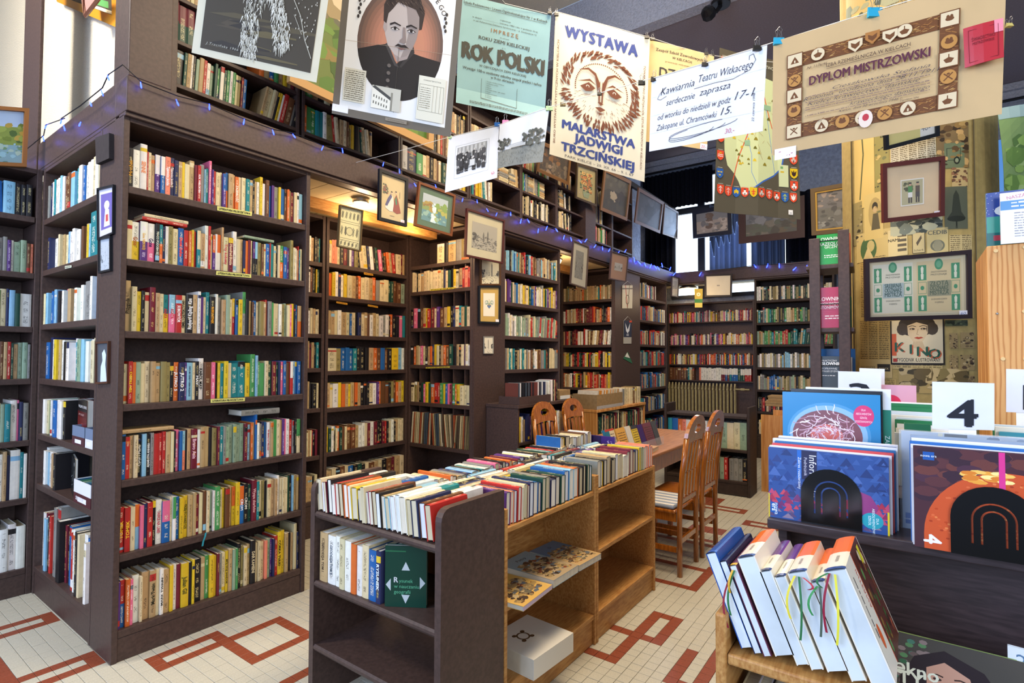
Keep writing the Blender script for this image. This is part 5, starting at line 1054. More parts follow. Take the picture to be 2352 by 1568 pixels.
def p_dyplom(A, W, H):
    r = random.Random(6); S, S2, C = '#6e4426', '#a8713a', '#d8c4a0'; x0, y0, x1, y1, b = W*.075, H*.17, W*.83, H*.89, H*.115
    for X0, Y0, X1, Y1 in ((x0, y0, x1, y0+b), (x0, y1-b, x1, y1), (x0, y0, x0+b, y1), (x1-b, y0, x1, y1)):
        A.rect(X0, Y0, X1, Y1, S, 5)
        A.hold = True
        for k in range(int((X1-X0)*(Y1-Y0)*9000)):
            x, y = r.uniform(X0, X1-.012), r.uniform(Y0+.004, Y1-.006); A.line([(x, y), (x+.012, y+r.uniform(-.008, .008))], .0016, r.choice([S2, S2, '#c89c5c', '#8a5a30']))
        A.hold = False
    def med(x, y, k, sq=False):
        q = b*.46
        if sq: A.rect(x-q*1.15, y-q*1.15, x+q*1.15, y+q*1.15, S); A.rect(x-q, y-q, x+q, y+q, C)
        else: A.ell(x, y, q, q*1.05, S if k % 2 else S, 20); A.ell(x, y, q*.92, q*.97, C if k % 2 else '#b88444', 20)
        g = S
        if k % 4 == 0: A.line([(x-q*.5, y+q*.5), (x+q*.5, y-q*.5)], q*.16, g); A.line([(x-q*.5, y-q*.5), (x+q*.5, y+q*.5)], q*.16, g); A.ell(x, y-q*.4, q*.2, q*.15, g, 8)
        if k % 4 == 1: A.poly([(x-q*.6, y+q*.5), (x+q*.6, y+q*.5), (x+q*.3, y-q*.1), (x, y-q*.6), (x-q*.3, y-q*.1)], g); A.rect(x-q*.1, y, x+q*.1, y+q*.4, C)
        if k % 4 == 2: A.ell(x, y, q*.5, q*.3, g, 12); A.ell(x-q*.2, y-q*.3, q*.2, q*.3, g, 8); A.ell(x+q*.2, y-q*.3, q*.2, q*.3, g, 8)
        if k % 4 == 3: A.poly([(x-q*.6, y), (x, y-q*.3), (x+q*.6, y), (x+q*.3, y+q*.5), (x-q*.3, y+q*.5)], g); A.rect(x-q*.06, y-q*.7, x+q*.06, y, g)
    for k, (u, v) in enumerate(((x0+b/2, y0+b/2), (x1-b/2, y0+b/2), (x1-b/2, y1-b/2), (x0+b/2, y1-b/2))): med(u, v, k+1, True)
    for k, u in enumerate((.17, .30, .42, .55, .68)):
        med(x0+(x1-x0)*(u+.06), y1-b/2, k+1)
        if k in (0, 4): med(x0+(x1-x0)*(u+.03), y0+b/2, k+3)
    for k, v in enumerate((.32, .5, .68)): med(x0+b/2, y0+(y1-y0)*v, k, k == 1); med(x1-b/2, y0+(y1-y0)*v, k+2, k == 1)
    for k, u in enumerate((.43, .53, .63)):
        x, y, q = x0+(x1-x0)*u, y0+b*(.55 if k != 1 else .3), b*.6; A.poly([(x-q*.7, y-q*.6), (x-q*.7, y+q*.2), (x, y+q*.9), (x+q*.7, y+q*.2), (x+q*.7, y-q*.6)], C if k != 1 else S2); A.poly([(x-q*.45, y-q*.3), (x-q*.4, y+q*.2), (x, y+q*.55), (x+q*.4, y+q*.2), (x+q*.45, y-q*.3), (x, y-q*.05)], S)
    A.ell(x0+(x1-x0)*.5, y1-b*.35, b*.42, b*.6, '#e4d0c0', 18); A.ell(x0+(x1-x0)*.5, y1-b*.45, b*.2, b*.25, '#b83a44', 10)
    T = '#4a3430'; cx = (x0+x1)/2
    A.text('IZBA RZEMIEŚLNICZA W KIELCACH', cx, H*.36, .0125, T, width=W*.37); A.rect(cx-W*.185, H*.372, cx+W*.185, H*.375, T); A.text('DYPLOM MISTRZOWSKI', cx, H*.475, .030, '#5a2c3c', width=W*.53, bold=.05)
    A.text('Nr 1176/46', x0+b*1.3, H*.335, .009, T, anchor='l', shear=.3)
    for y, s, x, w in ((.555, 'Cieszkowska Stefania', .30, .42), (.60, 'Radomia  urodzona dnia 28.11.1911', .16, .60), (.645, 'Kielce krawiectwo damskie', .18, .50), (.715, 'krawieckiego damskiego', .38, .34), (.755, 'Kielce, dnia 30 września 1946 r.', .33, .28)): A.text(s, W*x, H*y, .011 if y < .74 else .008, '#3c3848', anchor='l', width=W*w, shear=.4, bold=-.01)
    for y in (.575, .62, .665, .685, .735): A.scribble(W*.17, W*.72, H*y, .0035, '#8a7060', r)
    A.text('Prezes Izby', W*.19, H*.80, .006, T, anchor='l'); A.text('Dyrektor Izby', W*.60, H*.775, .006, T, anchor='l')
def p_group(A, W, H):
    r = random.Random(9); A.frame(W*.17, H*.2, W*.83, H*.80, .0012, '#b8b8b8'); A.rect(W*.21, H*.24, W*.79, H*.66, '#9a9a98')
    for k in range(7): A.rect(W*(.24+.08*k), H*.25, W*(.28+.08*k), H*.37, '#c4c4c2')
    for k in range(44):
        x, y = W*r.uniform(.23, .77), H*r.uniform(.33, .62); A.poly([(x-.012, y+.035), (x-.014, y+.008), (x, y), (x+.014, y+.008), (x+.012, y+.035)], r.choice(['#26262a', '#343438', '#1a1a1e', '#48484c'])); A.ell(x, y-.003, .0055, .007, r.choice(['#c8c4c0', '#b0aca8']), 8)
    A.rect(W*.48, H*.52, W*.58, H*.64, '#d4d4d2'); A.scribble(W*.25, W*.6, H*.70, .003, '#9a9a9a')
    A.text('50', W*.93, H*.92, .016, '#d04050', rot=.2)
def p_mead(A, W, H):
    r = random.Random(10); A.rect(0, 0, W, H, '#d4d4d2', 4); A.rect(0, H*.62, W, H, '#85857c', 4)
    for k in range(260): x, y = W*r.random(), H*r.uniform(.64, .98); A.line([(x, y), (x+r.uniform(-.004, .004), y-.008)], .0012, r.choice(['#6a6a62', '#9a9a90', '#55554e']))
    for cx, s in ((.08, .9), (.2, .7), (.66, 1), (.8, 1.1), (.92, .8)):
        for k in range(14): A.ell(W*cx+r.uniform(-.03, .03), H*.5+r.uniform(-.035, .03)*s, .012*s, .010*s, r.choice(['#4a4c46', '#3a3c38', '#5c5e56']), 7)
    A.rect(W*.3, H*.57, W*.65, H*.63, '#b8b8b4'); A.line([(W*.3, H*.56), (W*.65, H*.55)], .002, '#6a6a66'); A.line([(W*.67, H*.5), (W*.67, H*.64)], .004, '#3a3a36')

SAG = lambda k, f=1: (lambda u, v: .6*k*math.sin(math.pi*u)*math.sin(math.pi*v) + f*.0015*math.sin(5*u+3*v))
def curl_bottom(k): return lambda u, v: k*max(0, v-.85)/.15*(.5+u*.5) + .0015*math.sin(5*u)
d_ = at
poster('large charcoal drawing poster signed 1966 hanging nearest the corner post', pxd((480, -190, 2.20), (778, -170, 2.30), (727, 190, 2.35), (440, 121, 2.25)), '#e0d6ba', p_drawing, SAG(.012), tags=())
poster('white poster with an oval portrait of a moustached young man', pxd((800, -150, 2.50), (1072, -110, 2.60), (1034, 315, 2.66), (762, 260, 2.56)), '#ece9e2', p_portrait, SAG(.008), tags=((.0, .945, .13, .985, '120,-', '#c84040'),))
poster('pale blue poster headed ROK POLSKI', pxd((1057, -14, 2.88), (1266, 36, 2.95), (1250, 284, 2.97), (1047, 238, 2.90)), '#8db0b0', p_rok, curl_bottom(.03))
poster('cream exhibition poster with a brown furry moon face', pxd((1276, 27, 3.05), (1493, 87, 3.10), (1480, 418, 3.12), (1262, 354, 3.07)), '#e3dac0', p_wystawa, SAG(.012))
poster('yellowed school poster half hidden behind the handwritten notice', pxd((1492, 92, 3.14), (1640, 130, 3.18), (1623, 345, 3.20), (1480, 325, 3.16)), '#dcbf86', p_zespol, lambda u, v: .012*math.sin(3*u), tags=((.88, .94, 1.0, 1.0, '20,-', '#c84040'),))
poster('folded pictorial map with a border of town shields', pxd((1650, 112, 3.26), (1826, 150, 3.38), (1835, 505, 3.38), (1637, 486, 3.26)), '#57503f', p_map, lambda u, v: .012*abs(((u*2) % 1)*2-1))
poster('handwritten white notice of a theatre cafe', pxd((1497, 181, 2.24), (1762, 103, 1.90), (1752, 301, 1.90), (1491, 348, 2.24)), '#e6e9f2', p_kaw, SAG(.006, .5), name='notice', cat='notice')
dy, dys = poster('large tan master craftsman diploma with an ornamental border', pxd((1776, 96, 1.885), (2312, -62, 1.555), (2301, 262, 1.555), (1773, 357, 1.885)), '#c9aa7c', p_dyplom, lambda u, v: .007*math.sin(math.pi*u)*math.sin(math.pi*v)+.001*math.sin(9*u), name='diploma', tags=((.015, .955, .125, 1.05, '240,-', '#b05070'),))
poster('small white mounted photograph of a seated group of men', pxd((1031, 316, 3.18), (1146, 288, 2.95), (1142, 408, 2.95), (1022, 442, 3.18)), '#e8e9ec', p_group, SAG(.003, .4), name='photograph', cat='photograph', tags=())
poster('curling grey photograph of a meadow with trees', pxd((1148, 287, 2.93), (1262, 247, 2.68), (1246, 372, 2.66), (1143, 387, 2.92)), '#dcdcda', p_mead, lambda u, v: .012*math.sin(math.pi*u)*v, name='photograph', cat='photograph')
t = thing('certificate', 'small red certificate booklet clipped over the diploma', 'booklet'); s = Sheet(pxd((2212, 66, 1.585), (2304, 42, 1.53), (2306, 131, 1.53), (2216, 156, 1.585)), lambda u, v: .004*math.sin(3*u))
s.solid('cover', GLOSS, t, '#b82c34', 4, 4, .002); A = Art(s.fn); A.frame(s.W*.12, s.H*.1, s.W*.88, s.H*.92, .0012, '#7a1c24'); A.text('ŚWIADECTWO', s.W*.5, s.H*.40, .010, '#6a1820', width=s.W*.6); A.text('MISTRZOWSKIE', s.W*.5, s.H*.50, .008, '#6a1820', width=s.W*.55); A.rect(s.W*.78, 0, s.W, s.H*.32, '#e88a98'); A.done('print', t)

# strings and clips
def string(lab, pts, r=.0016, m=None, name='cord'):
    mb = MB(); mb.tube(pts, r, 5); return tag(obj(name, mb, m or CORD), lab, 'cord')
SA = pxd((380, -330, 2.1), (478, -192, 2.2), (778, -172, 2.3), (930, -140, 2.55), (1072, -110, 2.62), (1160, 8, 2.9), (1266, 34, 2.95), (1276, 26, 3.05), (1385, 56, 3.08), (1493, 86, 3.1), (1560, 108, 3.14), (1640, 128, 3.2), (1826, 148, 3.36), (1965, 160, 3.2))
string('upper white cord the posters hang from', SA)
SB = pxd((818, 373, 3.78), (905, 350, 3.5), (1031, 315, 3.18), (1147, 286, 2.94), (1264, 245, 2.67), (1380, 213, 2.45), (1497, 180, 2.235), (1630, 142, 2.05), (1765, 101, 1.895), (2011, 24, 1.73), (2320, -66, 1.55), (2480, -110, 1.4))
string('lower cord running from the gallery beam to the diploma', SB)
def clip(u, w, d, col, lab, sz=.02, handle=True):
    p = at(u, w, d=d); t = thing('binder_clip', lab, 'clip', None, p); k = sz/2; mb = MB()
    q = lambda x, y, z: RT*x + Vector((0, 0, 1))*z - FW*y
    mb.hexa([q(-k, .006, -k*.9), q(k, .006, -k*.9), q(-k, -.006, -k*.9), q(k, -.006, -k*.9), q(-k, .001, k*.5), q(k, .001, k*.5), q(-k, -.001, k*.5), q(k, -.001, k*.5)], lin(col)); obj('jaw', mb, PLAIN, t)
    if handle:
        for y in (.004, -.004):
            mb = MB(); mb.tube([q(-k*.5, y, k*.3), q(-k*.32, y*1.4, k*1.3), q(-k*.5, y*1.6, k*1.9), q(0, y*1.8, k*2.4), q(k*.5, y*1.6, k*1.9), q(k*.32, y*1.4, k*1.3), q(k*.5, y, k*.3)], .0007, 4); obj('handle', mb, METAL, t)
for u, w, d, c, lab, sz in ((1263, 28, 2.94, '#18181a', 'black clip at the right corner of the pale blue poster', .022), (1278, 32, 3.04, '#18181a', 'black clip at the left corner of the moon face poster', .024), (1486, 84, 3.09, '#18181a', 'black clip at the right corner of the moon face poster', .024), (1499, 88, 3.12, '#18181a', 'black clip at the left corner of the yellowed school poster', .024), (1622, 122, 3.17, '#18181a', 'black clip at the right corner of the yellowed school poster', .024), (1636, 126, 3.2, '#18181a', 'black clip at the left corner of the folded map', .024),
                       (1503, 180, 2.23, '#18181a', 'black clip at the left corner of the handwritten notice', .028), (1619, 146, 2.06, '#18181a', 'black clip in the middle of the handwritten notice', .022), (1739, 108, 1.915, '#18181a', 'black clip at the right corner of the handwritten notice', .028), (1789, 92, 1.875, '#2aa4c8', 'turquoise clip at the left corner of the diploma', .036), (2010, 25, 1.725, '#2aa4c8', 'turquoise clip in the middle of the diploma', .046),
                       (1142, 284, 2.95, '#2c6cb0', 'blue clip on the mounted group photograph', .03), (1161, 279, 2.92, '#d07aa8', 'pink clip on the curling meadow photograph', .034), (1262, 247, 2.68, '#a0bc8c', 'pale green clip at the right of the meadow photograph', .034), (1034, 314, 3.17, '#a0bc8c', 'pale green clip at the left of the group photograph', .024), (1293, 238, 2.62, '#6a5a34', 'spare brass clip on the cord before the moon face', .026), (1377, 214, 2.45, '#18181a', 'small spare black clip at the nose of the moon face', .02), (1474, 188, 2.27, '#18181a', 'spare black clip on the cord left of the handwritten notice', .028)):
    clip(u, w, d, c, lab, sz)
clip(2318, 56, 1.53, '#c8b868', 'clear clip holding the red certificate', .016)

# ---------------------------------------------------------------- framed pictures
def paint(base, blobs, seed, n=60, size=(.03, .14)):
    def f(A, W, H):
        r = random.Random(seed)
        for k, (y0, y1, c) in enumerate(base): A.rect(0, H*y0, W, H*y1, c)
        for k in range(n):
            x0, y0, x1, y1, cs = r.choice(blobs); x, y = W*r.uniform(x0, x1), H*r.uniform(y0, y1); s = W*r.uniform(*size); t = s*r.uniform(.4, 1)
            pts = [(min(max(x+s*math.cos(a)*r.uniform(.6, 1), 0), W), min(max(y+t*math.sin(a)*r.uniform(.6, 1), 0), H)) for a in [6.283*q/7 for q in range(7)]]
            A.poly(pts[::-1], r.choice(cs))
    return f
def engraving(seed, paper, sky=.45, n=150, ink=('#3a3834', '#5a5854', '#78766e', '#2a2826'), towers=((.45, .3), (.62, .22))):
    def f(A, W, H):
        r = random.Random(seed); A.rect(0, 0, W, H, paper)
        for tx, th in towers: A.poly([(W*(tx-.03), H*.7), (W*(tx-.03), H*(th+.12)), (W*tx, H*th), (W*(tx+.03), H*(th+.12)), (W*(tx+.03), H*.7)], ink[1])
        for k in range(n): x, y = W*r.random(), H*(sky+(1-sky)*r.random()); s = W*r.uniform(.02, .07); A.line([(x, y), (min(x+s, W), y+s*r.uniform(-.3, .3))], H*.018, r.choice(ink))
        for k in range(14): x = W*r.choice((r.uniform(0, .22), r.uniform(.8, 1))); A.ell(min(max(x, W*.06), W*.94), H*r.uniform(.45, .7), W*.05, H*.06, r.choice(ink), 7)
    return f
def oval_print(A, W, H): A.rect(0, 0, W, H, '#d8cfa0'); A.text('', 0, 0, .01, '#000000')
def fashion(A, W, H):
    r = random.Random(1)
    for k in range(40): A.ell(W*r.uniform(.12, .3), H*r.uniform(.22, .42), W*.03, H*.02, r.choice(['#5a6048', '#3c4434', '#6a6a50', '#8a4a40']), 6)
    A.poly([(W*.2, H*.74), (W*.3, H*.52), (W*.42, H*.42), (W*.5, H*.45), (W*.55, H*.56), (W*.62, H*.78), (W*.4, H*.8)], '#d8d2c8'); A.poly([(W*.2, H*.68), (W*.3, H*.52), (W*.42, H*.40), (W*.48, H*.46), (W*.36, H*.6), (W*.28, H*.7)], '#4a4a78')
    A.poly([(W*.52, H*.78), (W*.58, H*.48), (W*.66, H*.38), (W*.74, H*.5), (W*.86, H*.78), (W*.7, H*.82)], '#8a4034'); A.poly([(W*.6, H*.5), (W*.66, H*.42), (W*.7, H*.6), (W*.64, H*.62)], '#3a7a58')
    for x, y in ((.46, .37), (.64, .34)): A.ell(W*x, H*y, W*.035, H*.028, '#d8b8a0', 10); A.ell(W*x, H*(y-.018), W*.035, H*.018, '#2a2420', 10)
    A.line([(W*.8, H*.3), (W*.8, H*.45)], .004, '#6a6a58'); A.scribble(W*.4, W*.6, H*.9, .004, '#6a6250')
def rows_print(A, W, H):
    r = random.Random(3); A.rect(0, 0, W, H, '#d6cc98')
    for y0, y1 in ((.02, .34), (.38, .78), (.82, .98)):
        A.frame(W*.04, H*y0, W*.96, H*y1, .003, '#6a6448')
        for k in range(5):
            x = W*(.14+.18*k); y = H*(y0+y1)/2; A.ell(x, y, W*.05, (y1-y0)*H*.3, r.choice(['#7a7452', '#5a563c', '#908a66']), 9); A.line([(x-.01, y+.02), (x+.01, y-.02)], .003, '#4a4632')
    A.ell(W*.5, H*.58, W*.17, H*.12, '#c8be8c', 16); A.ring(W*.5, H*.58, W*.17, .004, '#5a563c')
def crest(A, W, H):
    A.rect(W*.2, H*.16, W*.8, H*.84, '#e6dfcc'); cx, cy = W*.5, H*.5
    A.poly([(cx-W*.1, cy), (cx-W*.1, cy+H*.05), (cx, cy+H*.12), (cx+W*.1, cy+H*.05), (cx+W*.1, cy)], '#4a6a9a'); A.rect(cx-W*.1, cy, cx+W*.1, cy+H*.02, '#a08040')
    for k in range(5): a = math.pi*(.1+.2*k); A.line([(cx, cy-H*.01), (cx+W*.18*math.cos(a), cy-H*.16*math.sin(a))], .006, ['#5a8a78', '#8aa070', '#a8a060', '#8aa070', '#5a8a78'][k])
    for s in (-1, 1): A.ring(cx+s*W*.15, cy-H*.06, W*.07, .006, '#5a8a88', 12)
def awards(A, W, H):
    A.rect(0, 0, W, H, '#cfc29c'); G = '#2c8658'
    for x0, x1, pap, mid, l1 in ((.03, .46, '#d3cfb8', '#9fb0ae', 'SREBRNĄ'), (.50, .97, '#cdb98a', '#8c8a6a', 'ZŁOTĄ')):
        w = x1-x0; A.rect(W*x0, H*.03, W*x1, H*.97, pap)
        for q in (0, 1):
            a = x0+w*(.03 if q == 0 else .78); b = a+w*.19
            for y0, y1 in ((.10, .38), (.66, .95)):
                A.rect(W*a, H*y0, W*b, H*y1, G)
                for k in range(2): cx, cy = W*(a+b)/2, H*(y0+(y1-y0)*(.3+.42*k)); A.poly([(cx-W*.016, cy-H*.03), (cx, cy-H*.07), (cx+W*.016, cy-H*.03), (cx+W*.012, cy+H*.06), (cx-W*.012, cy+H*.06)], '#d8d8c0')
            A.frame(W*a, H*.41, W*b, H*.63, .002, G); A.ell(W*(a+b)/2, H*.52, .010, .012, G, 12)
        A.ell(W*(x0+w*.5), H*.10, W*.045, H*.10, G, 22); A.ell(W*(x0+w*.5), H*.10, W*.028, H*.062, '#5aa074', 16)
        A.rect(W*(x0+w*.24), H*.40, W*(x0+w*.77), H*.68, mid)
        for k, s in enumerate((l1, 'ODZNAKĘ', 'MISTRZA')): A.text(s, W*(x0+w*.505), H*(.485+.085*k), .024, '#3c5c58' if x0 < .4 else '#4c5a40', width=W*w*.42, bold=.05)
        for y, s in ((.25, 'ZAKŁAD DOSKONALENIA'), (.30, 'PRZYZNAJE'), (.75, 'ZA SZKOLENIE UCZNIÓW'), (.81, 'W RZEMIOŚLE')): A.text(s, W*(x0+w*.5), H*y, .009, '#4a4a3c', width=W*w*(.36 if y < .8 else .2))
def officers(A, W, H):
    A.rect(W*.28, H*.28, W*.72, H*.80, '#e8e4d8'); A.rect(W*.30, H*.30, W*.70, H*.78, '#b8b088')
    r = random.Random(2)
    for k in range(30): A.ell(W*r.uniform(.34, .5), H*r.uniform(.33, .5), W*.03, H*.025, r.choice(['#6a6a40', '#8a8458', '#4c5030']), 6)
    for x, c in ((.46, '#4a8a48'), (.60, '#5a4a38')):
        A.rect(W*(x-.04), H*.42, W*(x+.04), H*.54, c); A.rect(W*(x-.04), H*.54, W*(x+.04), H*.64, '#e8e4dc' if x < .5 else '#4a4240'); A.rect(W*(x-.035), H*.64, W*(x-.008), H*.75, '#3a3230'); A.rect(W*(x+.008), H*.64, W*(x+.035), H*.75, '#3a3230'); A.ell(W*x, H*.39, W*.024, H*.024, '#c8a080', 10); A.rect(W*(x-.025), H*.345, W*(x+.025), H*.375, '#2c2c28')
def sunflower(A, W, H):
    r = random.Random(12); A.rect(0, 0, W, H, '#a89c68')
    for k in range(120): A.ell(W*r.uniform(.2, .8), H*r.uniform(.15, .75), W*.05, H*.025, r.choice(['#3c5a30', '#5a7038', '#2c4426']), 6)
    for k in range(22): x, y = W*r.uniform(.25, .75), H*r.uniform(.12, .7); A.ell(x, y, W*.09, H*.05, r.choice(['#c8883c', '#d09a40', '#b8702c', '#d8b060']), 9); A.ell(x, y, W*.035, H*.02, '#5a3a20', 8)
    A.poly([(W*.3, H*.74), (W*.7, H*.74), (W*.62, H*.92), (W*.38, H*.92)], '#8a9a70')
HG = 'framed pictures hung along the gallery'
Y0 = 3.02
framed('small brass framed print of curiosities under the alcove ceiling', px((780, 470), (833, 483), (827, 578), (774, 566), y=Y0), .008, '#5a4628', rows_print, '#d6cc98', group=HG)
framed('black framed coloured engraving of two ladies', px((870, 387), (936, 411), (933, 521), (868, 505), y=Y0), .022, '#15171e', fashion, '#c8b68c', 0, group=HG, tags=((.78, .88, .92, .96, '30', '#c04050'),))
framed('brown framed watercolour of a waterfall with a green mount', px((961, 417), (1045, 448), (1037, 543), (951, 518), y=Y0), .018, '#74401e', paint([(0, .35, '#a8b8c4'), (.35, .6, '#7c9458'), (.6, 1, '#5a8a94')], [(0, .3, .4, .55, ['#6a8a40', '#a08a40', '#8a6a38']), (.55, .3, 1, .7, ['#7a9a48', '#5a7a40', '#a8a850']), (0, .6, 1, 1, ['#5a98a8', '#8ab0a8', '#4a7a80', '#9ab078']), (.4, .3, .6, 1, ['#b8d8e8', '#d0e4ec'])], 21), '#4a6a54', .05, group=HG)
framed('red brown framed engraving of a town with two towers', px((1071, 478), (1158, 506), (1154, 606), (1067, 588), y=Y0), .016, '#4a1f1c', engraving(31, '#98958a'), '#b8b296', .075, group=HG)
framed('small wood framed ink drawing of a lookout tower on the pier', px((1103, 592), (1149, 592), (1149, 655), (1103, 655), y=3.122), .014, '#5a3c20', engraving(32, '#d8d0b0', .5, 60, towers=((.6, .12),)), '#d8d0b0', 0, .018)
framed('black framed yellow print of a blue crest on the pier', px((1099, 656), (1149, 656), (1148, 744), (1099, 742), y=3.122), .018, '#15171c', crest, '#c09c40', 0, .018, tags=((.78, .88, .94, .95, '', '#404040'),))
framed('tiny glass framed sketch of a church tower on the pier', px((1111, 772), (1133, 772), (1133, 812), (1111, 812), y=3.125), .004, '#8a867a', engraving(33, '#d4cdb8', .6, 30, towers=((.5, .12),)), '#d4cdb8', 0, .01)
framed('tall grey print in a thin wooden frame under the beam', px((1316, 551), (1352, 566), (1346, 664), (1309, 652), y=Y0), .014, '#4c3c34', engraving(34, '#5a5a56', .1, 110), '#8f8c80', .08, group=HG)
framed('small picture with a pink brown mount beside the tall grey print', px((1404, 576), (1443, 587), (1437, 648), (1399, 641), y=Y0), .014, '#3c2c2a', engraving(35, '#8a8884', .3, 50), '#84624f', .12, group=HG)
framed('small narrow picture at the far end of the beam', px((1543, 634), (1559, 638), (1557, 683), (1542, 680), y=Y0), .012, '#3a3030', engraving(36, '#8a8a88', .3, 30), '#a8a8a0', .05, group=HG)
framed('white mounted small church view below the end beam', px((1618, 631), (1682, 628), (1681, 681), (1619, 682), x=8.62), .025, '#2c2624', engraving(37, '#9a968a', .4, 40, towers=((.5, .1),)), '#d2cbb4', .16, group=HG)
def hung(q, y0=2.98, y1=3.16): return [at(*q[0], y=y0), at(*q[1], y=y0), at(*q[2], y=y1), at(*q[3], y=y1)]
TANF = '#84603a'
framed('autumn path painting in a tan frame partly behind the moon face poster', hung(((1238, 322), (1312, 352), (1305, 425), (1232, 392))), .04, TANF, paint([(0, .5, '#4a3a28'), (.5, 1, '#5a4a34')], [(0, 0, 1, .5, ['#6a4a24', '#3a3020', '#8a6030']), (0, .5, 1, 1, ['#7a6a50', '#4a4032', '#a08a70'])], 41), group=HG)
framed('sunflower painting in a dark frame hung on the gallery', hung(((1324, 372), (1371, 388), (1370, 474), (1321, 455))), .03, '#4c3c20', sunflower, group=HG)
framed('dark painting of grazing horses in a tan frame', hung(((1388, 385), (1449, 415), (1439, 507), (1378, 482))), .045, TANF, paint([(0, .4, '#4c4638'), (.4, 1, '#332e22')], [(0, 0, 1, .4, ['#5a5442', '#443e30']), (0, .5, 1, 1, ['#2a261c', '#403a28']), (.3, .5, .5, .7, ['#a89a80']), (.55, .45, .85, .65, ['#241c16', '#30241a'])], 42), group=HG)
framed('dark painting of sailing ships in a tan frame', hung(((1466, 430), (1524, 464), (1515, 536), (1457, 511))), .05, '#6c4c38', paint([(0, 1, '#33323a')], [(0, 0, 1, 1, ['#3c3c44', '#2a2a30', '#484850']), (.3, .3, .6, .7, ['#1c1a20'])], 43), group=HG)
framed('last dim picture of the gallery row beside the window', hung(((1526, 468), (1557, 486), (1555, 549), (1521, 537))), .035, '#5a4438', paint([(0, 1, '#4c5058')], [(0, 0, 1, 1, ['#5a5e66', '#3c4048', '#6a6c70'])], 44), group=HG)
framed('navy framed picture of a tree stump in front of the bright window', px((1590, 485), (1680, 468), (1682, 537), (1592, 548), x=8.55), .06, '#151b30', paint([(0, .4, '#77797e'), (.4, 1, '#9a9088')], [(0, .4, 1, 1, ['#a89c94', '#807870', '#6a6a6c', '#b8aca4']), (.35, .1, .5, .7, ['#5c483c', '#6a5444'])], 45), group=HG)
framed('large woodland pool painting in a red brown frame by the window', px((1696, 478), (1848, 448), (1849, 545), (1697, 560), x=8.5), .10, '#3c2220', paint([(0, .5, '#5c6068'), (.5, 1, '#4c4a40')], [(0, 0, 1, .5, ['#6a6c74', '#4c5058', '#787a80']), (0, .5, 1, 1, ['#3c3628', '#5a4c34', '#6a6458', '#4a5040'])], 46), group=HG)
framed('gilt framed painting of dark trees left of the column', pxd((1862, 434, 4.0), (1960, 417, 3.8), (1960, 532, 3.8), (1865, 541, 4.0)), .03, '#5a4626', paint([(0, .45, '#5c5a5c'), (.45, 1, '#55544e')], [(0, 0, 1, .5, ['#3c3a3c', '#2c2a2c', '#8a7a70', '#4c4848']), (0, .5, 1, 1, ['#6a6a66', '#3c3c38', '#80807a', '#2a2826'])], 47), inner='#b08a34')
framed('river landscape painting standing on the left bookcase', px((-60, 240), (66, 250), (60, 384), (-62, 378), y=4.47), .022, '#8a5a2c', paint([(0, .3, '#a8bcd0'), (.3, .65, '#7a8a40'), (.65, 1, '#7a9aa0')], [(0, .25, 1, .6, ['#6a7a34', '#a89040', '#4a6030', '#8a9a48']), (0, .62, 1, 1, ['#8ab0b8', '#5a7a70', '#9ab0a0', '#6a8a60'])], 48), glass=False, depth=.03)
framed('large green hill landscape in a pale wooden frame behind the portrait poster', px((676, -190), (1003, 20), (992, 345), (662, 188), y=2.96), .055, '#a8824e', paint([(0, .35, '#a89878'), (.35, 1, '#5a6a34')], [(0, .1, .8, .5, ['#8a7a58', '#6a6248', '#b8a888', '#5a5a48']), (0, .5, 1, 1, ['#4a6a2c', '#5c7a34', '#6a6a34', '#3a5424', '#7a6a3c'])], 49, 120), glass=False, depth=.035)
framed('gilt framed collage high on the cream wall', [at(120, -60, x=1.27), at(277, -30, x=1.27), at(277, 67, x=1.27), at(140, 8, x=1.27)], .09, '#c8861c', lambda A, W, H: (A.rect(0, 0, W, H, '#4a463c'), A.rect(W*.55, H*.35, W*.85, H*.7, '#5a9a58'), A.rect(W*.5, H*.78, W*.9, H*.95, '#e0dcc0')), glass=False, depth=.05)
mb = MB(); mb.prism(px((189, -20), (238, -20), (196, 37), x=1.15), (.012, 0, 0), lin('b88078')); mb2 = obj('pennant', mb, PLAIN); tag(mb2, 'dusty pink triangular pennant hanging from the rafter', 'pennant')
mb = MB(); mb.tube(px((189, -20), (196, 37), (240, -20), x=1.145), .012, 4, lin('6a4434')); obj('trim', mb, PLAIN, mb2)
# things on the corner post
XS = .994
mb = MB(); mb.prism(px((229, 319), (261, 308), (261, 366), (231, 379), x=.999), (-.02, 0, 0), lin('3a3434')); tag(obj('carved_plaque', mb, MATTE), 'small dark carved wooden plaque at the top of the corner post', 'plaque')
def mini(q, fc, art, lab, mount='#cccccc', fw=.010): return framed(lab, px(*q, x=XS), fw, fc, art, mount, 0, .014)
mini(((225, 433), (263, 424), (262, 537), (226, 552)), '#14161c', lambda A, W, H: (A.rect(0, 0, W, H, '#c8c4d0'), A.rect(W*.1, H*.1, W*.9, H*.85, '#5a4a9c'), A.ell(W*.5, H*.35, W*.18, H*.1, '#e0d8d0', 10), A.poly([(W*.3, H*.8), (W*.4, H*.4), (W*.65, H*.45), (W*.7, H*.8)], '#e8e4e0'), A.rect(W*.42, H*.55, W*.6, H*.7, '#b83a34')), 'black framed purple print with a white figure on the corner post')
mini(((228, 547), (256, 541), (256, 622), (228, 628)), '#14161c', engraving(51, '#a8b0b8', .2, 60, ('#788088', '#98a0a8', '#5a626a', '#c0c8d0')), 'black framed pale winter sketch on the corner post')
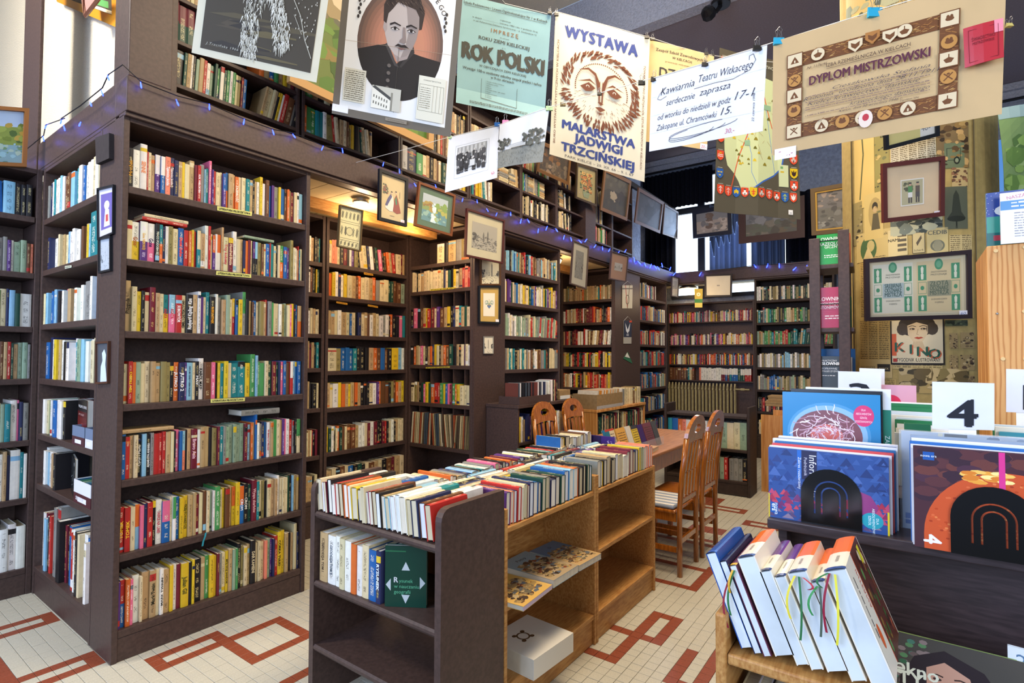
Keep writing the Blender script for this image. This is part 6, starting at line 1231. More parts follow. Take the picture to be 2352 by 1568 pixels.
mini(((222, 785), (252, 783), (250, 880), (222, 882)), '#4c2c1c', lambda A, W, H: (A.rect(0, 0, W, H, '#2c3440'), A.poly([(W*.2, H), (W*.25, H*.6), (W*.4, H*.45), (W*.35, H*.25), (W*.55, H*.15), (W*.7, H*.3), (W*.65, H*.55), (W*.8, H)], '#c8d4dc')), 'brown framed pale ghostly profile on the corner post')
# pennants on the far pier
for q, art, lab in ((((1429, 655), (1453, 655), (1452, 708), (1429, 708)), lambda A, W, H: (A.rect(0, 0, W, H, '#cfc8b0'), A.line([(W*.3, 0), (W*.5, H)], .02, '#b84a3c'), A.line([(W*.7, 0), (W*.5, H)], .02, '#7a6a50'), A.ring(W*.5, H*.62, W*.2, .012, '#5a5044'), A.rect(0, H*.12, W, H*.17, '#6a6054')), 'cream sports pennant topmost on the far pier'),
                    (((1432, 736), (1451, 736), (1450, 789), (1432, 789)), lambda A, W, H: (A.rect(0, 0, W, H*.72, '#2c3448'), A.rect(0, H*.72, W, H, '#a8a49a'), A.poly([(W*.2, H*.1), (W*.5, H*.4), (W*.8, H*.1), (W*.7, H*.45), (W*.5, H*.55), (W*.3, H*.45)], '#d8dce0'), A.text('AZS', W*.5, H*.66, .03, '#d8dce0', bold=.05), A.rect(W*.7, 0, W, H*.08, '#d04a30')), 'navy pennant with a white eagle on the far pier')):
    s = Sheet(px(*q, y=3.128)); t = thing('pennant', lab, 'pennant'); s.solid('cloth', PAPER, t, '#cfc8b0', 3, 3, .003); A = Art(s.fn); art(A, s.W, s.H); A.done('print', t)
    mb = MB(); mb.tube([s.pt(.05, 0, .002), s.pt(.5, -.18, .002), s.pt(.95, 0, .002)], .002, 4); obj('loop', mb, CORD, t)
mb = MB(); mb.prism(px((1442, 808), (1432, 823), (1453, 835), y=3.128), (0, .004, 0), lin('2c6a4c')); t = tag(obj('pennant', mb, PLAIN), 'green triangular pennant lowest on the far pier', 'pennant')
mb = MB(); mb.prism(px((1441, 810), (1436, 819), (1447, 822), y=3.1235), (0, .004, 0), lin('d8d4c8')); obj('emblem', mb, PLAIN, t)
s = Sheet(px((1595, 663), (1614, 663), (1613, 706), (1596, 706), x=8.6)); t = thing('pennant', 'yellow and green pennant hanging below the end beam', 'pennant'); s.solid('cloth', PAPER, t, '#b8a44c', 3, 3, .004); A = Art(s.fn); A.rect(0, s.H*.55, s.W, s.H*.75, '#3c7a44'); A.ring(s.W*.5, s.H*.3, s.W*.25, .02, '#e0d8b0', 12); A.rect(0, s.H*.75, s.W, s.H, '#c8b860'); A.done('print', t)
# yellow shelf labels
def slabel(q, txt, col='#d8d47c', lab=None, **k):
    s = Sheet(px(*q, **k)); t = thing('shelf_label', lab, 'label', 'yellow shelf labels'); s.solid('card', PAPER, t, col, 2, 1, .001); A = Art(s.fn)
    if txt: A.text(txt, s.W*.5, s.H*.74, s.H*.5, '#1c1c18', width=s.W*.9, bold=.05)
    A.done('lettering', t)
for q, w in ((((499, 473), (579, 487), (578, 496), (499, 483)), 'below the top shelf'), (((497, 622), (577, 630), (577, 638), (496, 631)), 'on the sixth shelf'), (((484, 916), (563, 913), (562, 921), (484, 925)), 'on the fourth shelf')):
    slabel(q, 'LITERATURA MŁODZIEŻOWA', lab='yellow lettered label %s edge of the fiction bookcase' % w, y=3.1325)
for q, w in ((((836, 625), (857, 629), (857, 633), (836, 630)), 'top'), (((773, 692), (798, 696), (798, 700), (773, 696)), 'fifth'), (((845, 699), (868, 703), (868, 707), (845, 703)), 'fifth right')):
    slabel(q, 'PORADNIKI', '#d89c2c', 'small orange label on the %s shelf edge of the alcove bookcase' % w, y=3.989)
for q, w in ((((988, 664), (1043, 659), (1043, 663), (988, 668)), 'upper'), (((978, 843), (1033, 841), (1033, 844), (978, 846)), 'lower')): slabel(q, 'POEZJA', '#c8b840', 'yellow strip on the %s shelf of the pigeonhole bookcase' % w, x=3.6995)
slabel(((1252, 925), (1263, 924), (1263, 928), (1252, 930)), '', '#d89c2c', 'small orange label on the near low cabinet', y=2.759)
slabel(((149, 611), (164, 609), (164, 614), (149, 617)), 'ALBUMY', '#d4d8c0', 'small pale label on the album bookcase shelf', x=.999)

# ---------------------------------------------------------------- fairy lights
fl = thing('fairy_lights', 'string of blue fairy lights along the gallery beam', 'fairy lights')
LED_F = [(324, 197), (408, 237), (481, 247), (560, 281), (628, 305), (676, 313), (740, 341), (787, 347), (880, 378), (918, 394), (954, 425), (1001, 428), (1062, 460), (1096, 463), (1120, 483), (1140, 493), (1173, 492), (1196, 509), (1214, 508), (1236, 531), (1255, 525), (1279, 529), (1295, 546), (1312, 550), (1333, 555), (1345, 553), (1366, 566), (1384, 571), (1399, 575), (1420, 581), (1436, 577), (1457, 598), (1469, 604), (1482, 608), (1494, 612), (1506, 614), (1513, 617), (1521, 610), (1539, 618), (1548, 630)]
LED_L = [(24, 367), (55, 367), (100, 320), (105, 291), (148, 295), (140, 280), (183, 286), (209, 240), (235, 215), (249, 180)]
LED_E = [(1608, 630), (1735, 612), (1762, 611), (1790, 611), (1824, 618), (1853, 615)]
pl = [at(u, w, x=.955) for u, w in LED_L] + [Vector((.97, 3.07, 2.90))] + [at(u, w, y=3.075) for u, w in LED_F]
pe = [at(u, w, x=8.70) for u, w in LED_E]
def wire_pts(P, on):
    out = []
    for p in P: out.append(Vector((p.x, p.y, min(max(p.z+.02, 2.86), 2.915))) if on else p)
    return out
mb = MB(); mb.tube(wire_pts(pl, 1), .0028, 5); mb.tube(wire_pts(pe, 1), .004, 5); obj('wire', mb, WIRE, fl)
bulb = None
for i, p in enumerate(pl[:10]+pl[11:]+pe):
    sc = .8 if p.x < 4 else 1.2 if p.x < 7 else 1.7; a = R.uniform(-.6, .6)
    if bulb is None: mb = MB(); mb.lathe((0, 0, 0), [(.001, -.017), (.004, -.013), (.005, 0), (.004, .008)], 8); mb.lathe((0, 0, 0), [(.0035, .0081), (.003, .024)], 6); bulb = mb.mesh('bulb', LED)
    o = bpy.data.objects.new('bulb', bulb); scene.collection.objects.link(o); o.parent = fl; o.location = p; o.scale = (sc,)*3; o.rotation_euler = (a, R.uniform(-.6, .6), 0)
    l = lamp('fairy_light_glow', 'POINT', p + Vector((-.014, -.018, 0)), .08*sc*sc, (.16, .2, 1), .006)

# ---------------------------------------------------------------- lamps
def downlight(x, y, z, lab):
    t = thing('ceiling_lamp', lab, 'lamp'); mb = MB(); mb.lathe((x, y, z-.03), [(.055, .0), (.062, .006), (.062, .029)], 16); obj('ring', mb, METAL, t, smooth=False)
    mb = MB(); mb.lathe((x, y, z-.05), [(.01, 0), (.035, .004), (.048, .02)], 14); obj('glass', mb, LAMPGLASS, t, smooth=True)
downlight(2.62, 3.36, 2.699, 'round ceiling lamp left of the two ladies picture'); downlight(3.42, 3.36, 2.699, 'round ceiling lamp behind the waterfall picture')
for (x, y), lab in (((5.42, 3.42), 'lit opal globe lamp in the far alcove'), ((8.98, 2.95), 'lit opal lamp in the end bay')):
    t = thing('ceiling_lamp', lab, 'lamp'); mb = MB(); mb.lathe((x, y, 2.56), [(.005, 0), (.07, .012), (.12, .045), (.14, .085)], 20); obj('opal_glass', mb, LAMPGLASS, t, smooth=True); mb = MB(); mb.lathe((x, y, 2.646), [(.145, 0), (.15, .012), (.10, .05)], 20); obj('ring', mb, METAL, t, smooth=True)
# spotlight fixture on the dark ceiling
t = thing('spot_lamp', 'small black spot lamp fixed on the dark ceiling', 'lamp'); p = at(1655, 8, z=4.93)
mb = MB(); mb.lathe(p, [(.09, -.02), (.09, .015)], 14, lin('16161a')); obj('base', mb, PLAIN, t); mb = MB(); mb.tube([p+Vector((0, 0, -.02)), p+Vector((-.05, .03, -.10)), p+Vector((-.12, .06, -.12))], .02, 6, lin('16161a')); mb.lathe(p+Vector((-.16, .08, -.13)), [(.02, -.05), (.06, .0), (.07, .06)], 10, lin('141418'), axis='x'); obj('head', mb, PLAIN, t)

# ---------------------------------------------------------------- end window and curtains
wn = tag(bpy.data.objects.new('window_1', None), kind='structure'); scene.collection.objects.link(wn)
FRM = mat('window_frame_paint', '#2a2e3a', .6, .3)
for b in ((WX-.04, WX+.02, 1.45, 3.3, 2.5, 2.56), (WX-.04, WX+.02, 1.45, 3.3, 4.56, 4.62), (WX-.04, WX+.02, 3.24, 3.3, 2.5605, 4.5595), (WX-.04, WX+.02, 1.45, 1.51, 2.5605, 4.5595), (WX-.04, WX+.02, 2.74, 2.85, 2.5605, 4.5595), (WX-.05, WX+.01, 1.511, 3.239, 3.96, 4.06)): part('frame', FRM, wn, b)
for b in ((2.851, 3.239, 2.561, 3.959), (1.511, 2.739, 2.561, 3.959), (2.851, 3.239, 4.061, 4.559), (1.511, 2.739, 4.061, 4.559)): part('pane', DAY, wn, (WX+.0, WX+.006, b[0], b[1], b[2], b[3]))
w2 = tag(bpy.data.objects.new('window_2', None), kind='structure'); scene.collection.objects.link(w2)
part('frame', FRM, w2, (WX-.04, WX-.01, -1.3, -1.25, 2.2, 4.3), (WX-.04, WX-.01, -.80, -.76, 2.2, 4.3), (WX-.04, WX-.01, -1.249, -.801, 3.2, 3.26)); part('pane', mat('blue_pane', '#6090d0', .3, .3, emit=('#5a96e0', .9)), w2, (WX-.009, WX-.004, -1.25, -.80, 2.2, 4.3))
def curtain(lab, x, y0, y1, z0, z1, m, folds=9, amp=.035):
    mb = MB(); n = folds*6; P = []
    for i in range(n+1):
        y = y0+(y1-y0)*i/n; P.append((x+amp*math.sin(2*math.pi*folds*i/n)+.4*amp*math.sin(5.1*i/n*6), y))
    for i in range(n):
        (a, b), (c, d) = P[i], P[i+1]; mb.poly([(a, b, z0), (c, d, z0), (c, d, z1), (a, b, z1)]); mb.poly([(a+.004, b, z0), (a+.004, b, z1), (c+.004, d, z1), (c+.004, d, z0)])
    return tag(obj('curtain', mb, m, smooth=True), lab, 'curtain')
curtain('sheer blue curtain drawn over the right half of the end window', 9.06, 2.05, 2.62, 2.75, 4.0, CURT, 7, .03)
curtain('narrow blue curtain panel right of the sheer one', 9.07, 1.50, 1.98, 2.85, 4.0, CURT, 5)
curtain('dark curtain at the left of the end window', 9.11, 3.27, 3.75, 2.72, 4.6, CURTD, 5)
curtain('dark valance across the top of the end window', 9.0, 2.55, 3.75, 4.05, 4.66, CURTD, 16, .02)
curtain('dark curtain right of the column', 9.05, -.80, -.30, 2.0, 4.69, CURTD, 6); curtain('black curtain between the window and the column', 9.05, .2, 1.45, 2.95, 4.0, CURTD, 10)
mb = MB(); mb.tube([(8.97, 3.9, 4.70), (8.97, -1.6, 4.70)], .018, 8); tag(obj('curtain_rail', mb, WIRE), 'dark rail carrying the end window curtains', 'rail')
# ---------------------------------------------------------------- newspaper column
col = struct('column_core', CARDB, (4.2, 4.5, -.2, .1, 0, .05)); bpy.data.objects.remove(col)
CX, CY, CR = 4.355, -.048, .405
colm = thing('newspaper_column', 'thick round column papered with old newspaper pages and adverts', 'column')
mb = MB(); mb.lathe((CX, CY, 0), [(CR, 0), (CR, 5.49)], 48, lin('b09a62')); obj('shaft', mb, MATTE, colm, smooth=False)
A0 = math.atan2(-CY, -CX)
def colfn(a0, z0, k):   # a patch whose left edge is at angle a0 and top at z0; k lifts it off the shaft
    return lambda x, y, l: Vector((CX+(CR+k+l*.0015)*math.cos(a0+x/CR+math.pi), CY+(CR+k+l*.0015)*math.sin(a0+x/CR+math.pi), z0-y))
def on_col(u, w):       # where the column is met: angle from its axis and height
    o, d = EYE, ray(u, w); ax, ay = o.x-CX, o.y-CY; a = d.x**2+d.y**2; b = 2*(ax*d.x+ay*d.y); c = ax*ax+ay*ay-CR*CR; q = b*b-4*a*c
    if q < 0: t = -b/(2*a)
    else: t = (-b-math.sqrt(q))/(2*a)
    p = o+d*t; return math.atan2(p.y-CY, p.x-CX)-math.pi, p.z
class Patch:
    def __init__(s, u0, w0, u1, w1, k=.0008):
        a0, z0 = on_col(u0, w0); a1, z1 = on_col(u1, w1); d = (a1-a0) % (2*math.pi); d = d-2*math.pi if d > math.pi else d
        s.W = d*CR; s.H = z0-z1; s.fn = colfn(a0, z0, k)
def cpatch(q, paper, art, k=.0008, nm='clipping'):
    P = Patch(*q, k=k); A = Art(P.fn); A.grid = (P.W/20, P.H/2); A.rect(0, 0, P.W, P.H, paper); art(A, P.W, P.H); return A.done(nm, colm, PRINT)
def columns_text(seed, cols=3, head=None, ink='#5a4c34', lh=.011):
    def f(A, W, H):
        r = random.Random(seed); A.hold = True; y = H*.05
        if head: A.text(head, W*.5, H*.05+.022, .018, ink, width=min(W*.8, .02*len(head))); y = H*.05+.035
        for c in range(cols):
            yy = y
            while yy < H*.95: A.scribble(W*(c+.08)/cols, W*(c+.92)/cols, yy, lh*.45, ink, r); yy += lh
    return f
def blobs(seed, cs, n=30, box=(0, 0, 1, 1), s=(.06, .2)): return paint([], [(box[0], box[1], box[2], box[3], cs)], seed, n, s)
ink = ['#4a4434', '#6a6048', '#8a7c58', '#3a3428', '#a09068']
cpatch((1962, 285, 2010, 470), '#c8ac68', lambda A, W, H: (A.text('Dla Pani', W*.5, .03, .018, '#4a4030', shear=.2), A.line([(W*.3, H*.9), (W*.5, H*.4), (W*.45, H*.2)], .01, '#5a5a3c'), [A.line([(W*.45, H*.2), (W*(.45+.4*math.cos(a)), H*(.2-.12*math.sin(a)))], .008, '#4c5438') for a in (.2, .8, 1.5, 2.2, 2.9)]))
cpatch((2008, 290, 2045, 500), '#8a8048', blobs(1, ['#4a4a34', '#6a6a44', '#a08a4c', '#2c2c24', '#b8a060'], 40))
cpatch((2045, 300, 2150, 370), '#b8b098', columns_text(2, 5, 'KURJER'))
cpatch((2150, 285, 2225, 385), '#7a6440', blobs(3, ['#5a4428', '#8a6c3c', '#a88850', '#3a2c1c', '#c09a60'], 40))
cpatch((2168, 330, 2215, 385), '#6a7454', lambda A, W, H: (A.frame(W*.1, H*.2, W*.8, H*.7, .004, '#3a4434'), A.ell(W*.6, H*.7, W*.16, H*.16, '#20281c', 12), A.ell(W*.6, H*.7, W*.09, H*.09, '#8a9070', 12)), .0012)
cpatch((2185, 385, 2222, 430), '#b8a06c', blobs(4, ['#6a4a34', '#8a6044', '#4a3424'], 25)); cpatch((2168, 430, 2222, 525), '#565a48', lambda A, W, H: (A.poly([(W*.1, H*.75), (W*.3, H*.6), (W*.38, H*.2), (W*.5, H*.08), (W*.62, H*.2), (W*.72, H*.6), (W*.92, H*.75)], '#34382c'), A.ell(W*.5, H*.76, W*.4, H*.07, '#24281e', 16), A.line([(W*.5, H*.78), (W*.5, H*.95)], .008, '#24281e'), A.ell(W*.5, H*.96, W*.05, H*.03, '#34382c', 8)), .0012)
cpatch((1985, 450, 2030, 545), '#c4ac6c', lambda A, W, H: (A.ell(W*.6, H*.45, W*.35, H*.35, '#a8925c', 18), A.ell(W*.6, H*.3, W*.15, H*.1, '#3a3428', 12), A.ell(W*.6, H*.36, W*.11, H*.07, '#b89c70', 12), A.poly([(W*.4, H*.8), (W*.5, H*.45), (W*.75, H*.45), (W*.85, H*.8)], '#5a523c')), .0012)
cpatch((1968, 540, 2060, 590), '#bca66c', lambda A, W, H: (A.ell(W*.35, H*.6, W*.22, H*.42, '#4a6440', 18), A.ell(W*.42, H*.5, W*.10, H*.2, '#b8a870', 10), A.poly([(W*.2, H*.95), (W*.35, H*.5), (W*.5, H*.95)], '#c8b480'), A.text('L. Kraków', W*.74, H*.2, .018, '#3a3428')), .001)
cpatch((2040, 530, 2085, 585), '#c8b684', lambda A, W, H: (A.text('NAMI', W*.3, H*.45, .018, '#3a3428', bold=.04), [A.rect(W*.5, H*(.2+.18*k), W*.95, H*(.3+.18*k), '#5a5240') for k in range(4)]), .0012)
cpatch((2095, 535, 2125, 580), '#c4b280', lambda A, W, H: (A.frame(0, 0, W, H, .003, '#5a5040'), A.poly([(W*.3, H*.5), (W*.7, H*.15), (W*.75, H*.3), (W*.4, H*.65)], '#5a5040'), A.text('Scherk', W*.5, H*.9, .012, '#4a4434')), .0012)
cpatch((2128, 525, 2178, 590), '#c0ae78', lambda A, W, H: (A.text('CEDIB', W*.5, H*.22, .024, '#5a5a50', bold=.04), A.ring(W*.5, H*.6, W*.34, .010, '#6a6a58', 22), A.ell(W*.5, H*.6, W*.22, H*.2, '#8a866c', 14)), .0012)
cpatch((2180, 540, 2232, 590), '#c4b07c', columns_text(6, 2)); cpatch((2045, 500, 2165, 532), '#5c6258', blobs(7, ['#3c4440', '#6a7268', '#2c3430', '#a8a88c'], 40))
cpatch((1975, 735, 2045, 830), '#b09458', columns_text(8, 3)); cpatch((1975, 825, 2050, 868), '#bca672', lambda A, W, H: (A.text('KINO KIELECKIE.', W*.3, H*.5, .014, '#3a3428', width=W*.5), A.rect(W*.6, H*.25, W*.95, H*.65, '#34302a'), A.text('KOGUCIK', W*.78, H*.55, .012, '#c8b88c', width=W*.26)), .0012)
def kino(A, W, H):
    A.rect(0, 0, W, H, '#2c2824'); A.rect(W*.03, H*.0, W*.97, H*.96, '#d6c8a4'); A.rect(W*.03, H*.3, W*.12, H*.8, '#c8603c')
    A.ell(W*.5, H*.12, W*.34, H*.26, '#3c342a', 20); A.ell(W*.24, H*.2, W*.11, H*.14, '#4a4034', 12); A.ell(W*.78, H*.2, W*.11, H*.14, '#4a4034', 12)
    A.poly([(W*.33, H*.12), (W*.34, H*.32), (W*.43, H*.48), (W*.53, H*.53), (W*.62, H*.46), (W*.70, H*.3), (W*.70, H*.12), (W*.5, H*.05)], '#d0ba94'); A.poly([(W*.44, H*.48), (W*.6, H*.48), (W*.66, H*.66), (W*.4, H*.62)], '#c4ae88')
    for x in (.42, .62): A.line([(W*(x-.07), H*.15), (W*x, H*.125), (W*(x+.07), H*.15)], .0035, '#3a3028'); A.ell(W*x, H*.20, W*.05, H*.022, '#3a3028', 12); A.ell(W*x, H*.203, W*.03, H*.013, '#c8b490', 10); A.ell(W*(x+.012), H*.2, W*.018, H*.013, '#2a221c', 8)
    A.line([(W*.53, H*.2), (W*.5, H*.32), (W*.54, H*.33)], .003, '#a8906c'); A.poly([(W*.45, H*.40), (W*.51, H*.375), (W*.54, H*.385), (W*.58, H*.375), (W*.62, H*.40), (W*.53, H*.43)], '#a8442c')
    for i, ch in enumerate('KINO'): A.text(ch, W*(.18+.21*i)+.005, H*(.70+.05*i)+.004, .055, '#c8603c', bold=.06); A.text(ch, W*(.18+.21*i), H*(.70+.05*i), .055, '#2c5a48', bold=.05)
    A.text('TYGODNIK ILUSTROWANY', W*.52, H*.93, .022, '#34302a', width=W*.8); A.rect(W*.05, H*.86, W*.13, H*.94, '#a83c30')
cpatch((2045, 737, 2170, 838), '#d6c8a4', kino, .002, 'magazine_cover')
cpatch((2065, 845, 2225, 905), '#b09860', blobs(9, ['#6a5a38', '#4a4028', '#8a7a4c', '#c8b07c'], 50)); cpatch((2170, 735, 2222, 748), '#3c4434', blobs(10, ['#2c3428', '#5a6448'], 12))
for (a, b, c, d), sd in (((2180, 765, 2200, 800), 11), ((2205, 763, 2238, 800), 12), ((2180, 815, 2200, 850), 13), ((2205, 815, 2238, 850), 14), ((2205, 862, 2238, 890), 15)): cpatch((a, b, c, d), '#a0885a', blobs(sd, ['#5a4634', '#7a6444', '#3c3024', '#c0a878'], 22))
cpatch((1944, 0, 2100, 60), '#a8925c', blobs(16, ['#5a6a5c', '#c8a858', '#3a4438', '#8a8a6c'], 40)); cpatch((1958, 470, 1982, 560), '#8a7c50', blobs(17, ink, 25))
mb = MB()
for u in (1962, 2236):
    a, _ = on_col(u, 500); p = Vector((CX+(CR+.012)*math.cos(a+math.pi), CY+(CR+.012)*math.sin(a+math.pi), 0)); mb.tube([p+Vector((0, 0, .9)), p+Vector((0, 0, 3.2))], .004, 5)
obj('chain', mb, mat('old_chain', '#5a5038', .5, .4, .6), colm)
CG = 'frames hung on the newspaper column'
framed('red brown framed print of two officers with a wide cream mount on the column', pxd((2025, 376, 3.02), (2168, 358, 3.02), (2167, 496, 3.08), (2027, 512, 3.08)), .024, '#5a2824', officers, '#e2c69c', .0, group=CG, tags=((.84, .90, .95, .97, '150', '#c85060'),))
framed('dark framed pair of green master badge certificates on the column', pxd((1985, 595, 3.0), (2229, 573, 2.95), (2231, 731, 2.98), (1987, 737, 3.03)), .022, '#2c2024', awards, '#cfc29c', .01, group=CG, tags=((.885, .88, .965, .96, '60,', '#3c5a90'),))
framed('black framed yellow sheet half covered by the diploma on the column', pxd((2030, 278, 3.05), (2155, 246, 3.05), (2156, 312, 3.10), (2032, 345, 3.10)), .02, '#16181c', lambda A, W, H: (A.rect(0, 0, W, H, '#d8c878'), A.rect(W*.7, H*.3, W, H, '#e4e0d4'), A.text('48-', W*.82, H*.75, .03, '#5a5a60', shear=.2)), '#d8c878', group=CG)
def clippings(lab, q, colr, art, th=.002):
    s = Sheet(pxd(*q), lambda u, v: .02*math.sin(5*u+3*v)); t = thing('hanging_print', lab, 'print'); s.solid('sheet', PAPER, t, colr, 8, 10, th); A = Art(s.fn); A.grid = (s.W/8, s.H/10); art(A, s.W, s.H); A.done('print', t)
clippings('brown newspaper page hanging right of the column', ((2240, 265, 3.45), (2278, 260, 3.45), (2272, 500, 3.5), (2236, 498, 3.5)), '#94845c', columns_text(20, 2, 'DZIENNIK', '#4a4030', .016))
clippings('green relief map hanging at the right above the books', ((2290, 250, 3.0), (2480, 225, 2.9), (2480, 470, 2.9), (2306, 470, 3.0)), '#6f8a58', lambda A, W, H: (A.rect(0, 0, W, H*.12, '#8aa4a4'), blobs(21, ['#5a7a3c', '#7a9a50', '#8aa468', '#4c6a38'], 40, (.1, .2, .9, .95))(A, W, H)))

for (a, b, c, d), pp, sd, cols in (((1975, 590, 2040, 735), '#b89c5c', 61, 2), ((2190, 590, 2236, 730), '#c0a668', 62, 1), ((2050, 838, 2165, 848), '#c4ae74', 63, 5), ((1975, 868, 2060, 930), '#b39a5c', 64, 2), ((2045, 370, 2165, 500), '#a8965c', 65, 4), ((2100, 60, 2220, 250), '#b4a068', 66, 3), ((1950, 60, 2095, 270), '#c2a860', 67, 2)):
    cpatch((a, b, c, d), pp, columns_text(sd, cols), .0006)
# ---------------------------------------------------------------- rotating dictionary stand
ST = frame(at(1905, 700, d=3.12), (.05, -.99875, 0), (.99875, .05, 0)); ST.translation.z = 0
stand = thing('dictionary_stand', 'brown revolving stand of dictionaries left of the column', 'book stand')
def stpart(nm, *bx, m=BROWN, bevel=.003):
    mb = MB()
    for b in bx: mb.box(*b, M=ST)
    return obj(nm, mb, m, stand, bevel=bevel)
for x in (-.101, .045): stpart('upright', (x, x+.056, 0, .02, .12, 2.20 if x < 0 else 2.235))
for x in (-.101, .045): stpart('upright', (x, x+.056, .30, .32, .12, 2.2))
for z in (2.045, 1.675, 1.32, .98, .62, .28): stpart('shelf', (-.12, .12, .0205, .2995, z-.025, z)); stpart('pocket_wire', (-.045, .047, .012, .016, z+.135, z+.14), m=WIRE, bevel=0)
stpart('base', (-.18, .18, -.02, .34, .03, .1195)); stpart('axle', (-.03, .03, .14, .18, 0, .0295))
def dict_cover(lines, band, col):
    def f(A, W, H):
        for s, y, h, w in lines: A.text(s, W*.92, H*y, h, '#ece8e4', anchor='r', width=W*w, bold=.01)
        for k in range(7): A.rect(W*.1, H*(.50+.045*k), W*.85, H*(.505+.045*k), band)
        A.scribble(W*.3, W*.95, H*.72, .006, '#e8e4e0'); A.scribble(W*.3, W*.9, H*.78, .006, '#e8e4e0')
    return f
SG = 'dictionaries in the revolving stand'
for z, w, h, t_, c, art, lab in ((2.046, .125, .175, .035, '#2c9448', dict_cover((('SŁOWNIK', .22, .022, .95), ('FRAZEOLO', .37, .018, .9), ('GICZNY', .47, .016, .6)), '#4cb064', ''), 'green phraseology dictionary at the top of the stand'), (1.676, .125, .235, .05, '#a82c4c', dict_cover((('SŁOWNIK', .33, .022, .95), ('SYNONIMÓW', .44, .016, .95), ('ANTONIMÓW', .53, .016, .95)), '#c8506c', ''), 'crimson dictionary of synonyms in the middle of the stand'),
                                (1.321, .125, .19, .05, '#3c4448', lambda A, W, H: (A.rect(0, 0, W*.1, H, '#d8b02c'), A.text('PRAKTYCZNY', W*.16, H*.16, .010, '#e8e8e4', anchor='l', width=W*.6), A.text('SŁOWNIK', W*.16, H*.27, .018, '#e8e8e4', anchor='l', bold=.05, width=W*.75), A.text('POPRAWNEJ', W*.16, H*.40, .010, '#e8e8e4', anchor='l', width=W*.6), A.text('POLSZCZYZNY', W*.16, H*.48, .010, '#e8e8e4', anchor='l', width=W*.65), A.scribble(W*.16, W*.7, H*.6, .005, '#c8c8c8')), 'slate grey dictionary of correct usage low in the stand')):
    slab('dictionary', ST @ Matrix.Translation((-.062, .024, z)), w, h, t_, c, lab, 'book', art)
for z, c, lab in ((1.676, '#1c5a3c', 'dark green dictionary behind the crimson one in the stand'), (2.046, '#a8583c', 'rust red dictionary behind the green one in the stand'), (1.321, '#c8c8c8', 'white dictionary behind the slate grey one in the stand')): slab('dictionary', ST @ Matrix.Translation((-.05, .10, z)), .155, .185, .06, c, lab, 'book')
for k, (c, lab) in enumerate((('#2c6aa8', 'blue textbook leaning third from the front of the stand shelf'), ('#c8c4b4', 'cream textbook fourth from the front of the stand shelf'), ('#6a9ab8', 'pale blue textbook last on the stand shelf'))): slab('dictionary', ST @ Matrix.Translation((-.06, .17+.035*k, 1.321)), .18-.01*k, .235-.01*k, .03, c, lab, 'book')

# ---------------------------------------------------------------- pine cabinet and its display
pc = thing('pine_cabinet', 'tall pine cabinet with knots and wooden plugs at the right edge', 'cabinet')
part('front_panel', PINE2, pc, (2.64, 2.66, -.95, -.237, 0, 1.915), bevel=.003); part('side_panel', PINE, pc, (2.6605, 3.05, -.257, -.2375, 0, 1.914), bevel=.002); part('side_panel', PINE, pc, (2.6605, 3.05, -.9495, -.93, 0, 1.914)); part('top_panel', PINE, pc, (2.6605, 3.05, -.9295, -.2575, 1.89, 1.914))
for y, z in ((-.262, 1.895), (-.34, 1.90), (-.335, 1.67), (-.275, 1.50), (-.335, 1.50)):
    mb = MB(); mb.lathe((2.6395, y, z), [(.007, 0), (.0065, -.003)], 12, lin('e0c088'), axis='x'); obj('plug', mb, PLAIN, pc)
mb = MB(); mb.lathe((2.6395, -.262, 1.665), [(.005, 0), (.003, -.003)], 10, axis='x'); obj('screw', mb, METAL, pc)
CB = fr((2.655, -.24, 1.9155), (2.675, -.42, 1.9155))
def kids(A, W, H):
    A.rect(0, 0, W, H*.45, '#2c4a9c'); A.rect(0, H*.45, W, H*.75, '#3c9a8c'); A.rect(0, H*.75, W, H, '#1c6a6c'); r = random.Random(5)
    for k in range(50): A.ell(W*r.random(), H*r.uniform(0, .42), .0012, .0012, '#d8e0f0', 5)
    A.ell(W*.3, H*.35, W*.18, H*.1, '#d8e4e8', 12); A.ell(W*.5, H*.2, W*.12, H*.06, '#c84a5c', 10); A.rect(W*.1, H*.8, W*.3, H*.9, '#a83c4c'); A.ell(W*.45, H*.9, W*.15, H*.06, '#d8883c', 10)
slab('picture_book', CB, .18, .20, .012, '#2c6a9c', "children's picture book with a starry blue cover on the pine cabinet", 'book', kids)
def leaflet(A, W, H):
    A.text('NASZA KSIĘGA', W*.5, H*.1, .012, '#c85a8c', rot=.12); A.rect(0, H*.16, W, H*.34, '#3c8ac8'); A.scribble(W*.2, W*.95, H*.22, .006, '#e8f0f8'); A.scribble(W*.2, W*.9, H*.29, .006, '#e8f0f8')
    for k in range(10): A.scribble(W*.25, W*.95, H*(.42+.05*k), .004, '#8a8a98')
slab('leaflet_stand', fr((2.622, -.275, 1.9155), (2.64, -.42, 1.9155)), .15, .185, .006, '#e8eaf0', 'white printed leaflet with a blue band before the picture book', 'leaflet', leaflet)

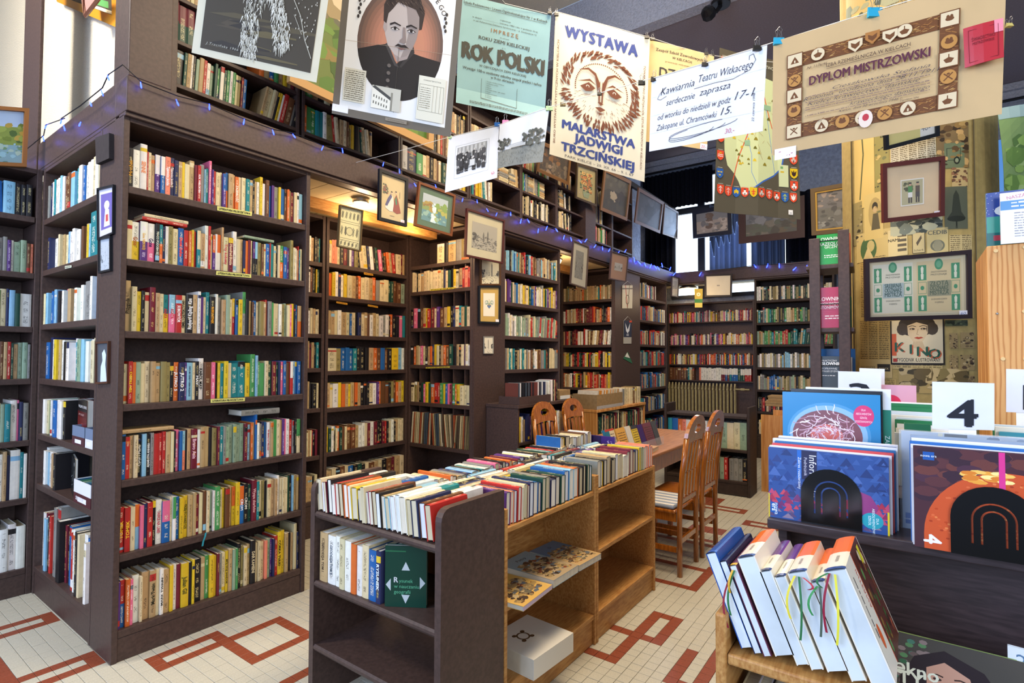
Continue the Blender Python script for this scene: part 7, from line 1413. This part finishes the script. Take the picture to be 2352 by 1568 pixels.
# ---------------------------------------------------------------- textbook counter
rk = thing('textbook_counter', 'dark veneered counter with rows of school textbooks', 'counter')
part('top_panel', DARKWOOD, rk, (1.70, 2.55, -1.2, .335, 1.012, 1.04), bevel=.003)
part('side_panel', DARKWOOD, rk, (1.735, 2.53, .29, .312, 0, 1.0115)); part('front_panel', DARKWOOD, rk, (1.80, 1.815, -1.19, .2895, .66, 1.0115)); part('shelf', DARKWOOD, rk, (1.60, 2.53, -1.19, .040, .62, .645), bevel=.003)
part('plinth', DARKWOOD, rk, (1.66, 1.68, -1.19, .04, 0, .6195)); part('step', DARKWOOD, rk, (1.92, 2.54, -1.19, .325, 1.0405, 1.10))
def arch_end(x, y, z, lab, R=.072, h=.155):
    """a black bookend with two arched slots cut through it"""
    t = thing('bookend', lab, 'bookend', 'black arched bookends', (x, y, z)); mb = MB()
    zc = h-R
    def band(r0, r1, n=16):
        for k in range(n):
            a, b = math.pi*k/n, math.pi*(k+1)/n
            q = [(0, r*math.cos(w), zc+r*math.sin(w)) for r, w in ((r1, a), (r1, b), (r0, b), (r0, a))]
            mb.prism(q, (.0018, 0, 0))
        for s in (-1, 1): mb.box(0, .0018, min(s*r0, s*r1), max(s*r0, s*r1), .030, zc)
    band(.0405, R); band(.0235, .0365)
    q = [(0, .0195*math.cos(math.pi*k/12), zc+.0195*math.sin(math.pi*k/12)) for k in range(13)] + [(0, -.0195, .03), (0, .0195, .03)]
    mb.prism(q, (.0018, 0, 0)); mb.box(0, .0018, -R, R, 0, .03); obj('plate', mb, BLACKPL, t)
    mb = MB(); mb.box(.002, .09, -R, R, 0, .0015); obj('foot', mb, BLACKPL, t)
arch_end(1.716, .178, 1.0405, 'black arched bookend in front of the blue and red informatics textbook'); arch_end(1.662, -.152, 1.0405, 'black arched bookend in front of the orange planet textbook', .078, .165)
def infor(A, W, H):
    r = random.Random(2); A.rect(0, 0, W, H, '#31508e'); A.hold = True
    for k in range(120): x, y, s = W*r.random(), H*r.uniform(0, .7), W*r.uniform(.015, .06); A.poly([(max(x-s, 0), y+s*.5), (min(x+s, W), y+s*.5), (x, max(y-s, 0))], r.choice(['#2c4684', '#3c5c9c', '#4a68a8', '#283c70', '#31447c']))
    for k in range(110): x, y, s = W*r.random(), H*r.uniform(.62, .9), W*r.uniform(.01, .05); A.poly([(max(x-s, 0), y+s*.5), (min(x+s, W), y+s*.5), (x, y-s)], r.choice(['#a8344c', '#b8486c', '#8a3058', '#6c3468', '#c04a5c']))
    for k in range(40): x, y, s = W*r.random(), H*r.uniform(.86, .97), W*r.uniform(.02, .06); A.poly([(max(x-s, 0), y+s*.4), (min(x+s, W), y+s*.4), (x, y-s*.5)], r.choice(['#6a5a7c', '#8a7a90', '#5a4a70']))
    A.hold = False; A.poly([(W*.74, H*.46), (W*.86, H*.52), (W*.92, H*.66), (W*.88, H*.8), (W*.74, H*.76)], '#8a3a74')
    A.rect(W*.26, 0, W*.295, H*.4, '#2c6ac0'); A.rect(W*.30, 0, W*.43, H*.4, '#2a2c4c'); A.text('Informatyka', W*.365, H*.06, .018, '#e8e8f0', anchor='l', rot=-math.pi/2); A.text('Podręcznik', W*.32, H*.1, .008, '#c8c8d8', anchor='l', rot=-math.pi/2); A.text('Zakres rozszerzony', W*.268, H*.1, .008, '#e0e8f8', anchor='l', rot=-math.pi/2)
    A.rect(0, H*.66, W*.01, H, '#e0c828'); A.rect(W*.985, H*.7, W, H, '#e0c828'); A.rect(W*.015, H*.78, W*.085, H*.93, '#2458a4'); A.text('nowa', W*.055, H*.79, .011, '#e8f0f4', anchor='l', rot=-math.pi/2); A.text('era', W*.03, H*.80, .012, '#e8f0f4', anchor='l', rot=-math.pi/2, bold=.03)
    A.ell(W*.87, H*.84, W*.085, H*.105, '#2c98a8', 26); [A.text(s, W*(.90-.03*k), H*.84, .006, '#e0f0f0', rot=-math.pi/2) for k, s in enumerate(('DLA', 'ABSOLWENTÓW', 'SZKÓŁ'))]
def planet(A, W, H):
    r = random.Random(4); A.rect(0, 0, W, H, '#4a2c34'); A.hold = True
    for k in range(60): x, y, s = W*r.random(), H*r.uniform(0, .5), W*.08; A.ell(min(max(x, s), W-s), max(y, s*.5), s, s*.5, r.choice(['#5a3438', '#3c2834', '#6a3c38', '#4c3040']), 9)
    A.hold = False; a = [(W*(.56+.50*math.cos(q)), H*(.85-.66*math.sin(q))) for q in [math.pi*k/24 for k in range(25)]]; A.poly([(max(0, min(W, x)), min(H, y)) for x, y in a]+[(W*.06, H), (W, H)], '#c8542c'); A.hold = True
    for k in range(260):
        q, d = math.pi*r.random(), r.uniform(.1, .97); x, y = W*(.56+.5*d*math.cos(q)), H*(.88-.62*d*math.sin(q))
        if x < W*.97: A.ell(x, y, W*.012, W*.008, r.choice(['#d8683c', '#b84420', '#e08048', '#a83c20', '#d0582c']), 6)
    for k in range(20): A.ell(W*r.uniform(.3, .55), H*r.uniform(.2, .3), W*.05, H*.02, r.choice(['#e8a040', '#f0c060', '#d88030', '#f8e090']), 8)
    A.hold = False; A.rect(W*.50, 0, W*.535, H*.4, '#d83c8c'); A.rect(W*.06, H*.05, W*.13, H*.13, '#2458a4'); A.text('nowa era', W*.095, H*.10, .006, '#e8f0f4'); A.text('4', W*.06, H*.86, .034, '#f0e8e8', anchor='l', rot=-math.pi/2, bold=.05)
def brain(A, W, H):
    r = random.Random(7); A.rect(0, 0, W, H, '#2a82b8'); A.ell(W*.48, H*.44, W*.43, H*.34, '#4c94c4', 34); A.ell(W*.48, H*.44, W*.40, H*.31, '#8ab4d4', 34); A.ell(W*.47, H*.45, W*.36, H*.27, '#7c4c54', 34)
    A.ell(W*.47, H*.45, W*.17, H*.12, '#c8645c', 20); A.hold = True
    for k in range(150):
        q = 6.283*r.random(); d = r.uniform(.1, 1); x, y = W*(.47+.34*d*math.cos(q)), H*(.45-.25*d*math.sin(q)); t = q+1.57+r.uniform(-.7, .7); pts = [(x, y)]
        for j in range(4): t += r.uniform(-.6, .6); x += W*.028*math.cos(t); y -= W*.028*math.sin(t); pts.append((x, y))
        A.line([(x, min(y, H*.99)) for x, y in pts], .0022, r.choice(['#e0d0d8', '#d0a8b8', '#f0e4ec', '#b88898']))
    A.hold = False; A.ell(W*.84, H*.22, W*.10, H*.11, '#d03c70', 28); [A.text(s, W*.84, H*(.17+.04*k), .0065, '#f4e0e8', width=W*w) for k, (s, w) in enumerate((('DLA', .04), ('ABSOLWENTÓW', .15), ('SZKÓŁ', .07), ('PODSTAWOWYCH', .16)))]
TG = 'school textbooks on the counter'
def tb_(x, y0, y1, z, h, t, c, lab, art=None, tilt=0, spine=None):
    M = fr((x, y0, z), (x, y1, z)) @ Matrix.Rotation(tilt, 4, 'X'); o = slab('textbook', M, y0-y1, h, t, c, lab, 'book', art, 'e8eaec', spine=spine); o['group'] = TG; return o
tb_(1.7195, .334, .046, 1.0405, .200, .012, '#31508e', 'blue and red informatics textbook at the front of the left bin', infor)
for k, c in enumerate(('#e4e0e4', '#c84a4c', '#2c6aa0', '#e8e8ec', '#3c8ab0', '#e0dccc', '#4a6a9a', '#e8e4e8', '#38708c', '#d8d8dc')): tb_(1.735+.0165*k, .334-.004*(k % 3), .04-.004*(k % 4), 1.0405, .203+.005*(k % 4), .0145, c, '%s textbook, %s behind the informatics cover' % (('white', 'red', 'deep blue', 'snow white', 'sky blue', 'ivory', 'slate blue', 'off white', 'teal blue', 'pale grey')[k], ordinal(k+1)))
tb_(1.935, .332, .07, 1.101, .29, .012, '#2a82b8', 'blue biology textbook with a glowing brain standing up behind the left bin', brain)
tb_(1.952, .31, .065, 1.101, .300, .012, '#1c1e22', 'black textbook just behind the brain cover'); tb_(1.97, .27, .045, 1.101, .306, .014, '#e8eaec', 'white textbook with a green spine tab behind the brain cover', lambda A, W, H: (A.rect(W*.9, H*.2, W, H, '#1c7a64'), A.text('ZAKRES', W*.93, H*.45, .012, '#d8e8e4', anchor='l', rot=-math.pi/2)))
tb_(1.667, -.005, -.32, 1.0405, .245, .012, '#4a2c34', 'orange planet textbook with a white 4 at the front of the right bin', planet)
for k, c in enumerate(('#e8eaee', '#d0d4dc', '#2c68b0', '#e4e6ea', '#8a9ab0', '#e0e4e8', '#3c60a0')): tb_(1.682+.0155*k, -.002+.002*(k % 3), -.33, 1.0405, .238+.006*(k % 5), .0135, c, '%s textbook, %s behind the planet cover' % (('white', 'pale grey', 'royal blue', 'bright white', 'dull blue', 'pearl white', 'dark blue')[k], ordinal(k+1)))
def pozn(A, W, H):
    A.rect(0, 0, W, H, '#a8b4c4'); A.rect(W*.28, 0, W*.42, H, '#2c3038'); A.text('Poznać', W*.33, H*.10, .026, '#e8e8ec', anchor='l', rot=-math.pi/2, bold=.03); A.text('Podręcznik do', W*.30, H*.1, .009, '#c8ccd4', anchor='l', rot=-math.pi/2); A.rect(W*.24, 0, W*.27, H, '#d0ccb4'); A.hold = True; r = random.Random(1)
    for k in range(60): A.ell(W*r.uniform(.55, .95), H*r.uniform(.02, .3), W*.03, H*.02, r.choice(['#5a6a84', '#7a8aa4', '#3c4c68', '#c0ccd8']), 7)
    A.hold = False; A.rect(W*.02, H*.84, W*.1, H*.95, '#2458a4'); A.text('nowa era', W*.06, H*.91, .006, '#e0e8f0')
tb_(1.83, .02, -.31, 1.0405, .262, .014, '#a8b4c4', 'grey photo textbook in a clear sleeve behind the right bin', pozn)
mb = MB(); mb.box(1.824, 1.846, -.315, .025, 1.0405, 1.305); tag(obj('plastic_sleeve', mb, CLEAR), 'clear plastic sleeve round the grey photo textbook', 'sleeve')
LAB2 = 'textbook with a white top edge filed in the rear bins'
for b, (x0, y0, y1) in enumerate(((2.10, .04, -.10), (2.05, -.20, -.42), (2.28, .06, -.14))):
    for k in range(9): c = R.choice(['#e4e6ea', '#e8eaee', '#d0d4d8', '#e0dcd0', '#2c7a50', '#c8d4e0', '#3c8a9c', '#c890a8', '#eceef0']); tb_(x0+.019*k, y0-.003*(k % 3), y1, 1.101, .165+.012*(k % 4)+.04*(b == 2), .016, c, 'pale textbook filed %s in the %s rear bin' % (ordinal(k+1), ('middle', 'right', 'far')[b]))
tb_(2.06, .015, -.05, 1.101, .20, .02, '#2c7a50', 'green textbook at the front of the middle rear bin'); tb_(2.46, .13, -.02, 1.101, .30, .012, '#d8a0b4', 'pink textbook with a red round sticker at the back', lambda A, W, H: A.ell(W*.5, H*.22, W*.2, H*.1, '#d02c50', 20))
def card(n, x, y0, y1, z0, z1, lab):
    def f(A, W, H): A.text(n, W*.5, H*.86, H*.56, '#20222c', bold=.05)
    o = slab('number_card', fr((x, y0, z0), (x, y1, z0)), y0-y1, z1-z0, .002, '#e4e6f0', lab, 'sign', f, m=PRINT); return o
card('4', 1.985, -.052, -.19, 1.101, 1.432, 'white card with a black number 4 between the bins') if False else None
def card2(n, q, x, lab, frac=.5, pole=True):
    c = px(*q, x=x); s = Sheet(c); t = thing('number_card', lab, 'sign', 'number cards on the textbook counter'); s.solid('card', PAPER, t, '#e4e6f0', 2, 2, .0015); A = Art(s.fn); A.text(n, s.W*.5, s.H*.93, s.H*frac, '#20222c', bold=.06, width=s.W*(.45 if n != '1' else .2)); A.done('number', t)
    a = s.pt(.5, 1); 
    mb = MB(); mb.box(a.x+.002, a.x+.004, a.y-.03, a.y+.03, 1.1, a.z+.03); obj('tab', mb, PAPER, t)
card2('4', ((2141, 876), (2284, 880), (2284, 988), (2141, 984)), 1.985, 'white card with a black number 4 on the counter', .58)
card2('3', ((1925, 852), (2024, 855), (2024, 932), (1925, 929)), 2.42, 'white card with a mostly hidden black number behind the brain book', .6)
card2('1', ((2311, 847), (2420, 850), (2420, 950), (2311, 946)), 2.30, 'white card with a black number 1 at the right edge', .6)
card2('', ((1974, 845), (2032, 847), (2032, 915), (1974, 912)), 2.5, 'blank looking white card rearmost on the counter', .5)
def model(A, W, H):
    A.rect(0, 0, W, H, '#4a4640'); A.poly([(0, H), (0, H*.7), (W*.25, H*.62), (W*.5, H)], '#a8c060'); r = random.Random(3); A.hold = True
    for k in range(50): A.ell(W*r.uniform(.03, .4), H*r.uniform(.05, .6), W*.03, H*.03, r.choice(['#3c6a4c', '#5a8a5c', '#6a5a58', '#8a7a78', '#4a7a68']), 7)
    A.hold = False; A.poly([(W*.18, H), (W*.2, H*.55), (W*.3, H*.25), (W*.5, H*.1), (W*.75, H*.25), (W*.9, H*.6), (W*.95, H)], '#2c2226'); A.poly([(W*.38, H*.35), (W*.5, H*.24), (W*.66, H*.36), (W*.7, H*.6), (W*.6, H*.82), (W*.48, H*.8), (W*.38, H*.6)], '#c89a84')
    for x in (.45, .60): A.ell(W*x, H*.46, W*.03, H*.018, '#3a2824', 10); A.line([(W*(x-.04), H*.42), (W*x, H*.405), (W*(x+.04), H*.42)], .003, '#3a2824')
    A.line([(W*.53, H*.48), (W*.52, H*.58), (W*.55, H*.59)], .002, '#a87864'); A.ell(W*.53, H*.67, W*.05, H*.016, '#a84c4c', 12); A.text('Piękno', W*.06, H*.40+.02, .03, '#e8ecd8', anchor='l', bold=.04); A.text('i TY', W*.12, H*.62, .03, '#e8ecd8', anchor='l', bold=.04)
slab('magazine', fr((1.63, .085, .6455), (1.63, -.20, .6455)) @ Matrix.Rotation(-.12, 4, 'X'), .285, .185, .008, '#8aa060', 'beauty magazine with a dark haired woman on the lower counter shelf', 'magazine', model)
slab('magazine', fr((1.66, -.17, .6455), (1.64, -.36, .6455)), .19, .21, .008, '#d8e0e8', 'pale blue magazine at the right edge of the lower counter shelf', 'magazine', lambda A, W, H: A.text('2.0', W*.2, H*.2, .03, '#5a7a9c'))

# ---------------------------------------------------------------- oak trolley with the leaning bibles of medicine
ot = thing('book_trolley', 'small oak trolley in front of the textbook counter', 'trolley')
part('side_panel', OAK, ot, (1.30, 1.66, .345, .37, 0, .912), bevel=.006); part('side_panel', OAK, ot, (1.30, 1.66, .045, .0695, 0, .79), bevel=.006)
part('shelf', OAK, ot, (1.305, 1.655, .07, .3445, .80, .825), bevel=.005); part('shelf', OAK, ot, (1.305, 1.655, .07, .3445, .45, .475), bevel=.005); part('plinth', OAK, ot, (1.33, 1.35, .07, .3445, 0, .4495))
def lean_book(i, y, t, L, W, col, top, low, tip, lab, ang, x0=1.325):
    """spine up, head towards the door, tilted to the right"""
    M = Matrix.Translation((x0, y, .8262)) @ Matrix.Rotation(-ang, 4, 'X') @ Matrix(((0, 0, 1, 0), (-1, 0, 0, 0), (0, -1, 0, W), (0, 0, 0, 1)))
    # local: x thickness (to -Y), y from the spine down, z along the spine away from the viewer
    cov, pag = MB(), MB(); M.translation += Vector((0, 0, t*math.sin(ang)))
    book_geo(cov, pag, M, t, W, L, lin(low), lin(top), .48, None, bands=[(0, .06, lin(tip))], pages=lin('cfd8dc'), soft=True)
    o = obj('textbook', cov, GLOSS); tag(o, lab, 'book', 'thick textbooks leaning on the oak trolley'); obj('page_block', pag, PAGES, o)
    A = Art(lambda x, y_, l: M @ Vector((t*.5+x, .0-.0006*l, y_))); A.text('', 0, 0, .01, '#000000')
    mb = MB(); q = lambda x, z: M @ Vector((t*x, -.0008, z))
    for k in range(6): mb.poly([q(.42, L*(.2+.03*k)), q(.42, L*(.21+.03*k)), q(.58, L*(.21+.03*k)), q(.58, L*(.2+.03*k))], lin('6a6258'))
    obj('title', mb, PRINT, o); return o, M
BK = [('#1c4a94', '#1c4a94', '#2c5cb0', .026, .215, 'royal blue textbook leaning leftmost on the oak trolley'), ('#1c2244', '#1c2244', '#2a2a50', .017, .205, 'navy textbook second on the oak trolley'), ('#5c2c44', '#5c2c44', '#d8b040', .017, .20, 'plum textbook with page tabs third on the oak trolley'), ('#e06a1c', '#e4dccc', '#24407c', .040, .215, 'thick orange and cream textbook fourth on the oak trolley'), ('#5a2c78', '#e0dccc', '#2c3c6c', .025, .20, 'purple and cream textbook fifth on the oak trolley'), ('#5a2c78', '#e0dccc', '#2c3c6c', .024, .195, 'purple and cream textbook sixth on the oak trolley'), ('#e06a1c', '#e0d8c8', '#24407c', .040, .205, 'thick orange and cream textbook seventh on the oak trolley'), ('#e06a1c', '#e0d8c8', '#24407c', .028, .20, 'thinner orange and cream textbook eighth on the oak trolley'), ('#e06a1c', '#e4dccc', '#24407c', .044, .225, 'thickest orange and cream textbook rightmost on the oak trolley')]
y = .318; ang = .38; MM = []; tp_ = None
for i, (tp, lw, tip, t, W, lab) in enumerate(BK):
    if tp_: y -= (tp_+.0014+(t-tp_)*math.sin(ang)**2)/math.cos(ang)
    tp_ = t
    o, M = lean_book(i, y, t, .235+.008*(i % 3), W, tp, tp, lw, tip, lab, ang); MM.append((M, t, W))
M, t, W = MM[-1]
A = Art(lambda x, y, l: M @ Vector((t+.0005*l, x, y))); A.rect(0, 0, W, .10, '#e0dcd0'); A.rect(0, .095, W, .10, '#d8602c'); A.rect(0, .10, W, .243, '#54291f')
r = random.Random(9)
for k in range(30): A.ell(r.uniform(.02, W-.02), r.uniform(.115, .23), .014, .010, r.choice(['#6a3420', '#3c5a2c', '#8a6a34', '#a8543c', '#d8c8a8', '#3a1c18', '#5a8a4c']), 8)
A.ell(.155, .05, .024, .014, '#d8602c', 18); A.text('INTERNA', .03, .085, .014, '#c85a4c', anchor='l'); A.scribble(.03, .15, .03, .006, '#3a3a44'); A.rect(.012, .19, .05, .215, '#d8d02c')
A.done('cover_print', bpy.data.objects[[o.name for o in bpy.data.objects if o.get('label', '').startswith('thickest orange')][0]], GLOSS)
def ribbon(i, col, dx, l, sw, lab):
    M, t, W = MM[i]; a = M @ Vector((t*.5, .006, -.001)); mb = MB(); n = 8; w = .0022; P = []
    for k in range(n+1): f = k/n; P.append(a+Vector((-.006-.012*math.sin(f*2.2), dx+sw*math.sin(f*2.6), -.004-l*f)))
    for p, q in zip(P, P[1:]):
        mb.poly([p+Vector((0, -w, 0)), q+Vector((0, -w, 0)), q+Vector((0, w, 0)), p+Vector((0, w, 0))], lin(col)); mb.poly([p+Vector((.0006, w, 0)), q+Vector((.0006, w, 0)), q+Vector((.0006, -w, 0)), p+Vector((.0006, -w, 0))], lin(col))
    par = [o for o in bpy.data.objects if o.get('label') == BK[i][5]][0]; o = obj('ribbon_marker', mb, PLAIN, par); o['label'] = lab
for q in ((2, '#c89c2c', .0, .05, .006, 'gold ribbon'), (2, '#2c6a3c', -.004, .10, .012, 'green ribbon'), (2, '#8a2434', -.002, .13, .02, 'dark red ribbon'), (6, '#2c6a3c', -.004, .13, -.006, 'green ribbon'), (6, '#d8c83c', .004, .09, .014, 'yellow ribbon'), (6, '#a02438', -.012, .02, -.02, 'red ribbon'), (7, '#3c8a4c', .0, .06, .016, 'green ribbon'), (7, '#4a5a4c', -.004, .10, -.004, 'grey green ribbon'), (8, '#8a1c34', .010, .12, .010, 'crimson ribbon'), (8, '#d8d03c', .0, .14, -.006, 'yellow ribbon'), (8, '#2c6a3c', .012, .03, .02, 'green ribbon')): ribbon(*q)
fill(FY(1.32, .33, .4755), .24, parse('c6 w5 k6 z5 g5 w5 c6 k5'), .25, .2, 'trolley_book', 'the lower trolley shelf', 'book', 'books on the lower trolley shelf', .05, tilt=None)

# ---------------------------------------------------------------- boxes and facing albums on the corner bookcase
def will(A, W, H):
    A.rect(0, 0, W, H, '#5a1816'); A.rect(0, 0, W, H*.28, '#1a1416'); A.text('WILLIAM B. IRVINE', W*.06, H*.20, .016, '#e0dcd8', anchor='l', bold=.04, width=W*1.02 if False else W*.9); A.text('AMY KNIGHT', W*.1, H*.38, .012, '#d8b0a8', anchor='l', width=W*.6)
    for k in range(9): A.rect(W*(.04+.105*k), H*.42, W*(.09+.105*k), H, '#7c2420')
    A.ring(W*.5, H*.66, .030, .006, '#a8443c', 18); A.poly([(W*.42, H*.6), (W*.5, H*.68), (W*.6, H*.58), (W*.55, H*.72), (W*.45, H*.72)], '#a8443c')
slab('album', fr((1.06, 3.92, 1.0035), (1.03, 3.66, 1.0035)) , .26, .245, .03, '#5a1816', 'black and red album with a white author name facing out of the corner bookcase', 'album', will)
def open_box(x, y0, y1, z, h, d, c1, c2, lab, lab_art=None):
    t = thing('card_box', lab, 'box'); m = MB()
    for b in ((x, x+.003, y1, y0), (x+d-.003, x+d, y1, y0), (x+.0031, x+d-.0031, y1, y1+.003), (x+.0031, x+d-.0031, y0-.003, y0)):
        m.box(*b, z+h*.45, z+h, lin(c1)); m.box(*b, z, z+h*.45, lin(c2))
    obj('side', m, PLAIN, t); part('base', PLAIN, t, (x+.0032, x+d-.0032, y1+.0032, y0-.0032, z, z+.003), col=lin(c2)); part('label', PAPER, t, (x-.001, x-.0002, y1+(y0-y1)*.25, y1+(y0-y1)*.75, z+h*.1, z+h*.3), col=lin('e4e2e8')); return t
open_box(1.004, 3.80, 3.60, 1.0035, .105, .16, '#6a7890', '#4c2a30', 'small blue and maroon card box before the facing red album')
open_box(1.004, 3.585, 3.47, 1.0035, .105, .16, '#6a7890', '#d8d8e0', 'small blue and white card box at the right of the maroon one')
slab('album', fr((1.07, 4.05, .6905), (1.02, 3.80, .6905)), .25, .22, .015, '#141a1e', 'black album with a chalk sketch facing out of the corner bookcase', 'album', lambda A, W, H: (A.line([(W*.1, H*.6), (W*.4, H*.5), (W*.5, H*.65), (W*.9, H*.3)], .003, '#a8b0b0'), A.line([(W*.2, H*.8), (W*.6, H*.7)], .002, '#8a9090'), A.ell(W*.85, H*.15, .012, .012, '#c8ccd0', 10)))
bx = open_box(1.003, 3.745, 3.475, .6905, .125, .18, '#dcdce4', '#4c2228', 'white and maroon card box full of small booklets in the corner bookcase')
A = Art(plane_fn(fr((1.0018, 3.745, .81), (1.0018, 3.475, .81)), .0004)); A.text('SENATOR', .10, .10, .020, '#e4e0e0', bold=.04); A.done('lettering', bx)
for k in range(16):
    c = R.choice(['3c7a5c', 'c8b890', 'a83c44', '2c5a78', 'd8d0c0', '8aa888', '5a8a9c']); m = MB(); m.box(1.01, 1.17, 3.482+.0158*k, 3.492+.0158*k, .694, .80+.008*(k % 3), lin(c)); tag(obj('booklet', m, PLAIN), 'small coloured booklet, %s from the post in the white and maroon box' % ordinal(k+1), 'booklet', 'booklets in the white and maroon box')
m = MB(); pts = [at(473, 1223, y=3.128), at(471, 1232, y=3.124), at(467, 1243, y=3.124), at(465, 1254, y=3.125)]
for a, b in zip(pts, pts[1:]):
    w = Vector((.0045, 0, 0)); m.poly([a-w, b-w, b+w, a+w], lin('2c8a9c')); m.poly([a-w+Vector((0, .001, 0)), a+w+Vector((0, .001, 0)), b+w+Vector((0, .001, 0)), b-w+Vector((0, .001, 0))], lin('2c8a9c'))
tag(obj('ribbon_marker', m, PLAIN), 'teal ribbon marker hanging over the second shelf up of the fiction bookcase', 'ribbon')
